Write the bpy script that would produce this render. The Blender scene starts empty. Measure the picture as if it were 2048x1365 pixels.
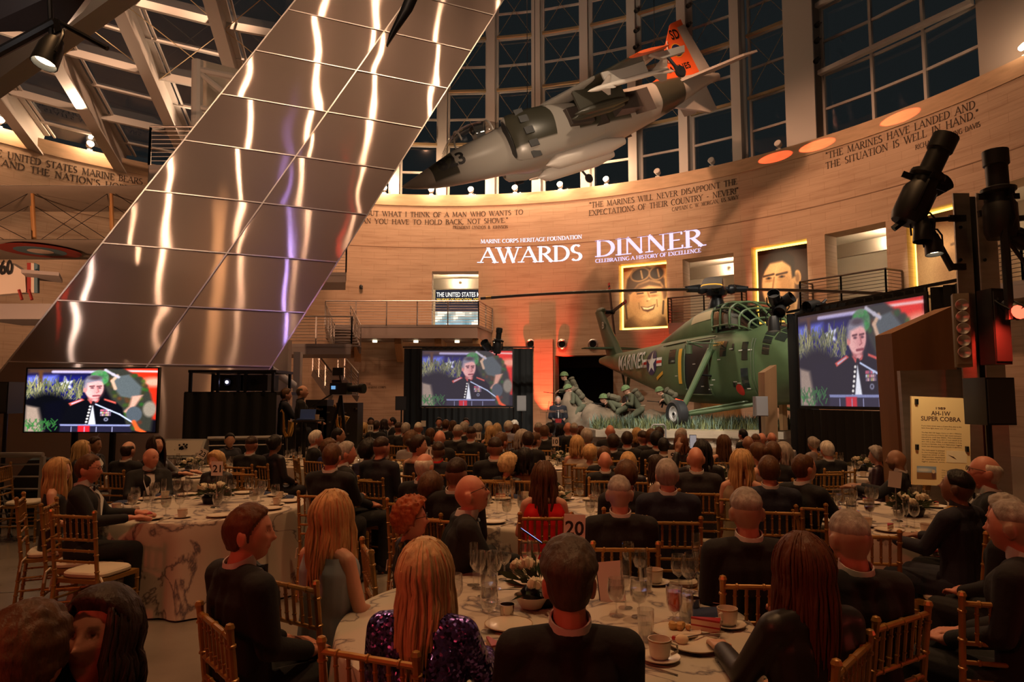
import bpy, bmesh, math, random
import numpy as np
from mathutils import Vector, Matrix, Euler, noise as mnoise
random.seed(7); np.random.seed(7)
S = bpy.context.scene
COL = S.collection
PI = math.pi
def R(a): return math.radians(a)
# ---------------------------------------------------------------- camera, world, exposure
FPX = 1365.0; CAMH = 1.75; PITCH = math.atan(114.5/1365)
cam_d = bpy.data.cameras.new('camera'); cam_d.sensor_width = 36; cam_d.lens = FPX/2048*36
cam_d.clip_end = 300
cam = bpy.data.objects.new('camera', cam_d); COL.objects.link(cam)
cam.location = (0, 0, CAMH); cam.rotation_euler = (PI/2+PITCH, 0, 0)
S.camera = cam
S.view_settings.view_transform = 'Standard'; S.view_settings.look = 'None'
S.view_settings.gamma = 1; S.view_settings.exposure = 0.42
try:
    S.cycles.use_denoising = True; S.cycles.max_bounces = 5; S.cycles.diffuse_bounces = 2
    S.cycles.glossy_bounces = 3; S.cycles.transparent_max_bounces = 14; S.cycles.transmission_bounces = 3
    S.cycles.caustics_reflective = False; S.cycles.caustics_refractive = False
    S.cycles.sample_clamp_indirect = 3.0; S.cycles.use_light_tree = True
except Exception: pass
W = bpy.data.worlds.new('night_sky'); S.world = W; W.use_nodes = True
nt = W.node_tree; bg = nt.nodes['Background']
tc = nt.nodes.new('ShaderNodeTexCoord'); sp = nt.nodes.new('ShaderNodeSeparateXYZ')
cr = nt.nodes.new('ShaderNodeValToRGB'); nt.links.new(tc.outputs['Generated'], sp.inputs[0])
nt.links.new(sp.outputs['Z'], cr.inputs[0]); nt.links.new(cr.outputs[0], bg.inputs[0])
cr.color_ramp.elements[0].position = 0.55; cr.color_ramp.elements[0].color = (.0095, .0105, .0105, 1)
cr.color_ramp.elements[1].position = 0.86; cr.color_ramp.elements[1].color = (.0025, .0024, .002, 1)
bg.inputs[1].default_value = 1.0
def lamp(name, kind, loc, target, energy, color, size=.1, angle=60, blend=.6, spec=1.0):
    L = bpy.data.lights.new(name, kind); L.energy = energy; L.color = color
    if kind == 'SPOT': L.spot_size = R(angle); L.spot_blend = blend; L.shadow_soft_size = size
    elif kind == 'AREA': L.size = size
    else: L.shadow_soft_size = size
    L.specular_factor = spec
    o = bpy.data.objects.new(name, L); COL.objects.link(o); o.location = loc
    if target is not None: o.rotation_euler = (Vector(target)-Vector(loc)).to_track_quat('-Z', 'Y').to_euler()
    return o
WARM = (1.0, .50, .28); AMBER = (1.0, .52, .22); RED = (1.0, .045, .02); COOL = (.85, .88, 1.0)
# room geometry shared by everything
CX, CY, RW, ZT = -3.3, 14.45, 19.45, 12.0
def wp(phi, z, r=RW): return Vector((CX+r*math.sin(phi), CY+r*math.cos(phi), z))
def ray(u, v):
    xc = (u-1024)/FPX; yc = (682.5-v)/FPX; c, s = math.cos(PITCH), math.sin(PITCH)
    return Vector((xc, c-yc*s, s+yc*c))
def at(u, v, Y): d = ray(u, v); return Vector((0, 0, CAMH))+d*(Y/d.y)
def atz(u, v, z): d = ray(u, v); return Vector((0, 0, CAMH))+d*((z-CAMH)/d.z)
def wall_hit(u, v, r=RW):
    d = ray(u, v); a = d.x*d.x+d.y*d.y; b = -2*(d.x*CX+d.y*CY); c = CX*CX+CY*CY-r*r
    t = (-b+math.sqrt(b*b-4*a*c))/(2*a)
    p = Vector((0, 0, CAMH))+d*t
    return math.atan2(p.x-CX, p.y-CY), p.z
# lights of the gallery: unseen spots added to wash wall, mast, aircraft, tables and stage
for k, (ph, e) in enumerate([(-74, 2400), (-58, 3400), (-40, 2800), (-22, 2600), (-6, 2600), (8, 2600), (22, 2800), (37, 2600), (52, 2400), (66, 1800)]):
    p = wp(R(ph), 19, 9.0)
    lamp('wall_wash_spot', 'SPOT', p, wp(R(ph), 6.5, RW), e, WARM, .25, 62, .9, .3)
_h = Vector((.909, .416, 0)).normalized(); _s = Vector((1.1875, .796, 2.471)).normalized(); _n = _h.cross(_s).normalized()
for (u, v, e) in [(335, 390, 330), (490, 250, 380), (628, 150, 420), (748, 150, 400), (862, 190, 340), (985, 120, 300), (262, 520, 160)]:
    p = Vector((0, 0, CAMH))+ray(u, v).normalized()*32; q = p-2*(p-Vector((-8.2, 15, 2.5))).dot(_n)*_n   # roof spots facing the mast
    lamp('roof_spot', 'SPOT', q, (-5.5, 18, 8), e, (1, .66, .42), .10, 64, .8)
for (u, v, e, c_, R_) in [(572, 610, 90, (.45, .36, 1), 30), (112, 690, 60, (1, .04, .02), 26), (152, 640, 110, (1, .85, .75), 28), (690, 660, 40, (1, .05, .03), 30)]:   # coloured lamps added at mirrored points for streaks on the mast
    p = Vector((0, 0, CAMH))+ray(u, v).normalized()*R_; q = p-2*(p-Vector((-8.2, 15, 2.5))).dot(_n)*_n
    lamp('colour_streak_spot', 'SPOT', q, (-6.5, 16.5, 5), e, c_, .08, 50, .8)
lamp('biplane_fill', 'SPOT', (-13.5, 9, 2.2), (-13, 20, 6.6), 2000, WARM, .3, 70, .8)  # unseen fill lamp added to brighten the biplane and left wall
lamp('stage_spot', 'SPOT', (1, 8, 14), (3.5, 20, 1.8), 5200, (1, .86, .68), .15, 44, .6)
lamp('stage_spot', 'SPOT', (9, 9, 13), (5.0, 19, 1.8), 3000, (1, .88, .7), .15, 46, .6)
lamp('podium_spot', 'SPOT', (-1.5, 11, 9), (1.42, 20.5, 1.5), 1800, (1, .9, .8), .1, 12, .4)
for (x, y, e) in [(-4, 6, 900), (3.5, 6, 900), (0, 11, 900), (-5, 12, 700), (5.5, 11, 800), (0, 2.5, 700)]:
    lamp('table_spot', 'SPOT', (x, y, 12), (x, y+.5, 0), e, AMBER, .2, 80, .9, .6)
lamp('red_spot', 'SPOT', (6.5, -3.5, 5.5), (1.2, 2.6, 1.0), 420, (1, .10, .05), .25, 70, .8, .5)
lamp('red_spot', 'SPOT', (-1.6, -2.2, 1.5), (-1.1, 1.7, 1.2), 38, (1, .10, .06), .15, 40, .8, .5); lamp('red_spot', 'SPOT', (5.4, 1.2, 1.5), (2.2, 3.0, 1.25), 45, (1, .10, .06), .15, 40, .8, .5)
lamp('red_spot', 'SPOT', (-5.5, -3.0, 5.5), (-2, 2.2, 1.0), 300, (1, .10, .05), .25, 70, .8, .5)
# ---------------------------------------------------------------- materials
MATS = {}
def nmat(name):
    m = bpy.data.materials.new(name); m.use_nodes = True
    return m, m.node_tree, m.node_tree.nodes['Principled BSDF']
def mat(name, col, rough=.5, metal=0, bump=0, bscale=20, var=0, vscale=4, stretch=(1, 1, 1), coat=0, objcol=False, attr=None, spec=None, emit=None, estr=0):
    if name in MATS: return MATS[name]
    m, t, b = nmat(name); N, L = t.nodes, t.links
    b.inputs['Base Color'].default_value = (*col, 1); b.inputs['Roughness'].default_value = rough; b.inputs['Metallic'].default_value = metal
    if coat: b.inputs['Coat Weight'].default_value = coat
    if spec is not None: b.inputs['Specular IOR Level'].default_value = spec
    src = None
    if objcol:
        oi = N.new('ShaderNodeObjectInfo'); src = oi.outputs['Color']
    if attr:
        at_ = N.new('ShaderNodeAttribute'); at_.attribute_name = attr
        if src is None: src = at_.outputs['Color']
        else:
            mx = N.new('ShaderNodeMix'); mx.data_type = 'RGBA'; mx.blend_type = 'MULTIPLY'; mx.inputs['Factor'].default_value = 1
            L.new(src, mx.inputs['A']); L.new(at_.outputs['Color'], mx.inputs['B']); src = mx.outputs['Result']
    if var or bump:
        tc = N.new('ShaderNodeTexCoord'); mp = N.new('ShaderNodeMapping'); mp.inputs['Scale'].default_value = stretch
        L.new(tc.outputs['Object'], mp.inputs[0])
    if var:
        nz = N.new('ShaderNodeTexNoise'); nz.inputs['Scale'].default_value = vscale; nz.inputs['Detail'].default_value = 5; L.new(mp.outputs[0], nz.inputs['Vector'])
        mr = N.new('ShaderNodeMapRange'); mr.inputs[1].default_value = .3; mr.inputs[2].default_value = .7; mr.inputs[3].default_value = 1-var; mr.inputs[4].default_value = 1+var*.6
        L.new(nz.outputs[0], mr.inputs[0])
        mx = N.new('ShaderNodeVectorMath'); mx.operation = 'SCALE'
        if src is None: mx.inputs[0].default_value = col
        else: L.new(src, mx.inputs[0])
        L.new(mr.outputs[0], mx.inputs['Scale']); src = mx.outputs[0]
    if src is not None: L.new(src, b.inputs['Base Color'])
    if bump:
        nb = N.new('ShaderNodeTexNoise'); nb.inputs['Scale'].default_value = bscale; nb.inputs['Detail'].default_value = 4; L.new(mp.outputs[0], nb.inputs['Vector'])
        bp = N.new('ShaderNodeBump'); bp.inputs['Strength'].default_value = bump; bp.inputs['Distance'].default_value = .02
        L.new(nb.outputs[0], bp.inputs['Height']); L.new(bp.outputs[0], b.inputs['Normal'])
    if emit:
        b.inputs['Emission Color'].default_value = (*emit, 1); b.inputs['Emission Strength'].default_value = estr
    MATS[name] = m; return m
def emat(name, col, strength, attr=None):
    if name in MATS: return MATS[name]
    m, t, b = nmat(name); t.nodes.remove(b)
    e = t.nodes.new('ShaderNodeEmission'); e.inputs[0].default_value = (*col, 1); e.inputs[1].default_value = strength
    if attr:
        a = t.nodes.new('ShaderNodeAttribute'); a.attribute_name = attr; t.links.new(a.outputs['Color'], e.inputs[0])
    t.links.new(e.outputs[0], t.nodes['Material Output'].inputs[0]); MATS[name] = m; return m
def thin_glass(name, tint=(.95, .95, .95), rough=.03, base=.06, boost=.8):
    if name in MATS: return MATS[name]
    m, t, b = nmat(name); t.nodes.remove(b); N, L = t.nodes, t.links
    tr = N.new('ShaderNodeBsdfTransparent'); tr.inputs[0].default_value = (*tint, 1)
    gl = N.new('ShaderNodeBsdfGlossy'); gl.inputs['Roughness'].default_value = rough; gl.inputs[0].default_value = (1, 1, 1, 1)
    lw = N.new('ShaderNodeLayerWeight'); lw.inputs[0].default_value = .35
    mr = N.new('ShaderNodeMapRange'); mr.inputs[3].default_value = base; mr.inputs[4].default_value = boost
    L.new(lw.outputs['Facing'], mr.inputs[0])
    pw = N.new('ShaderNodeMath'); pw.operation = 'POWER'; pw.inputs[1].default_value = 1.5; L.new(lw.outputs['Facing'], pw.inputs[0]); L.new(pw.outputs[0], mr.inputs[0])
    mx = N.new('ShaderNodeMixShader'); L.new(mr.outputs[0], mx.inputs[0]); L.new(tr.outputs[0], mx.inputs[1]); L.new(gl.outputs[0], mx.inputs[2])
    L.new(mx.outputs[0], N['Material Output'].inputs[0]); MATS[name] = m; return m
M_TRAV = None
def make_travertine():
    m, t, b = nmat('travertine'); N, L = t.nodes, t.links
    uv = N.new('ShaderNodeUVMap')
    mp = N.new('ShaderNodeMapping'); mp.inputs['Scale'].default_value = (.55, 7.0, 1); L.new(uv.outputs[0], mp.inputs[0])
    n1 = N.new('ShaderNodeTexNoise'); n1.inputs['Scale'].default_value = 1.0; n1.inputs['Detail'].default_value = 7; n1.inputs['Roughness'].default_value = .62; L.new(mp.outputs[0], n1.inputs['Vector'])
    mp2 = N.new('ShaderNodeMapping'); mp2.inputs['Scale'].default_value = (.25, 1.2, 1); L.new(uv.outputs[0], mp2.inputs[0])
    n2 = N.new('ShaderNodeTexNoise'); n2.inputs['Scale'].default_value = 1.0; n2.inputs['Detail'].default_value = 3; L.new(mp2.outputs[0], n2.inputs['Vector'])
    br = N.new('ShaderNodeTexBrick'); br.inputs['Scale'].default_value = 1; br.inputs['Brick Width'].default_value = 1.2; br.inputs['Row Height'].default_value = .3
    br.inputs['Mortar Size'].default_value = .006; br.inputs['Color1'].default_value = (1, 1, 1, 1); br.inputs['Color2'].default_value = (.94, .93, .92, 1); br.inputs['Mortar'].default_value = (.7, .66, .6, 1)
    L.new(uv.outputs[0], br.inputs['Vector'])
    ad = N.new('ShaderNodeMath'); ad.operation = 'ADD'; L.new(n1.outputs[0], ad.inputs[0])
    ml = N.new('ShaderNodeMath'); ml.operation = 'MULTIPLY'; ml.inputs[1].default_value = .5; L.new(n2.outputs[0], ml.inputs[0]); L.new(ml.outputs[0], ad.inputs[1])
    cr = N.new('ShaderNodeValToRGB'); L.new(ad.outputs[0], cr.inputs[0])
    e = cr.color_ramp.elements; e[0].position = .55; e[0].color = (.46, .30, .19, 1); e[1].position = .95; e[1].color = (.62, .44, .30, 1)
    x = e.new(.72); x.color = (.56, .39, .26, 1)
    mx = N.new('ShaderNodeMix'); mx.data_type = 'RGBA'; mx.blend_type = 'MULTIPLY'; mx.inputs['Factor'].default_value = 1
    L.new(cr.outputs[0], mx.inputs['A']); L.new(br.outputs[0], mx.inputs['B']); L.new(mx.outputs['Result'], b.inputs['Base Color'])
    b.inputs['Roughness'].default_value = .55
    bp = N.new('ShaderNodeBump'); bp.inputs['Strength'].default_value = .25; bp.inputs['Distance'].default_value = .03; L.new(n1.outputs[0], bp.inputs['Height']); L.new(bp.outputs[0], b.inputs['Normal'])
    return m
M_TRAV = make_travertine()
M_STEEL = None
def make_mast_steel():
    m, t, b = nmat('brushed_stainless'); t.nodes.remove(b); N, L = t.nodes, t.links
    uv = N.new('ShaderNodeUVMap')
    # low waviness of the sheets: gentle, different in every panel
    mp = N.new('ShaderNodeMapping'); mp.inputs['Scale'].default_value = (.55, .40, 1); L.new(uv.outputs[0], mp.inputs[0])
    n1 = N.new('ShaderNodeTexNoise'); n1.inputs['Scale'].default_value = 1.0; n1.inputs['Detail'].default_value = 1.0; L.new(mp.outputs[0], n1.inputs['Vector'])
    bp = N.new('ShaderNodeBump'); bp.inputs['Strength'].default_value = 1.0; bp.inputs['Distance'].default_value = .030; L.new(n1.outputs[0], bp.inputs['Height'])
    tg = N.new('ShaderNodeTangent'); tg.direction_type = 'UV_MAP'
    def gloss(r, an, col):
        g = N.new('ShaderNodeBsdfAnisotropic'); g.distribution = 'GGX'; g.inputs['Roughness'].default_value = r; g.inputs['Anisotropy'].default_value = an; g.inputs[0].default_value = (*col, 1)
        L.new(bp.outputs[0], g.inputs['Normal']); L.new(tg.outputs[0], g.inputs['Tangent']); return g
    g1 = gloss(.15, .87, (.56, .43, .37)); g2 = gloss(.42, ANISO*.6, (.42, .30, .245))
    mx = N.new('ShaderNodeMixShader'); mx.inputs[0].default_value = .45
    L.new(g1.outputs[0], mx.inputs[1]); L.new(g2.outputs[0], mx.inputs[2]); L.new(mx.outputs[0], N['Material Output'].inputs[0])
    return m
ANISO = .82
M_STEEL = make_mast_steel()
M_SEAM = mat('seam_metal', (.75, .66, .58), .3, 1)
M_FLOOR = mat('polished_concrete', (.20, .17, .145), .22, 0, bump=.02, bscale=3, var=.3, vscale=1.2)
M_WHITEST = mat('painted_steel', (.60, .56, .52), .5, 0)
M_GREYST = mat('grey_painted_steel', (.33, .31, .30), .45, .3)
M_RAIL = mat('stainless_rail', (.55, .52, .50), .32, 1)
M_WGLASS = thin_glass('window_glass', (.62, .70, .74), .05, .05, .6)
M_BLACK = mat('black_paint', (.012, .012, .013), .45)
M_BLKM = mat('black_metal', (.02, .02, .022), .35, .6)
M_DRAPE = mat('black_drape', (.012, .013, .014), .85, bump=.2, bscale=9, stretch=(1, 1, .1))
M_ALU = mat('bare_aluminium', (.62, .60, .57), .38, 1, var=.12, vscale=3, stretch=(1, 1, 6))
M_WOOD = mat('brown_veneer', (.24, .12, .055), .4, 0, var=.25, vscale=3, stretch=(1, 1, .12))
M_LWOOD = mat('light_wood', (.62, .36, .17), .4, 0, var=.2, vscale=3, stretch=(6, 6, .6))
M_WHITE = mat('white_plaster', (.78, .68, .56), .7)
# ---------------------------------------------------------------- mesh helpers
class MB:
    def __init__(s): s.v = []; s.f = []; s.mi = []; s.m = 0
    def add(s, vs, fs):
        b = len(s.v); s.v.extend([tuple(p) for p in vs]); s.f.extend([tuple(b+i for i in f) for f in fs]); s.mi.extend([s.m]*len(fs)); return s
    def box(s, c, d, rot=None, M=None):
        hx, hy, hz = d[0]/2, d[1]/2, d[2]/2
        P = [Vector((x*hx, y*hy, z*hz)) for z in (-1, 1) for x, y in ((-1, -1), (1, -1), (1, 1), (-1, 1))]
        if rot is not None:
            E_ = Euler(rot).to_matrix(); P = [E_ @ p for p in P]
        P = [p+Vector(c) for p in P]
        if M is not None: P = [M @ p for p in P]
        return s.add(P, [(3, 2, 1, 0), (4, 5, 6, 7), (0, 1, 5, 4), (1, 2, 6, 5), (2, 3, 7, 6), (3, 0, 4, 7)])
    def hexa(s, lo, hi):
        n = len(lo); return s.add(list(lo)+list(hi), [tuple(range(n))[::-1], tuple(range(n, 2*n))]+[(i, (i+1) % n, n+(i+1) % n, n+i) for i in range(n)])
    def bar(s, a, b, w, h=None, up=(0, 0, 1)):
        a, b = Vector(a), Vector(b); h = h or w; d = (b-a).normalized(); u = Vector(up)
        if abs(d.dot(u)) > .98: u = Vector((1, 0, 0)) if abs(d.x) < .9 else Vector((0, 1, 0))
        x = d.cross(u).normalized(); y = x.cross(d).normalized()
        q = [(-w/2, -h/2), (w/2, -h/2), (w/2, h/2), (-w/2, h/2)]
        return s.hexa([a+x*i+y*j for i, j in q], [b+x*i+y*j for i, j in q])
    def tube(s, pts, r, n=8, cap=True, up=None, flat=1.0):
        pts = [Vector(p) for p in pts]; k = len(pts)
        rs = [r]*k if not hasattr(r, '__len__') else list(r)
        rings = []; x = None
        for i in range(k):
            d = (pts[min(i+1, k-1)]-pts[max(i-1, 0)])
            if d.length < 1e-9: d = Vector((0, 0, 1))
            d.normalize()
            if x is None:
                u = Vector(up) if up else (Vector((0, 0, 1)) if abs(d.z) < .9 else Vector((0, 1, 0)))
                x = d.cross(u).normalized()
            else: x = (x-d*x.dot(d)).normalized()
            y = d.cross(x)
            rings.append([pts[i]+(x*math.cos(2*PI*j/n)+y*flat*math.sin(2*PI*j/n))*rs[i] for j in range(n)])
        return s.loft(rings, cap)
    def loft(s, rings, cap=True, close=True):
        n = len(rings[0]); vs = [p for r_ in rings for p in r_]; fs = []
        for i in range(len(rings)-1):
            for j in range(n if close else n-1):
                fs.append((i*n+j, i*n+(j+1) % n, (i+1)*n+(j+1) % n, (i+1)*n+j))
        if cap: fs.append(tuple(range(n))[::-1]); fs.append(tuple((len(rings)-1)*n+j for j in range(n)))
        return s.add(vs, fs)
    def lathe(s, prof, n=20, c=(0, 0, 0), M=None, cap=True):
        rings = []
        for r_, z in prof:
            rg = [Vector((c[0]+r_*math.cos(2*PI*j/n), c[1]+r_*math.sin(2*PI*j/n), c[2]+z)) for j in range(n)]
            if M is not None: rg = [M @ p for p in rg]
            rings.append(rg)
        return s.loft(rings, cap)
    def ball(s, c, r, n=12, M=None):
        r3 = r if hasattr(r, '__len__') else (r, r, r); m = max(4, n//2+1); rings = []
        for i in range(m):
            a = -PI/2+PI*(i+.02)/(m-1+.04); 
            rg = [Vector((c[0]+r3[0]*math.cos(a)*math.cos(2*PI*j/n), c[1]+r3[1]*math.cos(a)*math.sin(2*PI*j/n), c[2]+r3[2]*math.sin(a))) for j in range(n)]
            if M is not None: rg = [M @ p for p in rg]
            rings.append(rg)
        return s.loft(rings, True)
    def extrude(s, poly, vec):
        vec = Vector(vec); lo = [Vector(p) for p in poly]; return s.hexa(lo, [p+vec for p in lo])
    def mesh(s, name, mats, sharp=35):
        me = bpy.data.meshes.new(name); me.from_pydata(s.v, [], s.f)
        for m_ in (mats if isinstance(mats, (list, tuple)) else [mats]): me.materials.append(m_)
        if any(s.mi): me.polygons.foreach_set('material_index', s.mi)
        bm = bmesh.new(); bm.from_mesh(me); bmesh.ops.recalc_face_normals(bm, faces=bm.faces); bm.to_mesh(me); bm.free()
        me.polygons.foreach_set('use_smooth', [True]*len(me.polygons))
        me.set_sharp_from_angle(angle=R(sharp)); me.update(); return me
    def build(s, name, mats, parent=None, sharp=35, **kw):
        return link(name, s.mesh(name, mats, sharp), parent, **kw)
def link(name, me, parent=None, loc=None, rot=None, label=None, color=None):
    o = bpy.data.objects.new(name, me); COL.objects.link(o)
    if parent is not None: o.parent = parent
    if loc is not None: o.location = loc
    if rot is not None: o.rotation_euler = rot
    if label: o['label'] = label
    if color is not None: o.color = (*color, 1)
    return o
def thing(name, label, cat, loc=(0, 0, 0), rot=(0, 0, 0), group=None):
    o = bpy.data.objects.new(name, None); COL.objects.link(o); o.location = loc; o.rotation_euler = rot
    o.empty_display_size = .1
    return tag(o, label, cat, group)
def tag(o, label, cat, group=None):
    o['label'] = label; o['category'] = cat
    if group: o['group'] = group
    return o
def struct(o): o['kind'] = 'structure'; return o
def copy_tree(o, parent=None):
    c = o.copy(); COL.objects.link(c)
    if parent is not None: c.parent = parent
    for ch in list(o.children): copy_tree(ch, c)
    return c
def uv_cyl(o, r=RW):
    me = o.data; uv = me.uv_layers.new(name='UVMap')
    for lp in me.loops:
        p = me.vertices[lp.vertex_index].co; uv.data[lp.index].uv = (math.atan2(p.x-CX, p.y-CY)*r, p.z)
# sans text from Blender's built-in font, as flat mesh data (width scaled to fit)
def sans(txt, width=None, height=1.0, bold=0.0):
    cu = bpy.data.curves.new('t', 'FONT'); cu.body = txt; cu.size = 1; cu.resolution_u = 3; cu.offset = bold
    o = bpy.data.objects.new('t', cu); COL.objects.link(o); dg = bpy.context.evaluated_depsgraph_get(); dg.update()
    me = o.evaluated_get(dg).to_mesh(); V = [v.co.copy() for v in me.vertices]; F = [tuple(p.vertices) for p in me.polygons]
    o.evaluated_get(dg).to_mesh_clear(); bpy.data.objects.remove(o); bpy.data.curves.remove(cu)
    if not V: return [], []
    x0 = min(v.x for v in V); x1 = max(v.x for v in V); sy = height/.70
    sx = width/(x1-x0) if width else sy
    return [Vector(((v.x-x0)*sx, v.y*sy, 0)) for v in V], F
# serif capitals from strokes: (thick flag, points...) on a 0..1 cap height; free ends get serifs
def arc(cx, cy, rx, ry, a0, a1, n=9): return [(cx+rx*math.cos(R(a0+(a1-a0)*i/n)), cy+ry*math.sin(R(a0+(a1-a0)*i/n))) for i in range(n+1)]
G = {
'A': (.78, [(0, (.02, 0), (.40, 1)), (1, (.38, 1), (.74, 0)), (0, (.17, .36), (.58, .36))], 'b'),
'B': (.62, [(1, (.12, 0), (.12, 1)), (2, (.12, .97), *arc(.28, .76, .24, .21, 90, -90), (.12, .55)), (2, (.12, .53), *arc(.30, .28, .28, .25, 90, -90), (.12, .03))], 'l'),
'C': (.74, [(2, *arc(.42, .5, .37, .5, 50, 310, 14))], ''),
'D': (.76, [(1, (.12, 0), (.12, 1)), (2, (.12, .97), *arc(.30, .5, .40, .47, 90, -90, 12), (.12, .03))], 'l'),
'E': (.58, [(1, (.12, 0), (.12, 1)), (0, (.12, .97), (.52, .97), (.52, .82)), (0, (.12, .52), (.44, .52)), (0, (.12, .03), (.55, .03), (.55, .2))], 'l'),
'F': (.56, [(1, (.12, 0), (.12, 1)), (0, (.12, .97), (.52, .97), (.52, .82)), (0, (.12, .52), (.44, .52))], 'lb'),
'G': (.78, [(2, *arc(.42, .5, .37, .5, 50, 330, 14)), (1, (.68, .06), (.68, .42))], ''),
'H': (.80, [(1, (.12, 0), (.12, 1)), (1, (.66, 0), (.66, 1)), (0, (.12, .52), (.66, .52))], 'lr'),
'I': (.28, [(1, (.14, 0), (.14, 1))], 'l'),
'J': (.34, [(1, (.20, 1), (.20, .05)), (0, (.20, .05), (.06, -.14))], ''),
'K': (.74, [(1, (.12, 0), (.12, 1)), (0, (.14, .45), (.58, 1)), (1, (.26, .58), (.68, 0))], 'l'),
'L': (.58, [(1, (.12, 0), (.12, 1)), (0, (.12, .03), (.54, .03), (.54, .2))], 'l'),
'M': (.94, [(0, (.10, 0), (.16, 1)), (1, (.16, 1), (.46, .06)), (0, (.46, .06), (.76, 1)), (1, (.76, 1), (.82, 0))], 'b'),
'N': (.82, [(0, (.12, 0), (.12, 1)), (1, (.12, 1), (.68, .02)), (0, (.68, 0), (.68, 1))], 'n'),
'O': (.82, [(2, *arc(.41, .5, .36, .5, 0, 360, 18))], ''),
'P': (.58, [(1, (.12, 0), (.12, 1)), (2, (.12, .97), *arc(.28, .72, .25, .25, 90, -90), (.12, .47))], 'l'),
'Q': (.82, [(2, *arc(.41, .5, .36, .5, 0, 360, 18)), (1, (.46, .1), (.80, -.18))], ''),
'R': (.68, [(1, (.12, 0), (.12, 1)), (2, (.12, .97), *arc(.28, .74, .25, .23, 90, -90), (.12, .51)), (1, (.30, .51), (.66, 0))], 'l'),
'S': (.54, [(2, *arc(.27, .75, .19, .235, 40, 250, 8), *arc(.26, .255, .22, .24, 80, -140, 9))], ''),
'T': (.66, [(1, (.33, 0), (.33, 1)), (0, (.03, .84), (.03, .97), (.63, .97), (.63, .84))], 'b'),
'U': (.78, [(1, (.12, 1), (.12, .32), *arc(.38, .30, .26, .28, 180, 270, 5)), (0, *arc(.38, .30, .26, .28, 270, 360, 5), (.64, 1))], 't'),
'V': (.76, [(1, (.04, 1), (.40, 0)), (0, (.38, 0), (.74, 1))], 't'),
'W': (1.06, [(1, (.04, 1), (.34, 0)), (0, (.32, 0), (.54, 1)), (1, (.50, 1), (.78, 0)), (0, (.76, 0), (1.02, 1))], 't'),
'X': (.74, [(1, (.06, 1), (.68, 0)), (0, (.08, 0), (.64, 1))], 'x'),
'Y': (.72, [(1, (.04, 1), (.36, .5)), (0, (.36, .5), (.68, 1)), (1, (.36, 0), (.36, .5))], 'y'),
'Z': (.64, [(0, (.06, .84), (.08, .97), (.58, .97)), (1, (.58, .97), (.06, .03)), (0, (.06, .03), (.6, .03), (.6, .18))], ''),
'.': (.24, [(3, (.08, .02), (.08, .12))], ''), ',': (.24, [(3, (.10, .1), (.06, -.14))], ''), "'": (.2, [(3, (.1, .98), (.08, .76))], ''),
'"': (.32, [(3, (.08, 1), (.06, .76)), (3, (.22, 1), (.20, .76))], ''), '-': (.44, [(3, (.08, .42), (.34, .42))], ''), '!': (.26, [(1, (.12, 1), (.12, .28)), (3, (.12, .02), (.12, .12))], ''), ' ': (.46, [], '')}
SERIF = {'A': [(.02, 0), (.74, 0)], 'B': [(.12, 0), (.12, 1)], 'D': [(.12, 0), (.12, 1)], 'E': [(.12, 0), (.12, 1)], 'F': [(.12, 0), (.12, 1)], 'H': [(.12, 0), (.12, 1), (.66, 0), (.66, 1)], 'I': [(.14, 0), (.14, 1)], 'K': [(.12, 0), (.12, 1), (.58, 1), (.68, 0)], 'L': [(.12, 0), (.12, 1)], 'M': [(.10, 0), (.82, 0), (.12, 1), (.80, 1)], 'N': [(.12, 0), (.09, 1), (.68, 1)], 'P': [(.12, 0), (.12, 1)], 'R': [(.12, 0), (.12, 1), (.67, 0)], 'T': [(.33, 0)], 'U': [(.12, 1), (.64, 1)], 'V': [(.04, 1), (.74, 1)], 'W': [(.04, 1), (.52, 1), (1.02, 1)], 'X': [(.06, 1), (.68, 0), (.08, 0), (.64, 1)], 'Y': [(.04, 1), (.68, 1), (.36, 0)]}
def serif(txt, wt=.13, word=1.0):
    """quads of a line of serif capitals: list of 4-point polygons and total width (cap height 1)"""
    Q = []; x = 0
    for ch in txt:
        adv, st, _ = G.get(ch, G[' '])
        for s_ in st:
            k, pts = s_[0], s_[1:]
            for i in range(len(pts)-1):
                (ax, ay), (bx, by) = pts[i], pts[i+1]; dx, dy = bx-ax, by-ay; l = math.hypot(dx, dy)
                if l < 1e-6: continue
                if k == 1: w = wt
                elif k == 0: w = wt*.42
                elif k == 3: w = wt*.9
                else: w = wt*(.40+.66*abs(dy/l))
                nx, ny = -dy/l*w/2, dx/l*w/2; ex, ey = dx/l*w*.12, dy/l*w*.12
                Q.append([(x+ax-nx-ex, ay-ny-ey), (x+bx-nx+ex, by-ny+ey), (x+bx+nx+ex, by+ny+ey), (x+ax+nx-ex, ay+ny-ey)])
        for sx, sy in SERIF.get(ch, ()):
            h = wt*.34; y0 = sy-h if sy > .5 else sy
            Q.append([(x+sx-wt*1.05, y0), (x+sx+wt*1.05, y0), (x+sx+wt*1.05, y0+h), (x+sx-wt*1.05, y0+h)])
        x += (adv*word if ch == ' ' else adv)+.06
    return Q, x-.06
def wall_text(name, txt, L0, L1, cap, m, r=RW-.012, wt=.13, word=1.0, th=.006):
    (p0, z0), (p1, z1) = wall_hit(*L0), wall_hit(*L1); Q, w = serif(txt, wt, word); mb = MB()
    for q in Q:
        P = [(p0+(p1-p0)*a/w, z0+(z1-z0)*a/w+b*cap) for a, b in q]
        mb.hexa([wp(p, z, r+th) for p, z in P], [wp(p, z, r) for p, z in P])
    return mb.build(name, m)
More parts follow.
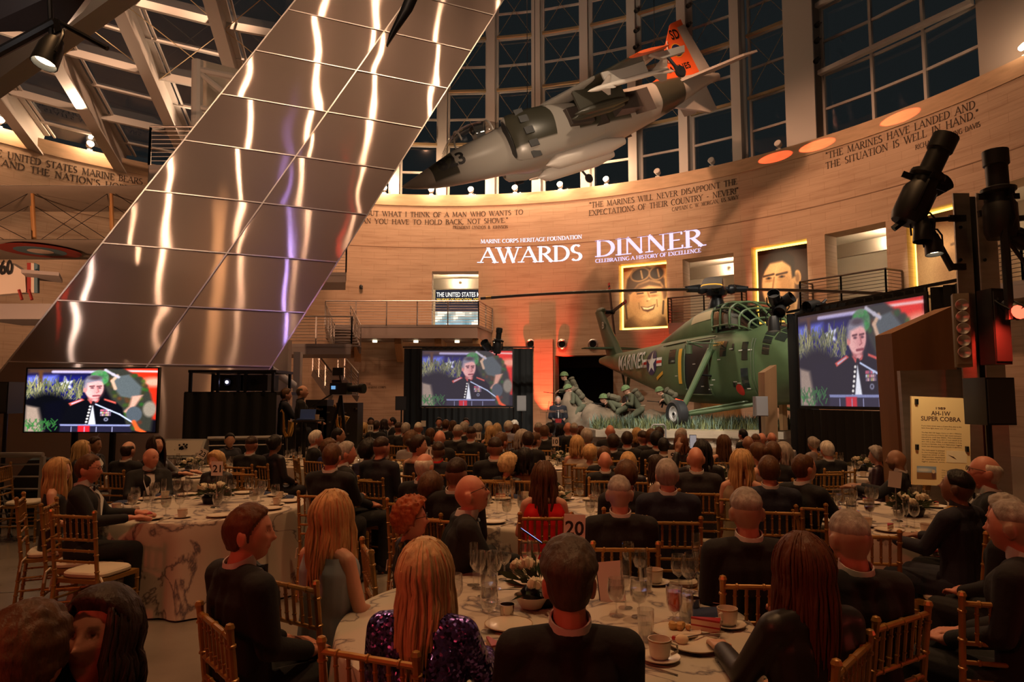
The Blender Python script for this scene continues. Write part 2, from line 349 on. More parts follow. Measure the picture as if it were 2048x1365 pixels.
# ---------------------------------------------------------------- floor
mb = MB(); mb.box((0, 14, -.05), (70, 70, .1)); struct(mb.build('floor', M_FLOOR))
mb = MB()
for a, b in [((-14, 4.2), (-3.4, 6.6)), ((-9, 2.6), (-6.2, 9))]:
    mb.bar((a[0], a[1], .0015), (b[0], b[1], .0015), .03, .003)
struct(mb.build('floor_joint', mat('joint_filler', (.10, .09, .08), .6)))
# ---------------------------------------------------------------- curved travertine wall with its openings
def opening(u0, vt, u1, zb=None, vb=None):
    p0, zt = wall_hit(u0, vt); p1, _ = wall_hit(u1, vt)
    if zb is None: _, zb = wall_hit(u0, vb)
    return [p0, p1, zb, zt]
ZD = 5.1
OP = {'gallery': opening(864, 543, 957, ZD), 'gallery2': opening(1365, 519, 1467, ZD), 'gallery3': opening(1649, 469, 1772, ZD), 'gallery4': opening(1990, 372, 2200, ZD),
      'n1': opening(1237, 529, 1333, vb=661), 'n2': opening(1502, 496, 1614, vb=650), 'n3': opening(1811, 430, 1945, vb=668),
      'g1': opening(1110, 712, 1226, 0), 'g2': opening(1387, 792, 1480, 0)}
rects = list(OP.values())
phs = sorted(set([R(-180+i*2.5) for i in range(145)]+[r_[0] for r_ in rects]+[r_[1] for r_ in rects]))
zs = sorted(set([0, 2, 4, 6, 8, 10, ZT]+[r_[2] for r_ in rects]+[r_[3] for r_ in rects]))
mb = MB(); vid = {}
def gv(i, j):
    if (i, j) not in vid: vid[(i, j)] = len(mb.v); mb.v.append(tuple(wp(phs[i], zs[j])))
    return vid[(i, j)]
for i in range(len(phs)-1):
    for j in range(len(zs)-1):
        pm = (phs[i]+phs[i+1])/2; zm = (zs[j]+zs[j+1])/2
        if any(a < pm < b and c < zm < d for a, b, c, d in rects): continue
        mb.f.append((gv(i, j), gv(i+1, j), gv(i+1, j+1), gv(i, j+1))); mb.mi.append(0)
# thickness on top
for i in range(len(phs)-1):
    a, b = phs[i], phs[i+1]; k = len(mb.v)
    mb.v += [tuple(wp(a, ZT)), tuple(wp(b, ZT)), tuple(wp(b, ZT, RW+.9)), tuple(wp(a, ZT, RW+.9))]; mb.f.append((k, k+1, k+2, k+3)); mb.mi.append(0)
o = mb.build('wall_curved', M_TRAV, sharp=30); uv_cyl(o); struct(o)
# coping band along the top and a dark strip coloured as the groove's shade below the quotations
def ring_band(name, z0, z1, r0, r1, m, a0=-180, a1=180, step=2.5, kind=True):
    mb = MB(); n = max(2, int((a1-a0)/step)); rings = []
    for i in range(n+1):
        p = R(a0+(a1-a0)*i/n); rings.append([wp(p, z0, r0), wp(p, z1, r0), wp(p, z1, r1), wp(p, z0, r1)])
    mb.loft(rings); o = mb.build(name, m)
    if kind: struct(o)
    return o
M_COPE = mat('coping_stone', (.60, .40, .24), .5, 0, var=.15, vscale=1.5, stretch=(1, 1, 5))
ring_band('trim_1', 11.45, 12.03, RW-.03, RW+.02, M_COPE)
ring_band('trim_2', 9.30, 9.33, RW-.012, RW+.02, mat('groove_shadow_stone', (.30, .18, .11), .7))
# recesses behind the openings
def niche(n, depth, m, name):
    a, b, z0, z1 = OP[n]; mb = MB(); r1 = RW+depth
    for q in ([(a, z0), (a, z1)], [(b, z1), (b, z0)], [(a, z1), (b, z1)], [(b, z0), (a, z0)]):
        (p, z), (p2, z2) = q
        k = [wp(p, z), wp(p2, z2), wp(p2, z2, r1), wp(p, z, r1)]
        if p != p2: k = [wp(p+(p2-p)*i/4, z) for i in range(5)]+[wp(p2+(p-p2)*i/4, z, r1) for i in range(5)]
        mb.add(k, [tuple(range(len(k)))])
    o = mb.build(name, m); uv_cyl(o); return struct(o)
def room_behind(n, name, depth=5.0, energy=60, light=True, wall=M_WHITE, col=(1, .74, .46)):
    a, b, z0, z1 = OP[n]; d = R(6); zc = z1+.35
    niche(n, .9, M_TRAV, 'wall_reveal')
    mb = MB(); A, B, C_, D_ = [(wp(a-d, 0, RW+.9)), wp(b+d, 0, RW+.9), wp(b+d, 0, RW+depth), wp(a-d, 0, RW+depth)]
    def up(p, z): return Vector((p.x, p.y, z))
    mb.add([up(D_, z0), up(C_, z0), up(C_, zc), up(D_, zc)], [(0, 1, 2, 3)]); mb.add([up(A, z0), up(D_, z0), up(D_, zc), up(A, zc)], [(0, 1, 2, 3)]); mb.add([up(B, z0), up(C_, z0), up(C_, zc), up(B, zc)], [(0, 1, 2, 3)])
    mb.add([up(A, zc), up(B, zc), up(C_, zc), up(D_, zc)], [(0, 1, 2, 3)]); mb.add([up(A, z0), up(B, z0), up(C_, z0), up(D_, z0)], [(0, 1, 2, 3)])
    # header band half way in
    p0, p1 = up(A.lerp(D_, .5), zc-.55), up(B.lerp(C_, .5), zc-.55); mb.bar(p0, p1, .2, .55)
    struct(mb.build(name, wall))
    if light:
        c = (A+B+C_+D_)/4; c.z = zc-.5; lamp('corridor_lamp', 'POINT', c, None, energy, col, .25)
room_behind('gallery', 'wall_gallery_corridor', 5, 900)
room_behind('gallery2', 'wall_gallery_corridor', 5, 480, col=(1, .7, .45))
room_behind('gallery3', 'wall_gallery_corridor', 5, 560)
room_behind('gallery4', 'wall_gallery_corridor', 5, 500)
room_behind('g1', 'wall_exhibit_entrance', 6, 0, False, mat('dark_exhibit', (.03, .025, .022), .8))
room_behind('g2', 'wall_exhibit_hall', 6, 500, True, M_LWOOD)
M_DARKB = mat('dark_exhibit', (.03, .025, .022), .8)
# sign wall with the banner seen through the first opening
a, b, z0, z1 = OP['gallery']
def face_frame(pa, pb, z):   # local frame on a chord: origin at pa, x to pb, y up
    X = (pb-pa); X.z = 0; w = X.length; X.normalize(); Y = Vector((0, 0, 1)); Z = X.cross(Y)
    M = Matrix((X, Y, Z)).transposed().to_4x4(); M.translation = Vector((pa.x, pa.y, z)); return M, w
pa, pb = wp(a+.003, 0, RW+1.6), wp(b+.03, 0, RW+1.6); Mf, w = face_frame(pa, pb, z0+.02)
t = thing('banner', 'tall dark anniversary banner glowing behind the upper balcony railing', 'banner', Mf.translation, Mf.to_euler())
mb = MB(); mb.box((w/2, 1.15, -.03), (w, 2.3, .05)); mb.build('panel', mat('banner_navy', (.03, .035, .06), .5, emit=(.03, .04, .07), estr=.3), t)
mb = MB(); V, F = sans('THE UNITED STATES MARINES', 3.0, .24, .012); mb.add([v+Vector((.06, 1.93, .002)) for v in V], F); mb.build('lettering', emat('banner_white', (1, .95, .85), 1.0), t)
mb = MB(); V, F = sans('250 YEARS OF DEDICATION, DETERMINATION', 3.1, .19, .012); mb.add([v+Vector((.06, 1.66, .002)) for v in V], F); mb.build('lettering', emat('banner_gold', (1, .62, .10), 1.0), t)
mb = MB(); n = 26
for i in range(n):
    for j in range(14):
        x0, y0 = w*i/n, .06+1.1*j/14; k = len(mb.v); mb.add([(x0, y0, .001), (x0+w/n, y0, .001), (x0+w/n, y0+1.1/14, .001), (x0, y0+1.1/14, .001)], [(0, 1, 2, 3)])
o = mb.build('picture', emat('banner_picture', (1, 1, 1), 1.1, 'Col'), t)
ca = o.data.color_attributes.new('Col', 'FLOAT_COLOR', 'CORNER')
for p in o.data.polygons:
    c = p.center; q = mnoise.noise(Vector((c.x*2.2, c.y*2.2, 3)))+.5; g = c.y/1.2
    colr = (.10+.65*q*g, .20+.42*q*g+.25*(1-g)*q, .22+.2*q+.3*(1-g)*q) if q < .62 else (.85, .78, .62)
    for li in p.loop_indices: ca.data[li].color = (*colr, 1)
# ---------------------------------------------------------------- lettering cut in and thrown on the wall
M_CUT = mat('incised_letter', (.055, .035, .024), .8)
M_PROJ = emat('projected_light', (.92, .84, 1.0), 1.05); M_PROJ2 = emat('projected_light_violet', (.74, .62, 1.0), 1.05)  # the projector's light is built as thin letters that glow themselves
wt_ = [('"THE MARINES WILL NEVER DISAPPOINT THE', (1179, 416), (1474, 369), .27), ('EXPECTATIONS OF THEIR COUNTRY - NEVER!"', (1178, 432), (1477, 387), .27), ('CAPTAIN C. W. MORGAN, US NAVY', (1344, 423), (1477, 398), .17),
 ('BUT WHAT I THINK OF A MAN WHO WANTS TO', (733, 431), (1046, 429), .25), ('MAN YOU HAVE TO HOLD BACK, NOT SHOVE."', (712, 446), (1016, 445), .25), ('PRESIDENT LYNDON B. JOHNSON', (906, 458), (1016, 457), .16),
 ('"THE MARINES HAVE LANDED AND', (1652, 319), (1951, 216), .27), ('THE SITUATION IS WELL IN HAND."', (1652, 339), (1958, 234), .27), ('RICHARD HARDING DAVIS', (1831, 300), (1961, 253), .17),
 ('E UNITED STATES MARINE BEARS', (-6, 312), (285, 370), .27), ('AND THE NATION\'S HOPES BO', (3, 332), (300, 391), .27)]
for txt, a, b, cap in wt_:
    o = wall_text('wall_inscription', txt, a, b, cap, M_CUT, word=1.15); struct(o); o['label'] = 'dark serif inscription on the curved wall reading %s' % txt.split('"')[-1 if txt[0] == '"' else 0][:28].lower()
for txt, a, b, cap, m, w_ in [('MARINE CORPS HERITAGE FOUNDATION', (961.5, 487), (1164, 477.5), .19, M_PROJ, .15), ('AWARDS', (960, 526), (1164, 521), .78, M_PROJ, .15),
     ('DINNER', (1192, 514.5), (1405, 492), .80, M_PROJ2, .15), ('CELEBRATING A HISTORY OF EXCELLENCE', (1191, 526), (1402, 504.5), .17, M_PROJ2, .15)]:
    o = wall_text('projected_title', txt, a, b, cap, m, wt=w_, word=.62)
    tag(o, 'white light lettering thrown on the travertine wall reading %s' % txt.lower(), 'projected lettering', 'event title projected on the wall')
o = wall_text('wall_inscription', 'GROUNDS OF THE', (690, 771), (742, 770), .10, M_CUT); struct(o)
o = wall_text('wall_inscription', 'DEDICATION OF THE MARINE CORPS', (682, 778), (772, 777), .10, M_CUT); struct(o)
# ---------------------------------------------------------------- glass wall above: fins, transoms, panes
RG = RW+.75; DZ = 1.42; NZ = 9
fins_u = [700, 791, 886, 984, 1077, 1175, 1273, 1377, 1487]
fp = [wall_hit(u, 345, RG)[0] for u in fins_u]; fp += [wall_hit(1618, 300, RG)[0]]
def fin(ph, w, name='trim_fin', d=.75):
    mb = MB(); Ml = Matrix.Translation(wp(ph, 0, RG)) @ Matrix.Rotation(-ph, 4, 'Z')
    z0, z1 = ZT, ZT+DZ*NZ+.5
    mb.box((0, -d*.3, (z0+z1)/2), (w*.36, d, z1-z0), M=Ml); mb.box((0, -d*.78, (z0+z1)/2), (w, .07, z1-z0), M=Ml); mb.box((0, .1, (z0+z1)/2), (w, .09, z1-z0), M=Ml)
    return struct(mb.build(name, M_WHITEST))
for p in fp[:-1]: fin(p, .42)
fin(fp[-1], 1.25)
wn = 0
def glazed(p0, p1, inset, nz, n=1, brace=True, z0=ZT, dz=DZ):
    """one glazed bay: window frame, transoms, pane, tension rods"""
    global wn; wn += 1
    A, B = wp(p0, 0, RG), wp(p1, 0, RG); X = (B-A).normalized(); A = A+X*inset; B = B-X*inset; mb = MB(); zt = z0+nz*dz
    inn = Vector((-(X.y), X.x, 0)); inn = -inn if inn.dot(Vector((CX, CY, 0))-A) < 0 else inn
    up = Vector((0, 0, 1))
    for q in [A.lerp(B, i/n) for i in range(n+1)]: mb.bar(q+up*z0, q+up*zt, .10, .14, up=inn)
    for j in range(nz+1): mb.bar(A+up*(z0+j*dz), B+up*(z0+j*dz), .08, .10)
    w_ = struct(mb.build('window_%d' % wn, M_WHITEST))
    mb = MB(); o_ = inn*-.03; mb.add([A+up*z0+o_, B+up*z0+o_, B+up*zt+o_, A+up*zt+o_], [(0, 1, 2, 3)]); mb.build('pane', M_WGLASS, w_)
    if brace:
        mb = MB(); q = inn*.28
        for j in range(2, nz, 2):
            za, zb = z0+j*dz, z0+min(j+2, nz)*dz
            mb.bar(A+up*za+q, B+up*zb+q, .02); mb.bar(B+up*za+q, A+up*zb+q, .02)
            mb.bar(A+up*za+q, B+up*za+q, .12, .12)
        mb.build('tension_rod', mat('rod_metal', (.6, .45, .25), .4, .6), w_)
for i in range(len(fp)-2): glazed(fp[i], fp[i+1], .3, NZ)
glazed(fp[-2], fp[-1], .45, NZ)
pW0, pW1 = wall_hit(1650, 280, RG-.1)[0], wall_hit(1962, 130, RG-.1)[0]
for i in range(3): glazed(pW0+(pW1-pW0)*i/3, pW0+(pW1-pW0)*(i+1)/3, .0, 7, 1, False)
A_, B_ = wp(pW0, 0, RG-.35), wp(pW1, 0, RG-.35); mb = MB()
for z in (ZT+2*DZ, ZT+4*DZ, ZT+6*DZ): mb.bar(A_+Vector((0, 0, z)), B_+Vector((0, 0, z)), .22, .18)
struct(mb.build('trim_girder', M_WHITEST))
mb = MB()
for k in range(10):
    a, b = pW1+R(k*4), pW1+R(k*4+4); mb.hexa([wp(a, ZT, RG-.2), wp(b, ZT, RG-.2), wp(b, ZT, RG+.1), wp(a, ZT, RG+.1)], [wp(a, 26, RG-.2), wp(b, 26, RG-.2), wp(b, 26, RG+.1), wp(a, 26, RG+.1)])
struct(mb.build('wall_upper', mat('upper_wall_panel', (.42, .36, .31), .6)))
# ---------------------------------------------------------------- sloping skylight on the far left
dR = Vector((.182, -1, .295)).normalized(); pA = wall_hit(255, 322)[0]; pL = wall_hit(93, 281)[0]; dp = pA-pL
LEN = 26; base = [wp(pL+dp*k, ZT+.35, RW+.4) for k in range(-3, 5)]
for k, p in enumerate(base):
    mb = MB(); q = p+dR*LEN; up = Vector((0, 0, 1)); side = dR.cross(up).normalized(); nrm = side.cross(dR).normalized()
    mb.bar(p-nrm*.5, q-nrm*.5, .12, 1.0, up=nrm); mb.bar(p-nrm*1.0, q-nrm*1.0, .42, .07, up=nrm); mb.bar(p, q, .5, .1, up=nrm)
    struct(mb.build('ceiling_rib', M_WHITEST))
for k in range(len(base)-1):
    wn += 1; mb = MB(); a, b = base[k], base[k+1]; nr = (b-a).cross(dR).normalized(); nr = -nr if nr.z < 0 else nr
    ss = [1.0+i*1.75 for i in range(15)]
    for i, s_ in enumerate(ss):
        h = .34 if i % 2 == 1 else .09; mb.bar(a+dR*s_-nr*h*.5, b+dR*s_-nr*h*.5, .09, h, up=nr)
    X = (b-a)
    for f_ in (.13, .87): mb.bar(a+X*f_, a+X*f_+dR*LEN, .07, .1, up=nr)
    w_ = struct(mb.build('window_%d' % wn, M_WHITEST))
    mb = MB(); mb.add([a, b, b+dR*LEN, a+dR*LEN], [(0, 1, 2, 3)]); mb.build('pane', M_WGLASS, w_)
    mb = MB()
    for i in range(3, 13, 2):
        s0, s1 = ss[i], ss[i+2] if i+2 < len(ss) else ss[-1]; mb.bar(a+dR*s0-nr*.4, b+dR*s1-nr*.4, .02); mb.bar(b+dR*s0-nr*.4, a+dR*s1-nr*.4, .02)
    mb.build('tension_rod', MATS['rod_metal'], w_)
mb = MB(); mb.bar(at(-40, 185, 13), at(260, -30, 11.5), .35, .42, up=(0, 0, 1)); struct(mb.build('ceiling_beam', M_WHITEST))
# ---------------------------------------------------------------- the leaning stainless mast
hM = Vector((.909, .416, 0)).normalized(); sM = Vector((1.1875, .796, 2.471)).normalized(); nM = hM.cross(sM).normalized(); nM = -nM if nM.y > 0 else nM
Z0 = 2.5; P0 = Vector((-8.2, 15, Z0)); T0, TM, T1 = -2.39, .18, 2.77; SM = sM/sM.z
def mp_(t, z): return P0+hM*t+SM*(z-Z0)
mast = thing('leaning_mast', 'huge leaning mast clad in brushed stainless steel panels crossing the glass hall', 'mast', (P0.x, P0.y, 0))
inv = Vector((-P0.x, -P0.y, 0)); seam_z = [0, Z0]+[Z0+1.34*k for k in range(1, 12)]
def uvquad(mb, pts): mb.add(pts, [(0, 1, 2, 3)])
random.seed(5)
for (ta, tb) in ((T0, TM), (TM, T1)):
    for i in range(len(seam_z)-1):
        za, zb = seam_z[i]+.012, seam_z[i+1]-.012; N_ = 8; mb = MB(); g = .012; vs = []
        tilt = random.uniform(-.012, .012); bow = random.uniform(.006, .016)
        for j in range(N_+1):
            for k in range(N_+1):
                s_, q = j/N_, k/N_; d = bow*(4*s_*(1-s_))*(4*q*(1-q))*.6+tilt*(q-.5)
                vs.append(mp_(ta+g+(tb-ta-2*g)*q, za+(zb-za)*s_)+nM*(d-.02)+inv)
        mb.add(vs, [(j*(N_+1)+k, j*(N_+1)+k+1, (j+1)*(N_+1)+k+1, (j+1)*(N_+1)+k) for j in range(N_) for k in range(N_)])
        o = mb.build('cladding_panel', M_STEEL, mast); uvl = o.data.uv_layers.new(name='UVMap'); ou, ov = random.uniform(0, 30), random.uniform(0, 30)
        for lp in o.data.loops:
            p = o.data.vertices[lp.vertex_index].co-inv; uvl.data[lp.index].uv = (hM.dot(p-P0)+ou, p.z+ov)
mb = MB(); bk = -nM*1.6
lo = [mp_(T0, 0), mp_(T1, 0), mp_(T1, 0)+bk, mp_(T0, 0)+bk]; hi = [mp_(T0, 16.5), mp_(T1, 16.5), mp_(T1, 16.5)+bk, mp_(T0, 16.5)+bk]
mb.hexa([p-nM*.03+inv for p in lo], [p-nM*.03+inv for p in hi])
mb.build('core', mat('mast_core', (.40, .34, .29), .35, .9), mast)
mb = MB()
for t_ in (T0+.015, TM, T1-.015): mb.bar(mp_(t_, 0)+inv-nM*.008, mp_(t_, 16.5)+inv-nM*.008, .03, .03, up=nM)
for z in seam_z[1:]: mb.bar(mp_(T0, z)+inv-nM*.008, mp_(T1, z)+inv-nM*.008, .026, .026, up=nM)
mb.build('seam', M_SEAM, mast)
# ---------------------------------------------------------------- painted pictures (posters and screens) as colour grids
class Paint:
    def __init__(s, w, h, bg):
        s.w, s.h = w, h; s.a = np.zeros((h, w, 3))+np.array(bg)
        s.X, s.Y = np.meshgrid((np.arange(w)+.5)/w, (np.arange(h)+.5)/h); s.asp = h/w
    def mix(s, m, c):
        m = np.clip(m, 0, 1)[..., None]; c = np.array(c) if not (isinstance(c, np.ndarray) and c.ndim == 3) else c
        s.a = s.a*(1-m)+c*m; return s
    def ell(s, cx, cy, rx, ry, c, soft=.08, rot=0, al=1):
        x = s.X-cx; y = s.Y-cy; r_ = R(rot); x2 = x*math.cos(r_)+y*math.sin(r_)*s.asp; y2 = -x*math.sin(r_)/s.asp+y*math.cos(r_)
        d = np.sqrt((x2/rx)**2+(y2/ry)**2); return s.mix(al*(1-(d-1+soft)/(2*soft)), c)
    def poly(s, pts, c, soft=.006, al=1):
        n = len(pts); ins = np.zeros_like(s.X, bool); dist = np.full_like(s.X, 9.)
        for i in range(n):
            (ax, ay), (bx, by) = pts[i], pts[(i+1) % n]
            cond = ((ay > s.Y) != (by > s.Y)) & (s.X < (bx-ax)*(s.Y-ay)/((by-ay) or 1e-9)+ax); ins ^= cond
            t = np.clip(((s.X-ax)*(bx-ax)+(s.Y-ay)*(by-ay))/max(1e-9, (bx-ax)**2+(by-ay)**2), 0, 1)
            dist = np.minimum(dist, np.hypot(s.X-ax-t*(bx-ax), s.Y-ay-t*(by-ay)))
        sd = np.where(ins, dist, -dist); return s.mix(al*np.clip(sd/soft*.5+.5, 0, 1), c)
    def line(s, pts, w, c, al=1):
        for i in range(len(pts)-1):
            (ax, ay), (bx, by) = pts[i], pts[i+1]; l2 = max(1e-9, (bx-ax)**2+(by-ay)**2)
            t = np.clip(((s.X-ax)*(bx-ax)+(s.Y-ay)*(by-ay))/l2, 0, 1); d = np.hypot(s.X-ax-t*(bx-ax), (s.Y-ay-t*(by-ay))*s.asp)
            s.mix(al*np.clip(1.5-d/w, 0, 1), c)
        return s
    def noise(s, amt, k=1):
        n = np.random.rand(s.h//k+2, s.w//k+2); n = np.kron(n, np.ones((k, k)))[:s.h, :s.w]; s.a = s.a*(1+amt*(n[..., None]-.5)); return s
    def lin(s): a = np.clip(s.a, 0, 1); return np.where(a < .04, a/12.92, ((a+.055)/1.055)**2.4)
def picture_mesh(name, P, w, h, m, lift=None):
    """flat colour grid, x right, z up, centred, facing -y"""
    a = P.lin(); a = a if lift is None else a*(1-lift[0])+np.array(lift[1])
    W_, H_ = P.w, P.h; X, Z = np.meshgrid(np.linspace(-w/2, w/2, W_), np.linspace(h/2, -h/2, H_))
    V = np.stack([X.ravel(), np.zeros(W_*H_), Z.ravel()], 1); I = np.arange(W_*H_).reshape(H_, W_)
    F = np.stack([I[1:, :-1].ravel(), I[1:, 1:].ravel(), I[:-1, 1:].ravel(), I[:-1, :-1].ravel()], 1)
    me = bpy.data.meshes.new(name); me.vertices.add(len(V)); me.vertices.foreach_set('co', V.ravel()); me.loops.add(F.size); me.loops.foreach_set('vertex_index', F.ravel())
    me.polygons.add(len(F)); me.polygons.foreach_set('loop_start', np.arange(0, F.size, 4)); me.polygons.foreach_set('loop_total', np.full(len(F), 4)); me.update(); me.materials.append(m)
    ca = me.color_attributes.new('Col', 'FLOAT_COLOR', 'POINT'); ca.data.foreach_set('color', np.concatenate([a.reshape(-1, 3), np.ones((W_*H_, 1))], 1).ravel()); return me
def broadcast():
    p = Paint(224, 126, (.05, .04, .07)); rnd = random.Random(3)
    p.poly([(0, 0), (.66, 0), (.6, .07), (0, .09)], (.30, .20, .16), .03); p.line([(.2, .055), (.6, .06)], .012, (.75, .70, .85))
    p.poly([(0, .1), (.46, .1), (.44, .5), (0, .45)], (.10, .10, .42), .05); p.poly([(0, .13), (.23, .11), (.22, .24), (0, .25)], (.42, .46, .86), .03)
    p.poly([(.09, .03), (.12, .03), (.125, .28), (.09, .28)], (.36, .22, .12), .01)
    st = []
    for k in range(10): r_ = .085 if k % 2 == 0 else .034; an = R(k*36-84); st.append((.305+r_*math.sin(an)*.85, .25-r_*1.5*math.cos(an)))
    p.poly(st, (.86, .86, .95), .01)
    for k in range(240):
        x, y = rnd.uniform(0, .44), rnd.uniform(.26, .5); g = rnd.random(); p.line([(x, y), (x+rnd.uniform(-.04, .04), y-rnd.uniform(.04, .16))], .0035, (.22+.5*g, .26+.42*g, .16+.3*g), .8)
    p.ell(.17, .62, .17, .24, (.03, .03, .05), .25); p.poly([(0, .58), (.1, .62), (.15, 1), (0, 1)], (.62, .53, .47), .02); p.poly([(.14, .55), (.3, .5), (.28, 1), (.16, 1)], (.03, .03, .07), .03)
    for k in range(70): x, y = rnd.uniform(.0, .24), rnd.uniform(.84, 1); p.line([(x, y), (x+rnd.uniform(-.03, .03), y-.05)], .004, (.2, .3+.25*rnd.random(), .2), .8)
    p.poly([(.74, .0), (1, .0), (1, .8), (.9, .8)], (.93, .17, .08), .02); p.poly([(.76, .03), (1, .04), (1, .07), (.78, .06)], (1, .75, .75), .01); p.ell(.97, .22, .1, .07, (1, .62, .52), .5)
    p.poly([(.60, .02), (.74, .01), (.88, .16), (.95, .4), (.98, .62), (.96, .98), (.74, .98), (.66, .5), (.60, .3)], (.20, .20, .17), .015)
    for k in range(60): x, y = rnd.uniform(.62, .92), rnd.uniform(.1, .95); p.ell(x, y, .018, .03, (.14+.25*rnd.random(), .17+.2*rnd.random(), .13), .5, al=.8)
    p.poly([(.66, .14), (.78, .10), (.88, .3), (.87, .42), (.80, .47), (.72, .44), (.66, .28)], (.34, .37, .38), .012); p.line([(.69, .12), (.655, .2), (.68, .32)], .013, (.82, .66, .55))
    p.ell(.555, .155, .072, .125, (.36, .52, .36), .1)
    for k in range(40): p.ell(.555+rnd.uniform(-.055, .055), .155+rnd.uniform(-.09, .09), .012, .02, (.25, .40+.25*rnd.random(), .28), .6)
    p.line([(.60, .03), (.66, .1), (.7, .14)], .012, (.75, .72, .78)); p.poly([(.81, .44), (.89, .42), (.84, .58), (.79, .72), (.75, .68), (.79, .6)], (.86, .62, .54), .012); p.ell(.83, .72, .06, .12, (.30, .33, .36), .1); p.ell(.945, .64, .05, .12, (.55, .50, .44), .2)
    p.poly([(.25, 1.02), (.33, .62), (.41, .50), (.47, .46), (.58, .50), (.68, .51), (.74, .62), (.79, 1.02)], (.035, .035, .06), .008)
    p.poly([(.33, .55), (.43, .475), (.45, .50), (.345, .59)], (.85, .35, .30), .006); p.poly([(.35, .55), (.425, .495), (.43, .505), (.355, .57)], (.75, .72, .80), .004); p.poly([(.60, .475), (.69, .53), (.69, .56), (.60, .50)], (.85, .35, .30), .006)
    p.poly([(.465, .36), (.56, .40), (.56, .5), (.53, .54), (.48, .5)], (.72, .42, .42), .01)
    p.ell(.518, .31, .073, .165, (.95, .70, .68), .08); p.ell(.545, .34, .04, .1, (.84, .54, .54), .6, al=.6); p.ell(.452, .34, .014, .04, (.86, .52, .50), .2)
    p.poly([(.445, .3), (.44, .2), (.47, .125), (.53, .11), (.575, .15), (.585, .22), (.55, .2), (.47, .235), (.46, .32)], (.52, .50, .56), .015); p.ell(.525, .15, .05, .035, (.30, .25, .28), .5)
    for x in (.505, .56): p.line([(x-.018, .285), (x+.014, .28)], .006, (.42, .24, .26)); p.ell(x, .31, .014, .013, (.4, .25, .28), .5)
    p.line([(.545, .3), (.555, .37), (.54, .385)], .005, (.7, .42, .42)); p.line([(.515, .435), (.565, .43)], .007, (.55, .25, .28)); p.ell(.53, .5, .02, .02, (.88, .6, .6), .3)
    p.poly([(.475, .49), (.50, .56), (.555, .53), (.56, .49), (.53, .545)], (.85, .35, .32), .006)
    p.poly([(.515, .57), (.545, .9), (.485, .9)], (.95, .95, 1), .006)
    for k in range(7): p.ell(.497-.005*k, .60+.048*k, .009, .015, (.95, .92, .9), .3)
    for r_ in range(3):
        for k in range(6): x0 = .575+.0135*k; p.poly([(x0, .645+.036*r_), (x0+.012, .645+.036*r_), (x0+.012, .675+.036*r_), (x0, .675+.036*r_)], rnd.choice([(.9, .7, .7), (.85, .4, .5), (.8, .8, .9), (.75, .7, .45), (.5, .4, .5)]), .004)
    p.ell(.62, .80, .016, .028, (.6, .6, .7), .3); p.ell(.62, .80, .009, .016, (.15, .15, .2), .3)
    p.poly([(.27, .875), (.81, .88), (.80, .91), (.275, .905)], (.52, .54, .72), .005); p.poly([(.275, .905), (.80, .91), (.82, 1), (.27, 1)], (.13, .12, .20), .006); p.poly([(.41, .90), (.50, .9), (.5, 1), (.41, 1)], (.80, .12, .16), .006)
    for x in (.36, .46, .55, .67): p.line([(x, .92), (x, 1)], .003, (.6, .6, .75))
    p.line([(.52, .55), (.66, .67), (.72, .72), (.84, .87)], .006, (.80, .85, 1)); p.ell(.52, .55, .014, .035, (.12, .08, .1), .2); p.line([(.83, .84), (.86, .95), (.91, 1)], .016, (.95, .35, .15))
    return p.noise(.10)
PB = broadcast()
M_TV = emat('tv_picture', (1, 1, 1), 1.35, 'Col'); M_PJ = emat('projected_picture', (1, 1, 1), .75, 'Col')
def flat_thing(name, label, cat, c, yaw=0, group=None): return thing(name, label, cat, c, (0, 0, yaw), group)
# television on its stand
pa, pb = at(50, 800, 10.3), at(316, 800, 10.15); zt, zb = at(50, 736, 10.3).z, at(48, 866, 10.3).z; w, h = (pb-pa).length, zt-zb; c = (pa+pb)/2; c.z = (zt+zb)/2
tv = flat_thing('television', 'wide flat television on a stand showing the uniformed speaker beside the mast foot', 'television', (c.x, c.y, 0), math.atan2(pb.y-pa.y, pb.x-pa.x))
mb = MB(); mb.box((0, .03, c.z), (w, .05, h)); mb.box((0, .07, c.z), (w*.6, .05, h*.6)); mb.build('body', M_BLACK, tv)
mb = MB()
for sx in (-1, 1): mb.box((sx*(w/2-.008), 0, c.z), (.016, .02, h))
for sz in (-1, 1): mb.box((0, 0, c.z+sz*(h/2-.008)), (w, .02, .016))
mb.build('bezel', M_BLKM, tv)
link('screen', picture_mesh('screen', PB, w-.03, h-.03, M_TV), tv, (0, 0, c.z))
mb = MB()
for sx in (-.3, .3): mb.box((sx, .10, c.z/2), (.07, .05, c.z)); mb.box((sx, .08, .02), (.08, .7, .04))
mb.build('stand', M_BLKM, tv)
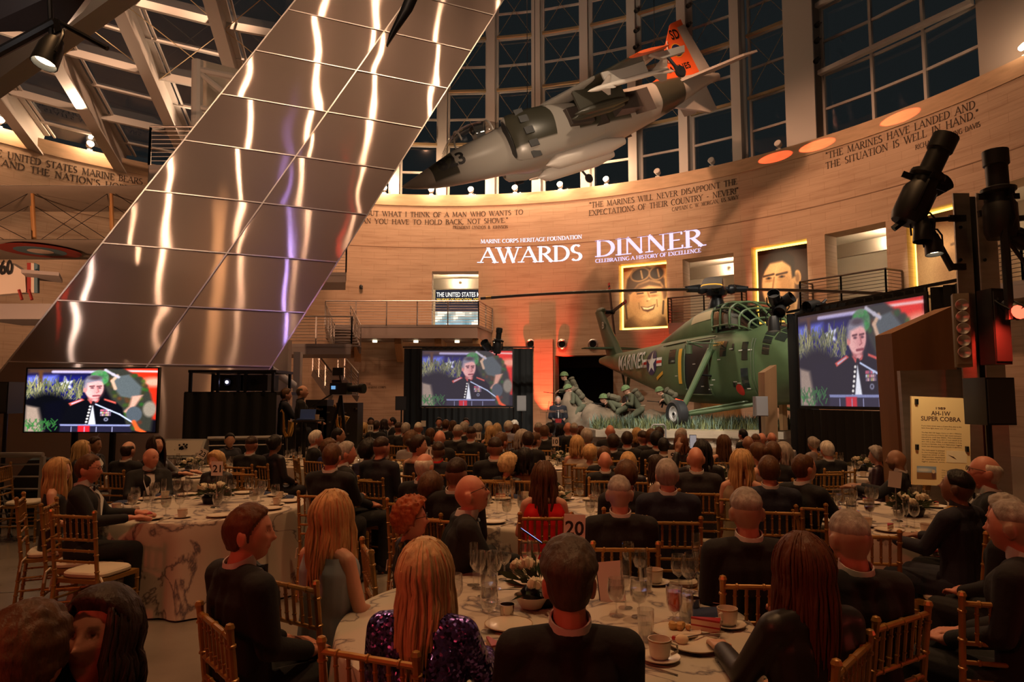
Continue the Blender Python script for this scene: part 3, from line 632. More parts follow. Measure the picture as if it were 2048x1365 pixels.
# pleated curtains
def curtain(name, label, p0, p1, z0, z1, parent=None, amp=.05, per=.22):
    p0, p1 = Vector((p0[0], p0[1], 0)), Vector((p1[0], p1[1], 0)); L = (p1-p0).length; X = (p1-p0)/L; Y = Vector((X.y, -X.x, 0)); mb = MB(); n = max(6, int(L/.045)); rings = []
    for i in range(n+1):
        t = i/n; q = p0+X*L*t+Y*(amp*math.sin(2*PI*t*L/per)+amp*.4*math.sin(5.1*t*L/per)); rings.append([q+Vector((0, 0, z0)), q+Vector((0, 0, (z0+z1)/2)), q+Vector((0, 0, z1)), q-Y*.03+Vector((0, 0, z1)), q-Y*.03+Vector((0, 0, z0))])
    mb.loft(rings); o = mb.build(name, M_DRAPE, parent, sharp=60)
    if label: tag(o, label, 'curtain')
    return o
def big_screen(label, p0, p1, zt, zb, dr0, dr1, dzt, side):
    w, h = (p1-p0).length, zt-zb; c = (p0+p1)/2; X = (p1-p0).normalized(); N = Vector((X.y, -X.x, 0))
    t = flat_thing('projection_screen', label, 'projection screen', (c.x, c.y, 0), math.atan2(X.y, X.x))
    mb = MB(); mb.box((0, .03, (zt+zb)/2), (w+.12, .03, h+.12)); mb.build('frame', M_BLACK, t)
    link('picture', picture_mesh('picture', PB, w, h, M_PJ, (.16, (.045, .035, .045))), t, (0, 0, (zt+zb)/2))
    mb = MB()
    for sx in (-1, 1): mb = MB(); mb.box((sx*(w/2-.1), .10, zb/2), (.05, .05, zb)); mb.box((sx*(w/2-.1), .1, .02), (.06, .8, .04)); mb.build('leg', M_BLKM, t)
    B = N*-.14
    curtain('drape', 'pleated black drape masking the outer edge of the %s' % side, p0-X*dr0+B, p0-X*.02+B, .02, dzt); curtain('drape', 'pleated black drape hanging on the inner side of the %s' % side, p1+X*.02+B, p1+X*dr1+B, .02, dzt)
    curtain('drape_skirt', 'black pleated skirt hanging under the %s' % side, p0-X*.02+N*.05, p1+X*.02+N*.05, .02, zb-.07)
    mb = MB(); a_, b_ = p0-X*(dr0+.05)+B, p1+X*(dr1+.05)+B; mb.bar(a_+Vector((0, 0, dzt+.05))-N*.02, b_+Vector((0, 0, dzt+.05))-N*.02, .05); tag(mb.build('drape_rail', M_BLKM), 'black rail carrying the drapes over the %s' % side, 'rail')
    curtain('drape_header', 'black valance above the %s' % side, p0-X*.02+B*.6, p1+X*.02+B*.6, zt+.07, dzt+.02)
p0, p1 = at(844, 760, 24), at(1025, 760, 24); zt, zb = at(844, 702, 24).z, at(844, 812, 24).z; p0.z = p1.z = 0
big_screen('large projection screen left of the podium showing the speaker at the lectern', p0, p1, zt, zb, .66, .72, at(805, 697, 24).z, 'centre screen')
p0, p1 = at(1598, 700, 14), at(1852, 700, 11); zt, zb = at(1597, 635, 14).z, at(1610, 812, 14).z; p0.z = p1.z = 0
big_screen('large angled projection screen beside the green helicopter showing the speaker', p0, p1, zt, zb, .50, .8, at(1553, 629, 14.5).z, 'angled screen')
# ---------------------------------------------------------------- portraits in glowing niches
def port(kind):
    if kind == 1:
        p = Paint(100, 144, (.80, .64, .42)); p.ell(.15, .9, .5, .5, (.66, .50, .31), .5); p.poly([(.0, 1), (.08, .86), (.3, .78), (.75, .78), (.95, .86), (1, 1)], (.45, .33, .20), .02); p.ell(.55, .86, .27, .16, (.66, .49, .30), .2)
        p.ell(.06, .52, .09, .11, (.36, .26, .17), .2); p.ell(.93, .47, .07, .1, (.38, .27, .17), .2)
        p.ell(.53, .55, .375, .34, (.80, .63, .42), .06); p.ell(.30, .60, .16, .25, (.68, .50, .31), .5); p.ell(.78, .66, .13, .2, (.88, .72, .50), .6)
        p.poly([(.05, .42), (.1, .2), (.25, .06), (.55, .02), (.85, .08), (.95, .25), (.96, .40), (.85, .28), (.6, .24), (.35, .3), (.16, .45)], (.27, .19, .12), .02); p.poly([(.16, .44), (.36, .30), (.62, .25), (.86, .31), (.9, .37), (.6, .33), (.3, .39)], (.35, .25, .16), .02)
        for cx, rx in ((.40, .20), (.78, .15)): p.ell(cx, .14, rx+.03, .115, (.56, .43, .28), .08, -12); p.ell(cx, .14, rx, .092, (.16, .11, .07), .1, -12); p.line([(cx+.02, .08), (cx+.05, .2)], .02, (.72, .58, .38), .7)
        for cx in (.40, .70): p.line([(cx-.09, .415), (cx+.08, .40)], .02, (.38, .26, .16)); p.line([(cx-.07, .45), (cx+.06, .445)], .018, (.25, .17, .11)); p.ell(cx, .50, .09, .02, (.62, .45, .28), .5)
        p.line([(.57, .44), (.62, .56), (.55, .58)], .018, (.58, .42, .26)); p.ell(.60, .55, .04, .025, (.92, .78, .56), .5); p.poly([(.40, .66), (.56, .68), (.74, .64), (.70, .72), (.56, .76), (.45, .73)], (.36, .22, .14), .012); p.poly([(.44, .675), (.57, .69), (.71, .66), (.68, .70), (.56, .72), (.47, .71)], (.95, .86, .68), .008)
        p.line([(.36, .6), (.38, .7)], .012, (.55, .4, .25)); p.line([(.77, .57), (.78, .68)], .012, (.6, .44, .28)); p.ell(.57, .83, .1, .035, (.84, .68, .46), .5); p.line([(.05, .6), (.08, .85)], .02, (.30, .21, .13)); p.line([(.92, .6), (.9, .8)], .02, (.30, .21, .13))
    elif kind == 2:
        p = Paint(100, 150, (.20, .13, .09)); p.ell(.5, 1.0, .6, .16, (.16, .11, .08), .3); p.poly([(.5, .9), (.78, .72), (.74, .9), (.62, 1)], (.70, .58, .42), .01); p.poly([(.2, .8), (.72, .6), (.7, .85), (.4, .93)], (.50, .38, .25), .03)
        p.ell(.40, .50, .32, .36, (.78, .62, .42), .06); p.ell(.56, .55, .16, .25, (.62, .46, .29), .5); p.ell(.78, .44, .07, .1, (.70, .54, .35), .12); p.ell(.78, .45, .04, .065, (.46, .33, .21), .4)
        p.poly([(.10, .36), (.12, .18), (.3, .06), (.55, .05), (.72, .16), (.74, .42), (.68, .44), (.66, .28), (.5, .19), (.25, .2), (.14, .3)], (.14, .10, .07), .02)
        for cx in (.22, .48): p.line([(cx-.1, .37), (cx+.1, .355)], .022, (.24, .16, .1)); p.ell(cx, .405, .06, .018, (.30, .20, .13), .4); p.ell(cx, .405, .022, .016, (.08, .05, .03), .3); p.ell(cx, .44, .08, .02, (.6, .45, .28), .5)
        p.line([(.33, .4), (.29, .56), (.35, .585)], .018, (.55, .40, .25)); p.line([(.22, .67), (.34, .66), (.48, .68)], .014, (.36, .22, .14)); p.line([(.26, .71), (.42, .715)], .012, (.64, .48, .31)); p.line([(.52, .58), (.56, .66)], .01, (.55, .4, .25)); p.ell(.34, .8, .12, .05, (.85, .69, .48), .6)
    else:
        p = Paint(100, 170, (.62, .50, .35)); p.ell(.95, .30, .55, .42, (.68, .52, .35), .06); p.ell(.75, .52, .4, .2, (.50, .37, .24), .3); p.poly([(.02, 1), (.1, .75), (.3, .62), (.6, .72), (1, .7), (1, 1)], (.52, .42, .29), .02)
        for k in range(8): p.line([(.15+.1*k, 1), (.3+.09*k, .68)], .01, (.44, .35, .24), .6)
        p.line([(.60, .30), (.8, .28)], .02, (.25, .17, .11)); p.line([(.72, .46), (.95, .45)], .02, (.4, .26, .17)); p.ell(.9, .18, .55, .12, (.58, .44, .29), .4)
    return p.noise(.12)
M_POST = mat('portrait_print', (1, 1, 1), .6, attr='Col'); M_LED = emat('cove_led', (1, .55, .08), 5.0)
for nk, kind, lab in (('n1', 1, 'large sepia portrait of a smiling pilot with goggles pushed up, in a lit niche'), ('n2', 2, 'large sepia portrait of a stern dark-haired man, in a lit niche behind the rotor'), ('n3', 3, 'large sepia portrait partly hidden by the steel column, in a lit niche')):
    a, b, z0, z1 = OP[nk]; niche(nk, .55, M_TRAV, 'wall_reveal'); pa, pb = wp(a, 0, RW+.36), wp(b, 0, RW+.36); X = (pb-pa).normalized(); w = (pb-pa).length; c = (pa+pb)/2; c.z = (z0+z1)/2
    t = flat_thing('portrait', lab, 'portrait', c, math.atan2(X.y, X.x), 'portraits in the wall niches'); h = z1-z0; g = .13
    link('print', picture_mesh('print', port(kind), w-2*g, h-2*g, M_POST), t, (0, -.03, 0)); mb = MB(); mb.box((0, 0, 0), (w-2*g, .04, h-2*g)); mb.build('board', M_BLACK, t)
    mb = MB()
    for sx in (-1, 1): mb.box((sx*(w/2-g*.55), .05, 0), (g*.7, .02, h-.06))
    for sz in (-1, 1): mb.box((0, .05, sz*(h/2-g*.55)), (w-.06, .02, g*.7))
    mb.build('glow_strip', M_LED, t); mb = MB(); mb.box((0, .14, 0), (w+.02, .03, h+.02)); struct(mb.build('wall_niche_back', M_WHITE)).matrix_world = Matrix.Translation(c) @ Matrix.Rotation(math.atan2(X.y, X.x), 4, 'Z')
    lamp('portrait_fill', 'SPOT', c+Vector((X.y, -X.x, 0))*5+Vector((0, 0, 4)), c, 2400, (1, .78, .5), .1, 27, 1.0)  # unseen fill lamp added before each niche to brighten the print
# ---------------------------------------------------------------- balconies, stair, column
M_DECK = mat('deck_steel', (.34, .30, .28), .5, .2)
def railing(label, path, z, h=1.07, nb=8, group='steel railings', name='railing', post=1.55, mt=None):
    t = thing(name, label, 'railing', (path[0][0], path[0][1], path[0][2] if len(path[0]) > 2 else z), group=group); o = Vector(t.location); mt = mt or M_RAIL
    P = [Vector((p[0], p[1], p[2] if len(p) > 2 else z))-o for p in path]
    for a, b in zip(P, P[1:]):
        n = max(1, round((b-a).length/post))
        for i in range(n+1):
            q = a.lerp(b, i/n); mb = MB(); mb.box(q+Vector((0, 0, h/2)), (.05, .05, h)); mb.build('post', mt, t)
        mb = MB(); mb.tube([a+Vector((0, 0, h+.02)), b+Vector((0, 0, h+.02))], .035, 8); mb.build('handrail', mt, t)
        mb = MB()
        for k in range(nb): zz = .12+(h-.22)*k/(nb-1); mb.tube([a+Vector((0, 0, zz)), b+Vector((0, 0, zz))], .012, 5)
        mb.build('rail_bars', mt, t)['kind'] = 'stuff'
    return t
def deck(name, label, pts, z, th):
    t = thing(name, label, 'balcony', (pts[0][0], pts[0][1], z-th)); o = Vector(t.location)
    mb = MB(); mb.hexa([Vector((x, y, z-.12))-o for x, y in pts], [Vector((x, y, z))-o for x, y in pts]); mb.build('slab', M_DECK, t)
    c = Vector((sum(p[0] for p in pts)/len(pts), sum(p[1] for p in pts)/len(pts), 0)); mb = MB()
    q = [Vector((x, y, 0)).lerp(c, .012) for x, y in pts]
    mb.hexa([p+Vector((0, 0, z-th))-o for p in q], [p+Vector((0, 0, z-.10))-o for p in q]); mb.build('fascia', mat('fascia_paint', (.36, .30, .27), .5), t); return t
b1 = [at(650, 650, 31), at(957, 650, 31), wall_hit(985, 655)[0], wall_hit(655, 648)[0]]
b1 = [(b1[0].x, b1[0].y), (b1[1].x, b1[1].y), tuple(wp(b1[2], 0, RW-.02)[:2]), tuple(wp(b1[3], 0, RW-.02)[:2])]
t = deck('balcony', 'long upper balcony below the lit banner opening', b1, ZD, .62)
for u in (716, 796, 876, 952):
    mb = MB(); a = at(u, 668, 31.2); a.z = ZD-.62; ph = math.atan2(a.x-CX, a.y-CY); e = wp(ph, ZD-.62, RW); o_ = Vector(t.location)
    s_ = Vector((e.y-a.y, -(e.x-a.x), 0)).normalized()*.16; mb.hexa([p-o_ for p in (a-s_, a-s_+Vector((0, 0, -.25)), e-s_+Vector((0, 0, -.95)), e-s_)], [p-o_ for p in (a+s_, a+s_+Vector((0, 0, -.25)), e+s_+Vector((0, 0, -.95)), e+s_)]); mb.build('corbel', M_LWOOD, t)
    lamp('downlight', 'SPOT', a.lerp(e, .5)+Vector((.8, 0, -.05)), a.lerp(e, .5)+Vector((.8, 0, -5)), 60, WARM, .05, 90)
    mb = MB(); mb.lathe([(.0, 0), (.11, 0), (.11, .09), (0, .09)], 12, a.lerp(e, .4)+Vector((.8, 0, -.1))-o_); mb.build('downlight', emat('downlight_glow', (1, .8, .5), 3), t)
railing('steel bar railing along the long upper balcony under the banner', [b1[0], b1[1], b1[2]], ZD)
b2 = [at(560, 688, 27), at(703, 688, 27), at(703, 684, 29.6), at(560, 684, 29.6)]; zb2 = at(600, 688, 27).z; b2 = [(p.x, p.y) for p in b2]
deck('balcony', 'lower stair landing beside the foot of the mast', b2, zb2, .42)
railing('steel bar railing round the lower stair landing beside the mast', [b2[0], b2[1], b2[2]], zb2)
a, b = b2[2], b1[0]
def stair(name, label, lo, hi, wd, n):
    lo, hi = Vector(lo), Vector(hi); t = thing(name, label, 'stair', lo); d = hi-lo; X = Vector((d.x, d.y, 0)); run = X.length; X.normalize(); Y = Vector((X.y, -X.x, 0)); mb = MB()
    for i in range(n): q = d*((i+.5)/n)-X*0; mb.bar(q-Y*wd/2, q+Y*wd/2, run/n, .05)
    mb.build('treads', M_DECK, t)['kind'] = 'stuff'
    for s_ in (-1, 1):
        mb = MB(); mb.bar(Y*s_*wd/2+Vector((0, 0, -.12)), d+Y*s_*wd/2+Vector((0, 0, -.12)), .06, .3); mb.build('stringer', M_DECK, t)
        mb = MB(); mb.tube([Y*s_*wd/2+Vector((0, 0, .95)), d+Y*s_*wd/2+Vector((0, 0, .95))], .035, 6)
        for k in range(6): zz = .12+.13*k; mb.tube([Y*s_*wd/2+Vector((0, 0, zz)), d+Y*s_*wd/2+Vector((0, 0, zz))], .011, 5)
        for k in range(4): q = d*(k/3)+Y*s_*wd/2; mb.box(q+Vector((0, 0, .45)), (.05, .05, 1.0))
        mb.build('railing', M_RAIL, t)
    return t
stair('stair_flight', 'short steel stair flight climbing from the landing to the upper balcony', (b2[1][0]-.6, b2[1][1]+1.8, zb2), (b1[0][0]+.5, b1[0][1]+.4, ZD), 1.1, 8)
stair('stair_flight', 'steel stair flight with bar rails rising behind the camera operator', at(690, 792, 29), (at(632, 735, 29).x, 30.5, 3.0), 1.2, 14)
mb = MB(); p = at(594, 800, 26); mb.box((0, 0, zb2/2-.2), (.26, .3, zb2-.4)); o = mb.build('column_1', M_WHITEST); o.location = (p.x, p.y, 0); struct(o)
mb = MB(); p = at(560, 800, 24); mb.box((0, 0, 1.9), (1.2, .4, 3.8)); o = mb.build('wall_stair_core', mat('stair_core', (.35, .30, .27), .6)); o.location = (p.x-.3, p.y, 0); struct(o)
mb = MB(); a = at(541, 738, 16.6); b = at(588, 771, 17.4); mb.tube([a, b], .09, 12); tag(mb.build('brace_pipe', M_WHITEST), 'thick diagonal steel brace pipe at the foot of the mast', 'pipe')
# second landing glimpsed behind the mast and at its left shoulder
d3 = [at(640, 545, 27), at(692, 545, 27), at(692, 545, 29), at(640, 545, 29)]; z3 = d3[0].z; d3 = [(p.x, p.y) for p in d3]
deck('balcony', 'small platform peeping out behind the right edge of the mast', d3, z3, .4); railing('short railing on the small platform behind the mast', [d3[0], d3[1], d3[2]], z3)
d4 = [at(298, 330, 19), at(420, 330, 19), at(420, 330, 21.5), at(300, 318, 21)]; z4 = d4[0].z; d4 = [(p.x, p.y) for p in d4]
deck('balcony', 'curved service platform behind the left shoulder of the mast', d4, z4, .5); railing('railing of the service platform behind the left shoulder of the mast', [d4[3], d4[0], d4[1]], z4, 1.1)
mb = MB(); mb.tube([at(393, 300, 20.5), at(395, 122, 20.5)], .17, 10); mb.tube([at(400, 140, 20.5), at(520, 165, 20.5)], .11, 8); mb.tube([at(402, 148, 20.5), at(455, 190, 20.5)], .09, 8); mb.tube([at(396, 215, 20.5), at(480, 230, 20.5)], .09, 8)
struct(mb.build('column_2', M_WHITEST))
mb = MB(); mb.hexa([at(398, 225, 21), at(404, 120, 21), at(520, 150, 22), at(520, 250, 22)], [at(398, 225, 21.2), at(404, 120, 21.2), at(520, 150, 22.2), at(520, 250, 22.2)]); struct(mb.build('wall_service_shaft', M_WHITE))
# railings before the other upper openings
for n, lab in (('gallery2', 'railing across the opening between the two portraits'), ('gallery3', 'railing across the lit opening above the angled screen'), ('gallery4', 'railing across the opening behind the right stage lights')):
    a, b, z0, z1 = OP[n]; e = R(1.6); dd = .5 if n == 'gallery2' else 1.0; q = [wp(a-e, 0, RW-.05), wp(a-e, 0, RW-dd), wp((a+b)/2, 0, RW-dd-.05), wp(b+e, 0, RW-dd), wp(b+e, 0, RW-.05)]
    deck('balcony', 'shallow balcony slab under the %s' % lab[8:], [(p.x, p.y) for p in q], ZD, .5)
    railing('dark bar '+lab, [(p.x, p.y) for p in q], ZD, 1.1, mt=mat('dark_rail', (.16, .13, .11), .4, .8))
# exit sign and ceiling details
a, b, z0, z1 = OP['gallery3']; p = wp(b-.02, z1-.55, RW+2.0); mb = MB(); mb.box((0, 0, 0), (.5, .06, .28)); t = tag(mb.build('exit_sign', mat('exit_box', (.6, .5, .4), .5)), 'small lit EXIT sign hanging in the right upper opening', 'sign'); t.location = p; t.rotation_euler.z = -(a+b)/2
V, F = sans('EXIT', .36, .16, .02); mb = MB(); mb.add([Vector((v.x-.18, -.034, v.y-.08)) for v in V], F); mb.build('lettering', emat('exit_red', (1, .08, .03), 2), t)
# ---------------------------------------------------------------- small fixtures on the wall
M_BULB = emat('lamp_bulb', (1, .82, .58), 60.0)
def cope_light(u, v, lit):
    ph, _ = wall_hit(u, v+6); p = wp(ph, ZT+.03, RW+.15); t = thing('flood_light', 'placeholder', 'lamp', p, (0, 0, -ph), 'floodlights on the wall top')
    mb = MB(); mb.box((0, .05, .05), (.2, .2, .1)); mb.tube([(0, .05, .1), (0, .05, .2)], .03, 6); mb.build('base', M_WHITEST, t)
    mb = MB(); mb.lathe([(.0, -.14), (.12, -.12), (.15, .1), (.13, .12), (0, .12)], 12, (0, 0, 0), Matrix.Translation((0, 0, .30)) @ Matrix.Rotation(R(72), 4, 'X')); mb.build('housing', M_WHITEST, t)
    if lit:
        mb = MB(); mb.ball((0, -.18, .26), .085, 10); mb.build('bulb', M_BULB, t); lamp('flood_light_glow', 'POINT', wp(ph, ZT+.5, RW-.25), None, 190 if u < 2000 else 25, (1, .62, .36), .1)
    return t
cl = [(1, 249, 'leftmost lit floodlight on the left wall top'), (181, 297, 'lit floodlight above the word marine on the left wall'), (768, 387, 'lit floodlight at the right edge of the mast'), (862, 389, 'lit floodlight just under the jet nose'), (941, 388, 'second lit floodlight right of the jet nose'), (1029, 384, 'third lit floodlight right of the jet nose'), (1119, 378, 'lit floodlight below the jet gun pods'), (1211, 367, 'lit floodlight below the jet wheel, rightmost lit one'),
      (1313, 349, 'unlit white floodlight left of the word never'), (1421, 327, 'unlit white floodlight above the word disappoint'), (1554, 292, 'unlit white floodlight below the narrow window bay'), (2044, 88, 'lit floodlight at the far right end of the wall top')]
for i, (u, v, lab) in enumerate(cl): cope_light(u, v, i not in (8, 9, 10))['label'] = lab
for u, lab in ((1062, 'round wall uplight fitting right of the centre screen'), (1125, 'round wall uplight fitting left of the tail rotor'), (1187, 'round wall uplight fitting behind the helicopter tail')):
    ph, z = wall_hit(u, 689); t = thing('wall_light', lab, 'lamp', wp(ph, z, RW-.02), (0, 0, -ph), 'round wall fittings'); Mx = Matrix.Rotation(R(90), 4, 'X')
    mb = MB(); mb.lathe([(.16, 0), (.25, 0), (.25, .10), (.2, .14), (.16, .10)], 20, (0, 0, 0), Mx, cap=False); mb.build('ring', M_RAIL, t); mb = MB(); mb.lathe([(0, .02), (.17, .02), (.17, .05), (0, .05)], 18, (0, 0, 0), Mx); mb.build('lens', M_BLKM, t)
mb = MB(); ph, z = wall_hit(722, 579); mb.lathe([(0, 0), (.09, 0), (.09, .14), (.05, .2), (0, .2)], 10); o = tag(mb.build('camera_dome', M_BLKM), 'small dark security camera on the wall above the long balcony', 'camera'); o.location = wp(ph, z, RW-.12)
# ---------------------------------------------------------------- theatrical spotlights
def stage_light(label, p, aim, s=1.0, lit=False, kind='profile', grp='stage spotlights'):
    d = Vector(aim).normalized(); t = thing('stage_spotlight', label, 'spotlight', p, d.to_track_quat('Z', 'Y').to_euler(), grp); t.scale = (s, s, s)
    mb = MB()
    if kind == 'profile':
        mb.lathe([(0, -.34), (.11, -.34), (.13, -.28), (.13, -.05), (.10, .0), (.10, .05), (.135, .07), (.135, .10), (.085, .12), (.085, .30), (.10, .31), (.10, .44), (.085, .44), (.08, .36), (0, .36)], 14); mb.build('body', M_BLACK, t)
        for k in range(4): mb = MB(); mb.box((.13*math.cos(k*PI/2), .13*math.sin(k*PI/2), .03), (.10 if k % 2 == 0 else .015, .015 if k % 2 == 0 else .10, .05)); mb.build('shutter', M_BLKM, t)
    else:
        mb.lathe([(0, -.2), (.09, -.2), (.12, -.1), (.13, .12), (.12, .12), (.10, 0), (0, .0)], 14); mb.build('body', M_BLACK, t)
    mb = MB(); mb.tube([(.145, 0, 0), (.16, 0, -.2), (.1, 0, -.30), (-.1, 0, -.30), (-.16, 0, -.2), (-.145, 0, 0)], .015, 6); mb.tube([(0, 0, -.3), (0, .06, -.42)], .03, 6); mb.build('yoke', M_BLKM, t)
    if lit: mb = MB(); mb.lathe([(0, .05), (.105, .05), (.105, .06), (0, .06)], 14); mb.build('lens', emat('lamp_face', (1, .78, .5), 7), t)
    return t
up = (-.05, -.05, 1)
for k, (u, v, lab) in enumerate([(1274, 22, 'dark spotlight on the window fin left of the jet fin, topmost of four'), (1273, 62, 'dark spotlight on the fin left of the jet tail, second of four'), (1272, 95, 'dark spotlight on the fin left of the jet tail, third of four'), (1271, 128, 'dark spotlight on the fin left of the jet tail, lowest'), (1378, 12, 'upper dark spotlight directly above the jet tail fin'), (1378, 50, 'dark spotlight just above the orange jet tail tip'),
     (1636, 50, 'top dark spotlight on the wide fin beside the big window'), (1635, 82, 'middle dark spotlight on the wide fin beside the big window'), (1634, 122, 'lowest dark spotlight on the wide fin beside the big window')]):
    ph, z = wall_hit(u, v, RW-.1); stage_light(lab, wp(ph, z, RW-.14), (-.5, -.6, -.6), .85, False, 'can', 'spotlights on the window fins')
# right hand lighting post with its lights
def pst(u0, u1, v0, D, name, label, m, th=.05, zb=0):
    a, b = at(u0, v0, D), at(u1, v0, D); mb = MB(); w = b.x-a.x; mb.box((w/2, 0, (a.z-zb)/2), (w, th, a.z-zb)); o = tag(mb.build(name, m), label, 'post'); o.location = (a.x, D, zb); return o
post = thing('lighting_post', 'tall steel lighting post with two brushed plates and a dark core at right', 'post', (4.65, 7.1, 0))
def part(mbx, nm, m, t): o = mbx.build(nm, m, t); o.location = -Vector(t.location); return o
for u0, u1 in ((1905, 1937), (1951, 1988)):
    a, b = at(u0, 387, 7.0), at(u1, 383, 7.0); mb = MB(); mb.box(((a.x+b.x)/2, 7.0, a.z/2), (b.x-a.x, .02, a.z)); part(mb, 'plate', M_ALU, post)
    for v in (455, 520, 590, 640):
        mb = MB(); q = at((u0+u1)/2, v, 6.98); mb.lathe([(0, 0), (.02, 0), (.015, .012), (0, .012)], 8, (0, 0, 0), Matrix.Translation(q) @ Matrix.Rotation(R(90), 4, 'X')); part(mb, 'bolt', M_BLKM, post)
a, b = at(1931, 395, 7.1), at(1957, 395, 7.1); mb = MB(); mb.box(((a.x+b.x)/2, 7.15, a.z/2), (b.x-a.x+.02, .16, a.z)); part(mb, 'core', M_BLACK, post)
for v in (437, 534): a, b = at(1898, v, 6.96), at(1931, v, 6.96); mb = MB(); mb.bar(a, b, .03, .065); part(mb, 'clamp', M_BLACK, post)
a = at(1957, 428, 6.96); b = at(1982, 424, 6.96); mb = MB(); mb.bar(a, b, .03, .065); part(mb, 'clamp', M_BLACK, post)
arm = MB(); A0 = at(1842, 425, 6.9); arm.tube([at(1842, 425, 6.9), at(1905, 540, 6.95)], .035, 8); arm.tube([at(1850, 442, 6.9), at(1906, 437, 6.95)], .025, 8); tag(arm.build('light_bracket', M_BLACK), 'black triangular bracket carrying the tilted spotlight', 'bracket')
stage_light('big tilted spotlight pointing up on the bracket left of the post', at(1846, 370, 6.85), (.42, -.1, .9), 1.25)
stage_light('smaller spotlight hung beside the big tilted one', at(1880, 372, 7.0), (.8, -.2, .5), .7, False, 'can')
stage_light('small black lamp head hanging below the bracket', at(1845, 468, 6.8), (-.1, -.1, -1), .7, False, 'can')
stage_light('lit downward lamp glowing under the bracket', at(1867, 495, 6.8), (0, -.15, -1), .65, True, 'can')
mb = MB(); mb.tube([at(2008, 450, 6.6), at(2020, 640, 6.6)], .04, 8); mb.tube([at(2005, 440, 6.6), at(2060, 435, 6.7)], .03, 8); mb.tube([at(2015, 480, 6.6), at(2060, 540, 6.7)], .02, 8); tag(mb.build('light_pole', M_BLACK), 'black hanging pole with arms beside the steel post', 'pole')
stage_light('upright spotlight pointing at the ceiling right of the steel post', at(1998, 400, 6.7), (-.02, 0, 1), 1.15)
stage_light('dark lamp head on the right arm of the pole', at(2035, 475, 6.7), (.8, -.1, -.4), .8, False, 'can')
stage_light('red lit lamp at the lower end of the hanging pole', at(2030, 620, 6.6), (.3, -.6, -.5), .6, False, 'can')
mb = MB(); mb.lathe([(0, 0), (.07, 0), (.07, .01), (0, .01)], 12, (0, 0, 0), Matrix.Translation(at(2037, 625, 6.5)) @ Matrix.Rotation(R(75), 4, 'X')); tag(mb.build('red_lens', emat('red_lamp', (1, .06, .03), 4)), 'glowing red lens of the lamp by the right pole', 'lamp')
for k, (u, v, D, lab, ai) in enumerate([(1548, 595, 14.4, 'dark moving light on top of the angled screen drape, upper', (-.3, -.6, .5)), (1575, 600, 14.4, 'dark moving light on top of the angled screen drape, right', (.5, -.6, .4)), (1560, 622, 14.4, 'dark light under the top bracket of the angled screen', (-.4, -.6, -.4)), (1548, 652, 14.4, 'small downward light at the outer edge of the angled screen', (0, -.1, -1)), (1622, 613, 13.8, 'small dark light lying along the top of the angled screen', (-.8, -.3, -.2)), (972, 690, 23.8, 'left moving light above the centre screen', (-.4, -.6, .6)), (996, 685, 23.8, 'right moving light above the centre screen', (.1, -.3, .9))]):
    stage_light(lab, at(u, v, D), ai, 1.0 if D < 20 else 1.15, k == 3, 'can' if k != 6 else 'profile')
# hanging spotlight and dark airframe in the upper left corner
mb = MB(); mb.hexa([at(-60, -60, 8), at(215, -60, 8), at(125, 60, 8.4), at(-60, 66, 8.2)], [p+Vector((0, .4, .5)) for p in (at(-60, -60, 8), at(215, -60, 8), at(125, 60, 8.4), at(-60, 66, 8.2))]); tag(mb.build('dark_wing', mat('dark_airframe', (.035, .028, .03), .3)), 'dark wing underside hanging in the upper left corner', 'aircraft')
mb = MB(); mb.tube([at(-30, 120, 7.8), at(110, 45, 7.8)], .06, 8); mb.tube([at(110, 40, 7.8), at(215, 97, 7.8)], .03, 8); mb.tube([at(98, -30, 7.8), at(103, 78, 7.8)], .03, 8); tag(mb.build('strut_frame', M_BLKM), 'black struts below the dark wing in the upper left', 'strut')
stage_light('lit spotlight with barn doors hanging in the upper left corner', at(96, 110, 7.6), (-.15, -.25, -1), 1.1, True, 'can')
stage_light('tiny lit lamp on the left roof beam', at(30, 150, 12.7), (.2, -.4, -1), .8, True, 'can')
# ---------------------------------------------------------------- pylons, text panel, loudspeakers at right
def wedge(name, label, px, D, th, m, base_u):
    P = [at(u, v, D) for u, v in px]; z = min(p.z for p in P); mb = MB(); o = Vector((P[0].x, D, 0)); b0, b1_ = at(base_u[0], 900, D), at(base_u[1], 900, D)
    poly = [Vector((b0.x, D, 0)), *P, Vector((b1_.x, D, 0))]; mb.extrude([p-o for p in poly], (0, th, 0)); t = tag(mb.build(name, m), label, 'exhibit pylon'); t.location = o; return t
wedge('pylon', 'brown wooden pylon with a sloping top beside the angled screen', [(1783, 667), (1906, 612)], 7.7, .35, M_WOOD, (1802, 1925))
wedge('pylon', 'narrow wooden pylon with sloping top left of the angled screen', [(1529, 745), (1553, 730)], 15.2, .4, M_WOOD, (1531, 1556))
wedge('steel_backboard', 'brushed steel backboard behind the aircraft text panel', [(1800, 742), (1925, 739)], 7.2, .06, M_ALU, (1816, 1948))
sl = at(1872, 795, 6.4); t = thing('text_panel', 'cream text panel headed AH-1W Super Cobra on the steel backboard', 'sign', (sl.x, 6.4, 0), (0, 0, 0)); zt, zb = at(1872, 795, 6.4).z, at(1880, 972, 6.4).z; w = at(1930, 795, 6.4).x-at(1814, 795, 6.4).x; h = zt-zb
pn = MB(); pn.box((0, 0, 0), (w, .02, h)); pe = pn.build('panel', mat('cream_panel', (.86, .62, .30), .45), t); pe.location = (.02, 0, (zt+zb)/2); pe.rotation_euler = (0, R(2.2), 0); ys = -.0115
lamp('panel_spot', 'SPOT', at(1880, 640, 5.6), at(1872, 850, 6.4), 26, (1, .74, .42), .05, 60, .8); M_INK = mat('brown_ink', (.10, .05, .03), .6)
mb = MB()
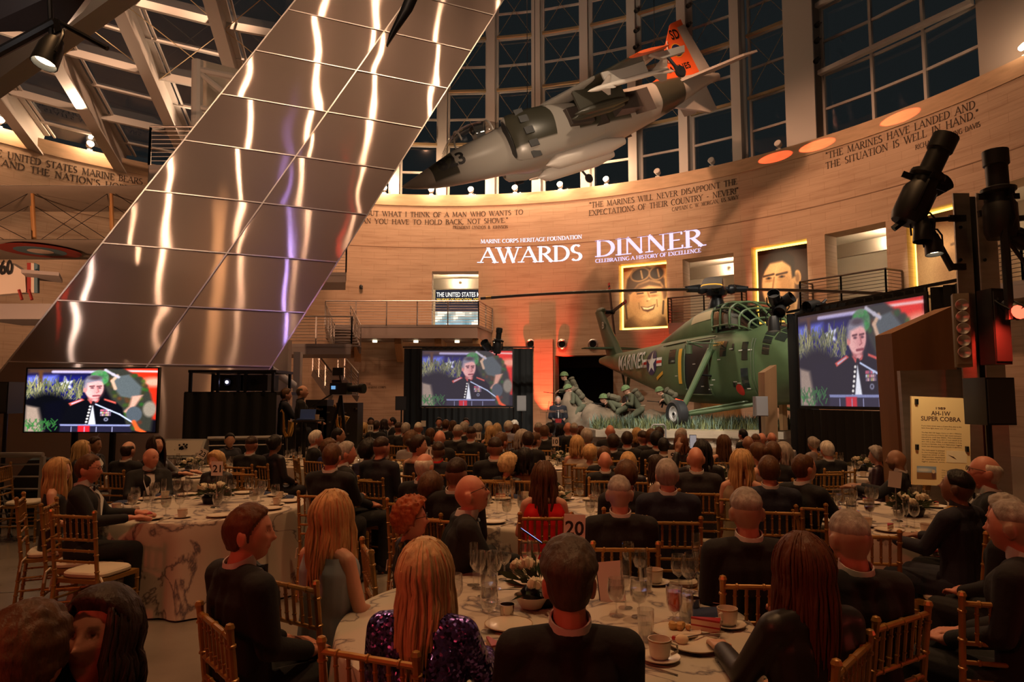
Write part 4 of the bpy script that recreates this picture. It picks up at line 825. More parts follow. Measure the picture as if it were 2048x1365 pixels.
def put(txt, x, y, wd, hh, bold=0.0): V, F = sans(txt, wd, hh, bold); mb.add([Vector((v.x+x, ys, v.y+y)) for v in V], F)
put('1989', -.045, h/2-.115, .09, .022, .02); put('AH-1W', -.09, h/2-.17, .18, .040, .02); put('SUPER COBRA', -.185, h/2-.222, .37, .040, .02)
rows = ['If you have never seen a Cobra fire, that is the', 'here how light show you will get to see.', '', 'The Bell AH-1W Super Cobra or AH-1 Whiskey', 'was the workhorse of Marine light attack helicopter', 'squadrons until late 2000s. This helicopter', 'was built in 1989 as an AH-1T and rebuilt as an', 'AH-1W in the 1990s. It saw combat in Iraq,', 'service in Somalia, Iraq and Afghanistan logging', 'over ten thousand flight hours in service.']
for i, r_ in enumerate(rows):
    if r_: put(r_, -w/2+.09, h/2-.275-.021*i, (w-.17) if i not in (1,) else w-.22, .011)
for i, r_ in enumerate(['The helicopter is painted', 'in the markings of the', 'squadron which in 2001', 'Afghanistan deployed', 'as members of the', 'light attack unit']): put(r_, -w/2+.09, h/2-.50-.021*i, .21, .011)
for i, r_ in enumerate(['The gunner here was', 'one of the squadron', 'and his Super Cobra', 'flew with his crew', 'over the desert']): put(r_, -.0, h/2-.68-.021*i, .2, .011)
mb.build('lettering', M_INK, pe)
mb = MB(); mb.box((.14, ys, h/2-.545), (.19, .003, .11)); mb.build('photo_print', mat('pale_print', (.85, .68, .42), .5), pe)
mb = MB(); mb.add([(.06, ys-.003, h/2-.53), (.11, ys-.003, h/2-.56), (.14, ys-.003, h/2-.57), (.11, ys-.003, h/2-.545)], [(0, 1, 2, 3)]); mb.build('helicopter_drawing', M_INK, pe)
q = Paint(48, 32, (.55, .62, .68)); q.poly([(0, .5), (1, .5), (1, 1), (0, 1)], (.55, .38, .22), .02); q.ell(.35, .3, .4, .14, (.85, .82, .75), .5); q.ell(.85, .65, .1, .4, (.4, .25, .2), .1); q.ell(.85, .4, .09, .15, (.85, .75, .6), .1)
link('photo_print', picture_mesh('photo_print', q, .18, .115, mat('colour_print', (1, 1, 1), .5, attr='Col')), pe, (-.14, ys-.002, h/2-.70))
for sx in (-1, 1):
    for zz in (h/2-.05, h/2-.47): mb = MB(); mb.box((sx*(w/2-.04), -.02, zz), (.022, .03, .05)); mb.build('clamp', M_BLKM, pe)
def speaker(label, p, w, d, h, yaw=0, m=None, pole=True, name='loudspeaker', cones=0, grp=None, zoff=0):
    t = thing(name, label, 'loudspeaker', (p.x, p.y, 0), (0, 0, yaw), grp); z = p.z
    mb = MB(); mb.hexa([(-w/2, -d/2, z-h/2), (w/2, -d/2, z-h/2), (w*.36, d/2, z-h/2), (-w*.36, d/2, z-h/2)], [(-w/2, -d/2, z+h/2), (w/2, -d/2, z+h/2), (w*.36, d/2, z+h/2), (-w*.36, d/2, z+h/2)]); mb.build('cabinet', m or M_BLACK, t)
    mb = MB(); mb.box((0, -d/2-.008, z), (w*.9, .012, h*.92)); mb.build('grille', mat('speaker_grille', (.035, .035, .037), .7) if not m else m, t)
    for k in range(cones): mb = MB(); mb.lathe([(.0, .0), (.02, .004), (.055, .022), (.06, .02), (.06, 0)], 14, (0, 0, 0), Matrix.Translation((0, -d/2-.014, z+h/2-.12-k*h*.16)) @ Matrix.Rotation(R(90), 4, 'X')); mb.build('cone', M_ALU, t)
    if pole:
        mb = MB(); mb.tube([(0, 0, 0.0), (0, 0, z-h/2)], .025, 8); mb.build('pole', M_BLKM, t)
        for k in range(3): a = R(90+120*k); mb = MB(); mb.tube([(0, 0, .55), (.45*math.cos(a), .45*math.sin(a), .015)], .014, 6); mb.build('leg', M_BLKM, t)
    return t
speaker('black loudspeaker on a pole right of the cream text panel', at(1974, 803, 5.9), .28, .28, .40, .15)
t = speaker('tall column loudspeaker with visible cones on the left face of the steel post', at(1921, 662, 6.85), .14, .16, .74, -.35, mat('column_speaker', (.28, .24, .16), .5), False, 'column_loudspeaker', 5); t = speaker('tall dark column loudspeaker on the right side of the steel post', at(1986, 655, 6.85), .20, .2, .76, .2, None, False, 'column_loudspeaker')
speaker('black loudspeaker on a stand cut by the left frame edge', at(14, 796, 9.0), .30, .3, .41, -.1)
speaker('grey loudspeaker on a stand between the centre screen and podium', at(1043, 807, 22.6), .30, .3, .50, 0, mat('grey_speaker', (.30, .29, .30), .5))
speaker('dark loudspeaker at the left edge of the centre screen drape', at(803, 807, 22.8), .36, .3, .46, 0)
speaker('grey loudspeaker on a stand in front of the helicopter nose', at(1519, 813, 14.6), .26, .28, .42, 0, MATS['grey_speaker'])
# ---------------------------------------------------------------- projector booth, band, bits on the left
bx = thing('projector_booth', 'black draped projector booth on a riser at the mast foot', 'booth', (0, 0, 0)); D = 12.6
a, b = at(372, 790, D), at(560, 790, D+.3); zt = at(372, 784, D).z
bx.location = (a.x, D, 0); o = Vector(bx.location); w = b.x-a.x
mb = MB(); mb.box((w/2, .7, zt-.03), (w+.06, 1.4, .06)); mb.build('platform', M_BLKM, bx)
curtain('drape', None, (-.03, -.02, 0), (w+.03, -.02, 0), .01, zt-.02, bx, .03, .25); curtain('drape', None, (-.03, 1.4, 0), (-.03, -.02, 0), .01, zt-.02, bx, .03, .25)
z1 = at(372, 745, D).z
mb = MB(); mb.box((w*.5, .55, z1+.02), (w*1.0, 1.0, .05)); mb.build('roof', M_BLKM, bx)
for i in range(4):
    for y in (.05, 1.0): mb = MB(); mb.box((.05+(w-.1)*i/3, y, (zt+z1)/2), (.05, .05, z1-zt)); mb.build('post', M_BLKM, bx)
pj = thing('projector', 'black projector with glowing lens inside the draped booth', 'projector', (a.x+w*.42, D+.5, zt)); mb = MB(); mb.box((0, 0, .17), (.55, .6, .3)); mb.build('body', M_BLACK, pj); mb = MB(); mb.lathe([(0, .02), (.07, .02), (.08, 0), (.08, -.12), (0, -.12)], 12, (0, 0, 0), Matrix.Translation((.0, -.33, .18)) @ Matrix.Rotation(R(90), 4, 'X')); mb.build('lens', M_BLKM, pj); mb = MB(); mb.ball((0, -.36, .18), .03, 8); mb.build('glow', emat('projector_glow', (.7, .65, 1), 12), pj)
pj2 = thing('projector', 'dark second projector at the right of the draped booth', 'projector', (a.x+w*.72, D+.5, zt)); mb = MB(); mb.box((0, 0, .17), (.5, .6, .3)); mb.build('body', M_BLACK, pj2); mb = MB(); mb.lathe([(0, .0), (.07, 0), (.07, -.1), (0, -.1)], 12, (0, 0, 0), Matrix.Translation((.0, -.31, .18)) @ Matrix.Rotation(R(90), 4, 'X')); mb.build('lens', M_BLKM, pj2)
# interpretive panel and low railings
p = at(366, 898, 10.8); t = thing('reading_rail', 'slanted reading panel with a small group picture behind the left tables', 'sign', (p.x, p.y, 0)); zz = p.z
mb = MB(); mb.box((0, 0, zz), (.66, .03, .34), (R(-35), 0, 0)); mb.build('frame', M_ALU, t); mb = MB(); mb.box((0, -.017, zz+.012), (.58, .01, .27), (R(-35), 0, 0)); mb.build('panel', mat('grey_print', (.42, .36, .31), .6), t); mb = MB(); mb.box((0, .12, zz/2-.05), (.3, .06, zz-.1)); mb.build('pedestal', M_BLKM, t)
mb = MB(); random.seed(2)
for k in range(14): mb.ball((-.02+random.uniform(-.1, .1), -.03, zz+.02+random.uniform(-.05, .05)), .018, 6)
mb.build('picture', M_BLKM, t)
railing('low grey pipe railing in front of the band', [(at(415, 880, 11.6).x, 11.6), (at(572, 880, 12.0).x, 12.0)], 0, 1.05, 4, 'low railings', mt=M_GREYST)
railing('low grey pipe railing at the left edge behind the first table', [(at(-40, 880, 8.8).x, 8.9), (at(88, 880, 8.9).x, 8.9)], 0, 1.0, 6, 'low railings', mt=M_GREYST)
for k, (u, v, ya, lab) in enumerate([(78, 885, .5, 'black wedge monitor leaning below the television, left'), (112, 900, -.4, 'black wedge monitor below the television, right')]):
    p = at(u, v, 9.6); mb = MB(); mb.extrude([(-.3, 0, 0), (.3, 0, 0), (.22, 0, .42), (-.05, 0, .42)], (0, .45, 0)); o = tag(mb.build('stage_monitor', M_BLACK), lab, 'loudspeaker', 'floor monitors'); o.location = (p.x, 9.5, .48); o.rotation_euler.z = ya
    mb = MB(); mb.box((0, .2, -.25), (.5, .4, .45)); mb.build('stand', M_BLKM, o)
# ---------------------------------------------------------------- old aeroplanes at the left
bp_ = thing('biplane', 'suspended old biplane with red and blue wing roundel behind the mast', 'aircraft', at(60, 450, 19)); o = Vector(bp_.location)
def slab(u0, u1, v0, z, ch, sweep=0, m=None, nm='wing'):
    a = atz(u0, v0, z); b = atz(u1, v0, z); b.y = a.y; mb = MB(); rings = []
    for i in range(9):
        p = a.lerp(b, i/8)-o; rings.append([p+Vector((0, ch*(1-math.cos(2*PI*j/16))/2, .09*math.sin(2*PI*j/16)*(1.25-(1-math.cos(2*PI*j/16))/2))) for j in range(16)])
    mb.loft(rings); return mb.build(nm, m, bp_), a
M_CANV = mat('doped_canvas', (.34, .28, .22), .6, 0, var=.12, vscale=.8)
zu, zl = 7.35, 5.95; wu, au = slab(-260, 330, 372, zu, 2.5, m=M_CANV, nm='upper_wing'); wl, al = slab(-260, 330, 480, zl, 2.6, m=M_CANV, nm='lower_wing')
for u in (62, 220, -140):
    for dv, n in ((.45, 1), (1.75, 1)):
        x = at(u, 430, au.y+dv).x; mb = MB(); mb.tube([Vector((x, au.y+dv, zu))-o, Vector((x, al.y+dv, zl))-o], .045, 8); mb.build('strut', mat('varnished_strut', (.55, .27, .09), .35), bp_)
mb = MB()
for (u0, u1) in ((-140, 62), (62, 220), (220, 378)):
    for dv in (.45, 1.75):
        xa, xb = at(u0, 430, au.y+dv).x, at(u1, 430, au.y+dv).x
        mb.tube([Vector((xa, au.y+dv, zu))-o, Vector((xb, al.y+dv, zl))-o], .009, 4); mb.tube([Vector((xb, au.y+dv, zu))-o, Vector((xa, al.y+dv, zl))-o], .009, 4)
mb.build('bracing_wire', M_BLKM, bp_)['kind'] = 'stuff'
c = atz(81, 502, zl-.12); 
for r_, m_, k in ((.98, mat('roundel_red', (.33, .03, .02), .6), 0), (.62, mat('roundel_blue', (.10, .19, .23), .6), 1), (.31, mat('roundel_white', (.75, .60, .48), .6), 2)): mb = MB(); mb.lathe([(0, 0), (r_, 0), (r_, .004), (0, .004)], 32, (c.x-o.x, c.y-o.y, zl-.128-o.z-.006*k)); mb.build('roundel', m_, bp_)
mb = MB(); mb.loft([[Vector((x-o.x, au.y+1.2+y-o.y, z-o.z)) for y, z in ((-.45, 6.0), (.45, 6.0), (.45, 7.0), (-.45, 7.0))] for x in (-22, -20, -18)]); mb.build('fuselage', M_CANV, bp_)
# light training plane whose tail shows under the biplane
tp = thing('light_aeroplane', 'pale aeroplane tail with striped rudder parked under the biplane', 'aircraft', at(30, 560, 17.5)); o = Vector(tp.location); M_IV = mat('ivory_dope', (.72, .60, .48), .5)
def pp(u, v, D=17.5): return at(u, v, D)-o
mb = MB(); mb.extrude([pp(-8, 528), pp(20, 525), pp(50, 545), pp(52, 585), pp(-8, 590)], (0, .25, 0)); mb.build('fuselage', M_IV, tp)
V, F = sans('60', .42, .38, .02); mb = MB(); p = pp(-2, 549, 17.45); mb.add([Vector((v.x*.8+p.x, p.y, v.y+p.z)) for v in V], F); mb.build('lettering', M_BLACK, tp)
for u0, u1, m_ in ((54, 62, MATS['roundel_red']), (62, 68, M_IV), (68, 75, MATS['roundel_blue'])): mb = MB(); mb.extrude([pp(u0, 526), pp(u1, 526+(u1-62)*.25), pp(u1, 586), pp(u0, 586)], (0, .08, 0)); mb.build('rudder_stripe', m_, tp)
mb = MB(); mb.hexa([pp(42, 546, 16.8), pp(118, 552, 16.8), pp(125, 566, 18.0), pp(60, 560, 18.0)], [q+Vector((0, 0, .09)) for q in (pp(42, 546, 16.8), pp(118, 552, 16.8), pp(125, 566, 18.0), pp(60, 560, 18.0))]); mb.build('tailplane', mat('grey_dope', (.36, .31, .28), .6), tp)
for u in (38, 58): mb = MB(); mb.tube([pp(u, 580), pp(u+6, 600)], .04, 6); mb.build('tail_strut', MATS['roundel_red'], tp)
mb = MB(); a = at(-30, 606, 17.6); b = at(160, 596, 17.6); mb.box(((a.x+b.x)/2, 18.2, a.z-.25), (b.x-a.x, 1.6, .4)); tag(mb.build('display_ledge', M_DECK), 'grey display ledge under the parked aeroplane tail', 'ledge')
lamp('roof_fill', 'SPOT', wp(pL, ZT+.4, RW-3), (-9, 8, 18), 600, (1, .66, .42), .2, 110, .9); lamp('roof_fill', 'SPOT', wp(pA+dp, ZT+.4, RW-3), (-9, 10, 18), 800, (1, .66, .42), .2, 110, .9)  # unseen fill lamps added to brighten the left roof ribs
# ---------------------------------------------------------------- lofted bodies with markings that follow the skin
class Skin:
    """sections (x, zbottom, ztop, halfwidth, exponent); angle 0 = top, 90 = right side (-y), 180 = belly"""
    def __init__(s, sec): s.S = sorted(sec); s.x0, s.x1 = s.S[0][0], s.S[-1][0]
    def sec(s, x):
        x = min(max(x, s.x0), s.x1); S = s.S
        for a, b in zip(S, S[1:]):
            if a[0] <= x <= b[0]:
                t = (x-a[0])/(b[0]-a[0]); i = S.index(a); p0 = S[max(i-1, 0)]; p3 = S[min(i+2, len(S)-1)]; r = []
                for k in range(1, 5):
                    m1 = (b[k]-p0[k])/(b[0]-p0[0])*(b[0]-a[0]); m2 = (p3[k]-a[k])/(p3[0]-a[0])*(b[0]-a[0])
                    h = (2*t**3-3*t*t+1)*a[k]+(t**3-2*t*t+t)*m1+(-2*t**3+3*t*t)*b[k]+(t**3-t*t)*m2
                    lo, hi = min(a[k], b[k]), max(a[k], b[k]); r.append(min(max(h, lo-.05), hi+.05))
                return r
    def P(s, x, ang, off=0):
        zb, zt, hw, n = s.sec(x); a = R(ang); c_, s_ = math.cos(a), math.sin(a); e = 2/n
        return Vector((x, -(hw+off)*math.copysign(abs(s_)**e, s_), (zb+zt)/2+((zt-zb)/2+off)*math.copysign(abs(c_)**e, c_)))
    def side(s, x, z, off=.012, sign=-1):
        zb, zt, hw, n = s.sec(x); q = min(abs((z-(zb+zt)/2)/((zt-zb)/2)), .999); return Vector((x, sign*(hw*(1-q**n)**(1/n)+off), z))
    def body(s, nx=60, na=40):
        mb = MB(); mb.loft([[s.P(s.x0+(s.x1-s.x0)*i/nx, 360*j/na) for j in range(na)] for i in range(nx+1)]); return mb
    def patch(s, x0, x1, a0, a1, off=.012, n=6, m=6, th=.01):
        mb = MB(); f = lambda o: [s.P(x0+(x1-x0)*i/n, a0+(a1-a0)*j/m, o) for i in range(n+1) for j in range(m+1)]
        fs = [(i*(m+1)+j, i*(m+1)+j+1, (i+1)*(m+1)+j+1, (i+1)*(m+1)+j) for i in range(n) for j in range(m)]; mb.add(f(off), fs); return mb
    def decal(s, V, F, x, z, flip=1, sign=-1, off=.014):
        bm = bmesh.new(); vv = [bm.verts.new(v) for v in V]
        for f in F:
            try: bm.faces.new([vv[i] for i in f])
            except ValueError: pass
        bmesh.ops.triangulate(bm, faces=bm.faces)
        for _ in range(4):
            e_ = [e for e in bm.edges if e.calc_length() > .10]
            if e_: bmesh.ops.subdivide_edges(bm, edges=e_, cuts=1); bmesh.ops.triangulate(bm, faces=[f for f in bm.faces if len(f.verts) > 3])
        bm.verts.index_update(); V = [v.co.copy() for v in bm.verts]; F = [tuple(v.index for v in f.verts) for f in bm.faces]; bm.free(); mb = MB(); mb.add([s.side(x+flip*v.x, z+v.y, off, sign) for v in V], F); return mb
# ---------------------------------------------------------------- green helicopter
M_OLIVE = mat('marine_green', (.085, .135, .06), .42, 0, var=.22, vscale=1.6); M_OLIVED = mat('worn_shaded_green', (.06, .085, .04), .5)  # second green is weathered paint, with the tail's dimmer light darkened into it
M_HG = thin_glass('cockpit_glass', (.5, .55, .55), .05, .10, .7); M_RUB = mat('tyre_rubber', (.03, .031, .036), .55); M_WHP = mat('white_paint', (.8, .78, .74), .5); M_YEL = mat('yellow_paint', (.75, .38, .04), .5); M_REDP = mat('red_paint', (.6, .03, .02), .5); M_BLUEP = mat('insignia_blue', (.02, .025, .09), .5); M_DGL = mat('dark_window', (.02, .025, .02), .08, 0, spec=.8)
HEAD = R(74); heli = thing('helicopter', 'large green transport helicopter with folded-out rotor standing in the diorama', 'helicopter', (6.2, 20.5, .93), (0, 0, -HEAD)); heli.scale = (1, 1, .93)
hs = Skin([(-8.7, 2.42, 2.72, .14, 2), (-8.0, 2.25, 2.78, .22, 2.2), (-7, 2.0, 2.8, .33, 2.3), (-5, 1.52, 2.84, .54, 2.5), (-3, 1.06, 2.9, .76, 2.7), (-1.5, .78, 2.96, .90, 2.9), (0, .70, 3.0, .94, 3), (2, .68, 3.0, .95, 3), (3.2, .72, 2.92, .92, 2.8), (3.95, .86, 2.68, .80, 2.5), (4.45, 1.15, 2.32, .56, 2.2), (4.72, 1.5, 1.95, .24, 2), (4.78, 1.68, 1.78, .06, 2)])
hs.body(80, 48).build('fuselage', M_OLIVE, heli, 50)
hu = Skin([(-3.6, 2.5, 2.86, .2, 2), (-2.6, 2.5, 3.12, .42, 2.2), (-1.2, 2.5, 3.55, .58, 2.3), (-.2, 2.5, 3.78, .66, 2.4), (.5, 2.5, 3.80, .70, 2.6), (1.0, 2.5, 3.78, .72, 2.8)])
hu.body(40, 36).build('rotor_housing', M_OLIVE, heli, 50)
hc = Skin([(.9, 2.6, 3.78, .76, 3.2), (1.6, 2.6, 3.78, .78, 3.2), (2.05, 2.6, 3.6, .76, 3), (2.6, 2.6, 3.12, .68, 2.6), (2.92, 2.6, 2.8, .55, 2.2)])
fr = MB()
for xx in (.92, 1.35, 1.8, 2.2, 2.55): fr.tube([hc.P(xx, a, .01) for a in range(-104, 105, 13)], .035, 6)
for aa in (-95, -62, -30, 0, 30, 62, 95): fr.tube([hc.P(.92+.17*i, aa, .01) for i in range(12)], .03, 6)
fr.build('canopy_frame', M_OLIVE, heli); hc.patch(.92, 2.9, -95, 95, 0, 20, 24).build('canopy_glass', M_HG, heli)
mb = MB(); mb.box((1.5, 0, 2.75), (1.3, 1.2, .5)); mb.box((.98, 0, 3.2), (.06, 1.3, 1.0)); mb.build('cockpit_tub', M_BLACK, heli)
# doors, windows and panels
def hp(nm, x0, x1, a0, a1, m, off=.012, sk=hs): return sk.patch(x0, x1, a0, a1, off).build(nm, m, heli)
hp('cargo_door_opening', -.33, .97, 56, 128, M_BLACK, .006)
mb = MB(); pth = [hs.P(-.35, a, .015) for a in range(56, 130, 8)]+[hs.P(-.35+.135*i, 129, .015) for i in range(11)]+[hs.P(1.0, a, .015) for a in range(128, 54, -8)]+[hs.P(1.0-.135*i, 55, .015) for i in range(11)]; mb.tube(pth, .028, 6); mb.build('cargo_door_frame', M_OLIVED, heli)
hp('sliding_door', -1.75, -.4, 50, 130, M_OLIVE, .03); mb = MB(); mb.tube([hs.P(-1.9+.31*i, 51, .05) for i in range(11)], .022, 6); mb.build('door_rail', M_OLIVED, heli)
hp('door_window', -1.32, -.88, 64, 86, M_DGL, .035); hp('escape_window', 1.55, 1.85, 62, 84, M_DGL)
for x0, x1, a0, a1 in ((3.3, 3.62, 12, 30), (3.3, 3.62, 33, 50), (3.66, 3.95, 14, 34), (3.66, 3.95, 37, 56), (3.3, 3.62, -10, 9), (3.32, 3.6, 53, 66), (3.34, 3.58, 69, 82), (2.55, 2.8, 66, 88), (2.5, 2.8, 92, 118), (3.3, 3.62, -32, -14)): hp('nose_window', x0, x1, a0, a1, M_DGL)
hp('access_panel', 2.1, 2.2, 68, 78, M_BLACK); hp('access_panel', 2.1, 2.2, 106, 114, M_BLACK); hp('exhaust_louvre', -.4, 1.0, 50, 80, mat('tan_grille', (.5, .38, .22), .6), .014, hu)
# writing and insignia
V, F = sans('MARINES', 2.65, .60, .012); hs.decal(V, F, -6.05, 2.02, off=.035).build('lettering', mat('stencil_white', (.62, .60, .55), .6), heli)
V, F = sans('UH-34D', .7, .10); hs.decal(V, F, -6.35, 1.88).build('lettering', MATS['stencil_white'], heli); V, F = sans('148768', .7, .10); hs.decal(V, F, -6.3, 1.74).build('lettering', MATS['stencil_white'], heli)
def disc(r, n=28): return [Vector((r*math.cos(2*PI*i/n), r*math.sin(2*PI*i/n), 0)) for i in range(n)], [tuple(range(n))]
V, F = disc(.45); hs.decal(V, F, -2.72, 2.16, off=.012).build('insignia', M_BLUEP, heli)
st = [Vector(((.43 if k % 2 == 0 else .17)*math.sin(R(36*k)), (.43 if k % 2 == 0 else .17)*math.cos(R(36*k)), 0)) for k in range(10)]; mb = hs.decal(st+[Vector((0, 0, 0))], [(k, (k+1) % 10, 10) for k in range(10)], -2.72, 2.16, off=.018); mb.build('star', M_WHP, heli)
for s_ in (-1, 1):
    for y0, y1, m_ in ((-.15, .15, M_WHP), (-.05, .05, M_REDP)): mb = hs.decal([Vector((s_*x, y, 0)) for x, y in ((.43, y0), (.86, y0), (.86, y1), (.43, y1))], [(0, 1, 2, 3)], -2.72, 2.16, off=.016 if m_ is M_WHP else .02); mb.build('bar', m_, heli)
for x, z in ((-1.2, 1.1), (2.35, 1.12)): V, F = disc(.16); hs.decal(V, F, x, z).build('red_warning_disc', M_REDP, heli)
hp('rescue_arrow', -.66, -.46, 66, 106, M_YEL, .05); mb = hs.decal([Vector(p+(0,)) for p in ((-.35, -.12), (.25, .12), (.25, .24), (-.35, 0))], [(0, 1, 2, 3)], -1.95, 1.62, off=.02); mb.build('rescue_arrow', M_YEL, heli)
V, F = sans('DOROTHY', .5, .12, .02); hs.decal(V, F, 1.2, 2.45).build('nose_lettering', M_YEL, heli)
mb = MB(); random.seed(4)
for k in range(16): x, z = random.uniform(-1.2, 3.2), random.uniform(1.0, 2.5); p = [hs.side(x+a, z+b, .03) for a, b in ((0, 0), (.16, 0), (.16, .03), (0, .03))]; mb.add(p, [(0, 1, 2, 3)])
mb.build('stencil_marks', MATS['stencil_white'], heli)
# tail pylon, stabiliser, tail rotor
mb = MB(); rings = []
for i in range(9):
    t = i/8; x = -7.15-1.75*t; z = 2.5+2.35*t; ch = 1.5-.75*t; th = .20-.08*t; rings.append([Vector((x+ch*(.5-.5*(1-math.cos(2*PI*j/14))), th*math.sin(2*PI*j/14), z)) for j in range(14)])
mb.loft(rings); mb.build('tail_fin', M_OLIVED, heli); mb = MB(); mb.ball((-8.85, .05, 4.85), (.42, .17, .2), 12); mb.build('gearbox', M_OLIVED, heli)
mb = MB()
for s_ in (-1, 1): mb.hexa([(-7.2, s_*.1, 3.02), (-7.85, s_*.1, 3.02), (-7.75, s_*1.3, 3.02), (-7.3, s_*1.3, 3.02)], [(-7.2, s_*.1, 3.1), (-7.85, s_*.1, 3.1), (-7.75, s_*1.3, 3.06), (-7.3, s_*1.3, 3.06)])
mb.build('stabiliser', M_OLIVED, heli)
for k in range(4):
    a = R(12+90*k); d = Vector((math.cos(a), 0, math.sin(a))); q = Vector((-8.6, .45, 4.82)); n_ = Vector((0, 1, 0)).cross(d); mb = MB()
    mb.bar(q+d*.12, q+d*1.1, .15, .03, up=(0, 1, 0)); b_ = mb.build('tail_rotor_blade', M_BLKM, heli); mb = MB(); mb.bar(q+d*1.1, q+d*1.2, .152, .032, up=(0, 1, 0)); mb.bar(q+d*1.3, q+d*1.42, .152, .032, up=(0, 1, 0)); mb.build('tip_band', M_REDP, b_); mb = MB(); mb.bar(q+d*1.2, q+d*1.3, .151, .031, up=(0, 1, 0)); mb.build('tip_gap', M_BLKM, b_)
mb = MB(); mb.tube([(-8.7, .1, 4.82), (-8.6, .5, 4.82)], [.12, .07], 10); mb.ball((-8.6, .47, 4.82), .13, 10); mb.build('tail_rotor_hub', M_BLKM, heli)
V, F = sans('B', .2, .3, .02); mb = MB(); mb.add([Vector((-8.25+v.x, -.17, 4.0+v.y)) for v in V], F); mb.build('lettering', MATS['stencil_white'], heli)
# rotor head and blades
HZ = 4.42; mb = MB(); mb.lathe([(.30, 3.7), (.22, 4.0), (.16, 4.15), (.30, 4.2), (.34, 4.36), (.24, 4.5), (.10, 4.62), (0, 4.62)], 16); mb.build('rotor_mast', M_BLKM, heli)
for az, dr in ((HEAD+R(181), .0062), (HEAD+R(73), -.004), (HEAD+R(-1), .0062), (HEAD+R(-107.6), .022)):
    d = Vector((math.cos(az), math.sin(az), 0)); L = 7.15; q = Vector((0, 0, HZ)); droop = [-.012*r_*r_*.55 for r_ in range(9)]
    mb = MB(); mb.tube([q+d*.2, q+d*.9], .10, 8); mb.ball(q+d*.45, .17, 10); mb.tube([q+d*.5+Vector((0, 0, .12)), q+d*.95+Vector((0, 0, .05))], .05, 6); mb.build('blade_grip', M_BLKM, heli)
    n_ = Vector((-d.y, d.x, 0)); rings = []
    for i in range(12):
        r_ = .9+(L-.9)*i/11; z = HZ-dr*r_*r_; rings.append([q*0+d*r_+n_*(.21*math.cos(2*PI*j/10))+Vector((0, 0, z+.035*math.sin(2*PI*j/10))) for j in range(10)])
    mb = MB(); mb.loft(rings); b_ = mb.build('rotor_blade', mat('blade_grey', (.05, .045, .04), .5), heli)
    mb = MB(); mb.loft([[d*r_+n_*(.214*math.cos(2*PI*j/10))+Vector((0, 0, HZ-dr*r_*r_+.038*math.sin(2*PI*j/10))) for j in range(10)] for r_ in (L-.32, L-.16)]); mb.build('tip_band', M_YEL, b_)
# undercarriage
for s_ in (-1, 1):
    w = Vector((1.2, s_*2.1, .42)); mb = MB(); mb.tube([w+Vector((0, -s_*.12, .05)), (1.15, s_*.98, 2.35)], [.075, .095], 10); mb.build('shock_strut', M_OLIVE, heli)
    mb = MB(); mb.tube([w+Vector((0, -s_*.1, -.05)), (2.9, s_*.35, .78)], .06, 8); mb.tube([w+Vector((0, -s_*.1, 0)), (1.7, s_*.35, .75)], .05, 8); mb.tube([w+Vector((0, -s_*.1, .02)), (2.3, s_*.6, .8)], .035, 8); mb.build('drag_strut', M_OLIVE, heli)
    Mw = Matrix.Translation(w) @ Matrix.Rotation(R(90)*s_, 4, 'X'); mb = MB(); mb.lathe([(.20, .06), (.24, .13), (.34, .16), (.41, .11), (.42, 0), (.41, -.11), (.34, -.16), (.24, -.13), (.20, -.06)], 32, (0, 0, 0), Mw, cap=False); mb.build('tyre', M_RUB, heli)
    mb = MB(); mb.lathe([(0, .10), (.06, .10), (.07, .07), (.17, .07), (.21, .12), (.235, .12), (.235, -.12), (0, -.12)], 24, (0, 0, 0), Matrix.Translation(w) @ Matrix.Rotation(R(-90)*s_, 4, 'X')); mb.build('wheel_hub', mat('hub_white', (.7, .69, .7), .4), heli)
    mb = MB(); mb.lathe([(0, .12), (.045, .12), (.05, .1), (0, .1)], 12, (0, 0, 0), Matrix.Translation(w) @ Matrix.Rotation(R(-90)*s_, 4, 'X')); mb.build('hub_cap', M_BLKM, heli)
mb = MB(); mb.tube([(-6.1, 0, 1.85), (-6.35, 0, .95)], .07, 8); mb.tube([(-6.7, 0, 2.0), (-6.35, 0, .95)], .05, 8); mb.build('tail_strut', M_OLIVED, heli)
mb = MB(); mb.lathe([(.09, .07), (.2, .08), (.24, 0), (.2, -.08), (.09, -.07)], 18, (0, 0, 0), Matrix.Translation((-6.4, 0, .78)) @ Matrix.Rotation(R(90), 4, 'X')); mb.build('tail_wheel', M_RUB, heli)
mb = MB(); mb.bar((-6.4, -.15, 0), (-6.4, -.15, .62), .12); mb.build('support_post', M_LWOOD, heli); mb = MB(); mb.bar((2.9, 0, 0), (2.9, 0, .8), .14); mb.build('support_post', M_LWOOD, heli)
mb = MB(); mb.tube([(.75, -1.0, 2.45), (.75, -1.5, 2.62), (1.0, -1.6, 2.5)], .03, 6); mb.tube([(1.5, -.97, 2.5), (1.0, -1.6, 2.55)], .025, 6); mb.lathe([(0, 0), (.10, .02), (.10, .28), (0, .3)], 10, (.95, -1.55, 2.2)); mb.build('hoist', M_OLIVED, heli)
mb = MB(); mb.tube([(1.1, -.9, 1.55), (1.1, -1.45, 1.6)], .03, 6); mb.box((1.1, -.75, 1.52), (.12, .3, .14)); mb.build('door_gun', M_BLKM, heli)
mb = MB()
for x in (2.95, 3.05): mb.tube([hs.P(x, a, .02) for a in range(60, 150, 9)], .018, 5)
mb.tube([hs.P(2.2, 50, .1), hs.P(.9, 46, .1)], .02, 5); mb.build('conduit', M_OLIVED, heli)
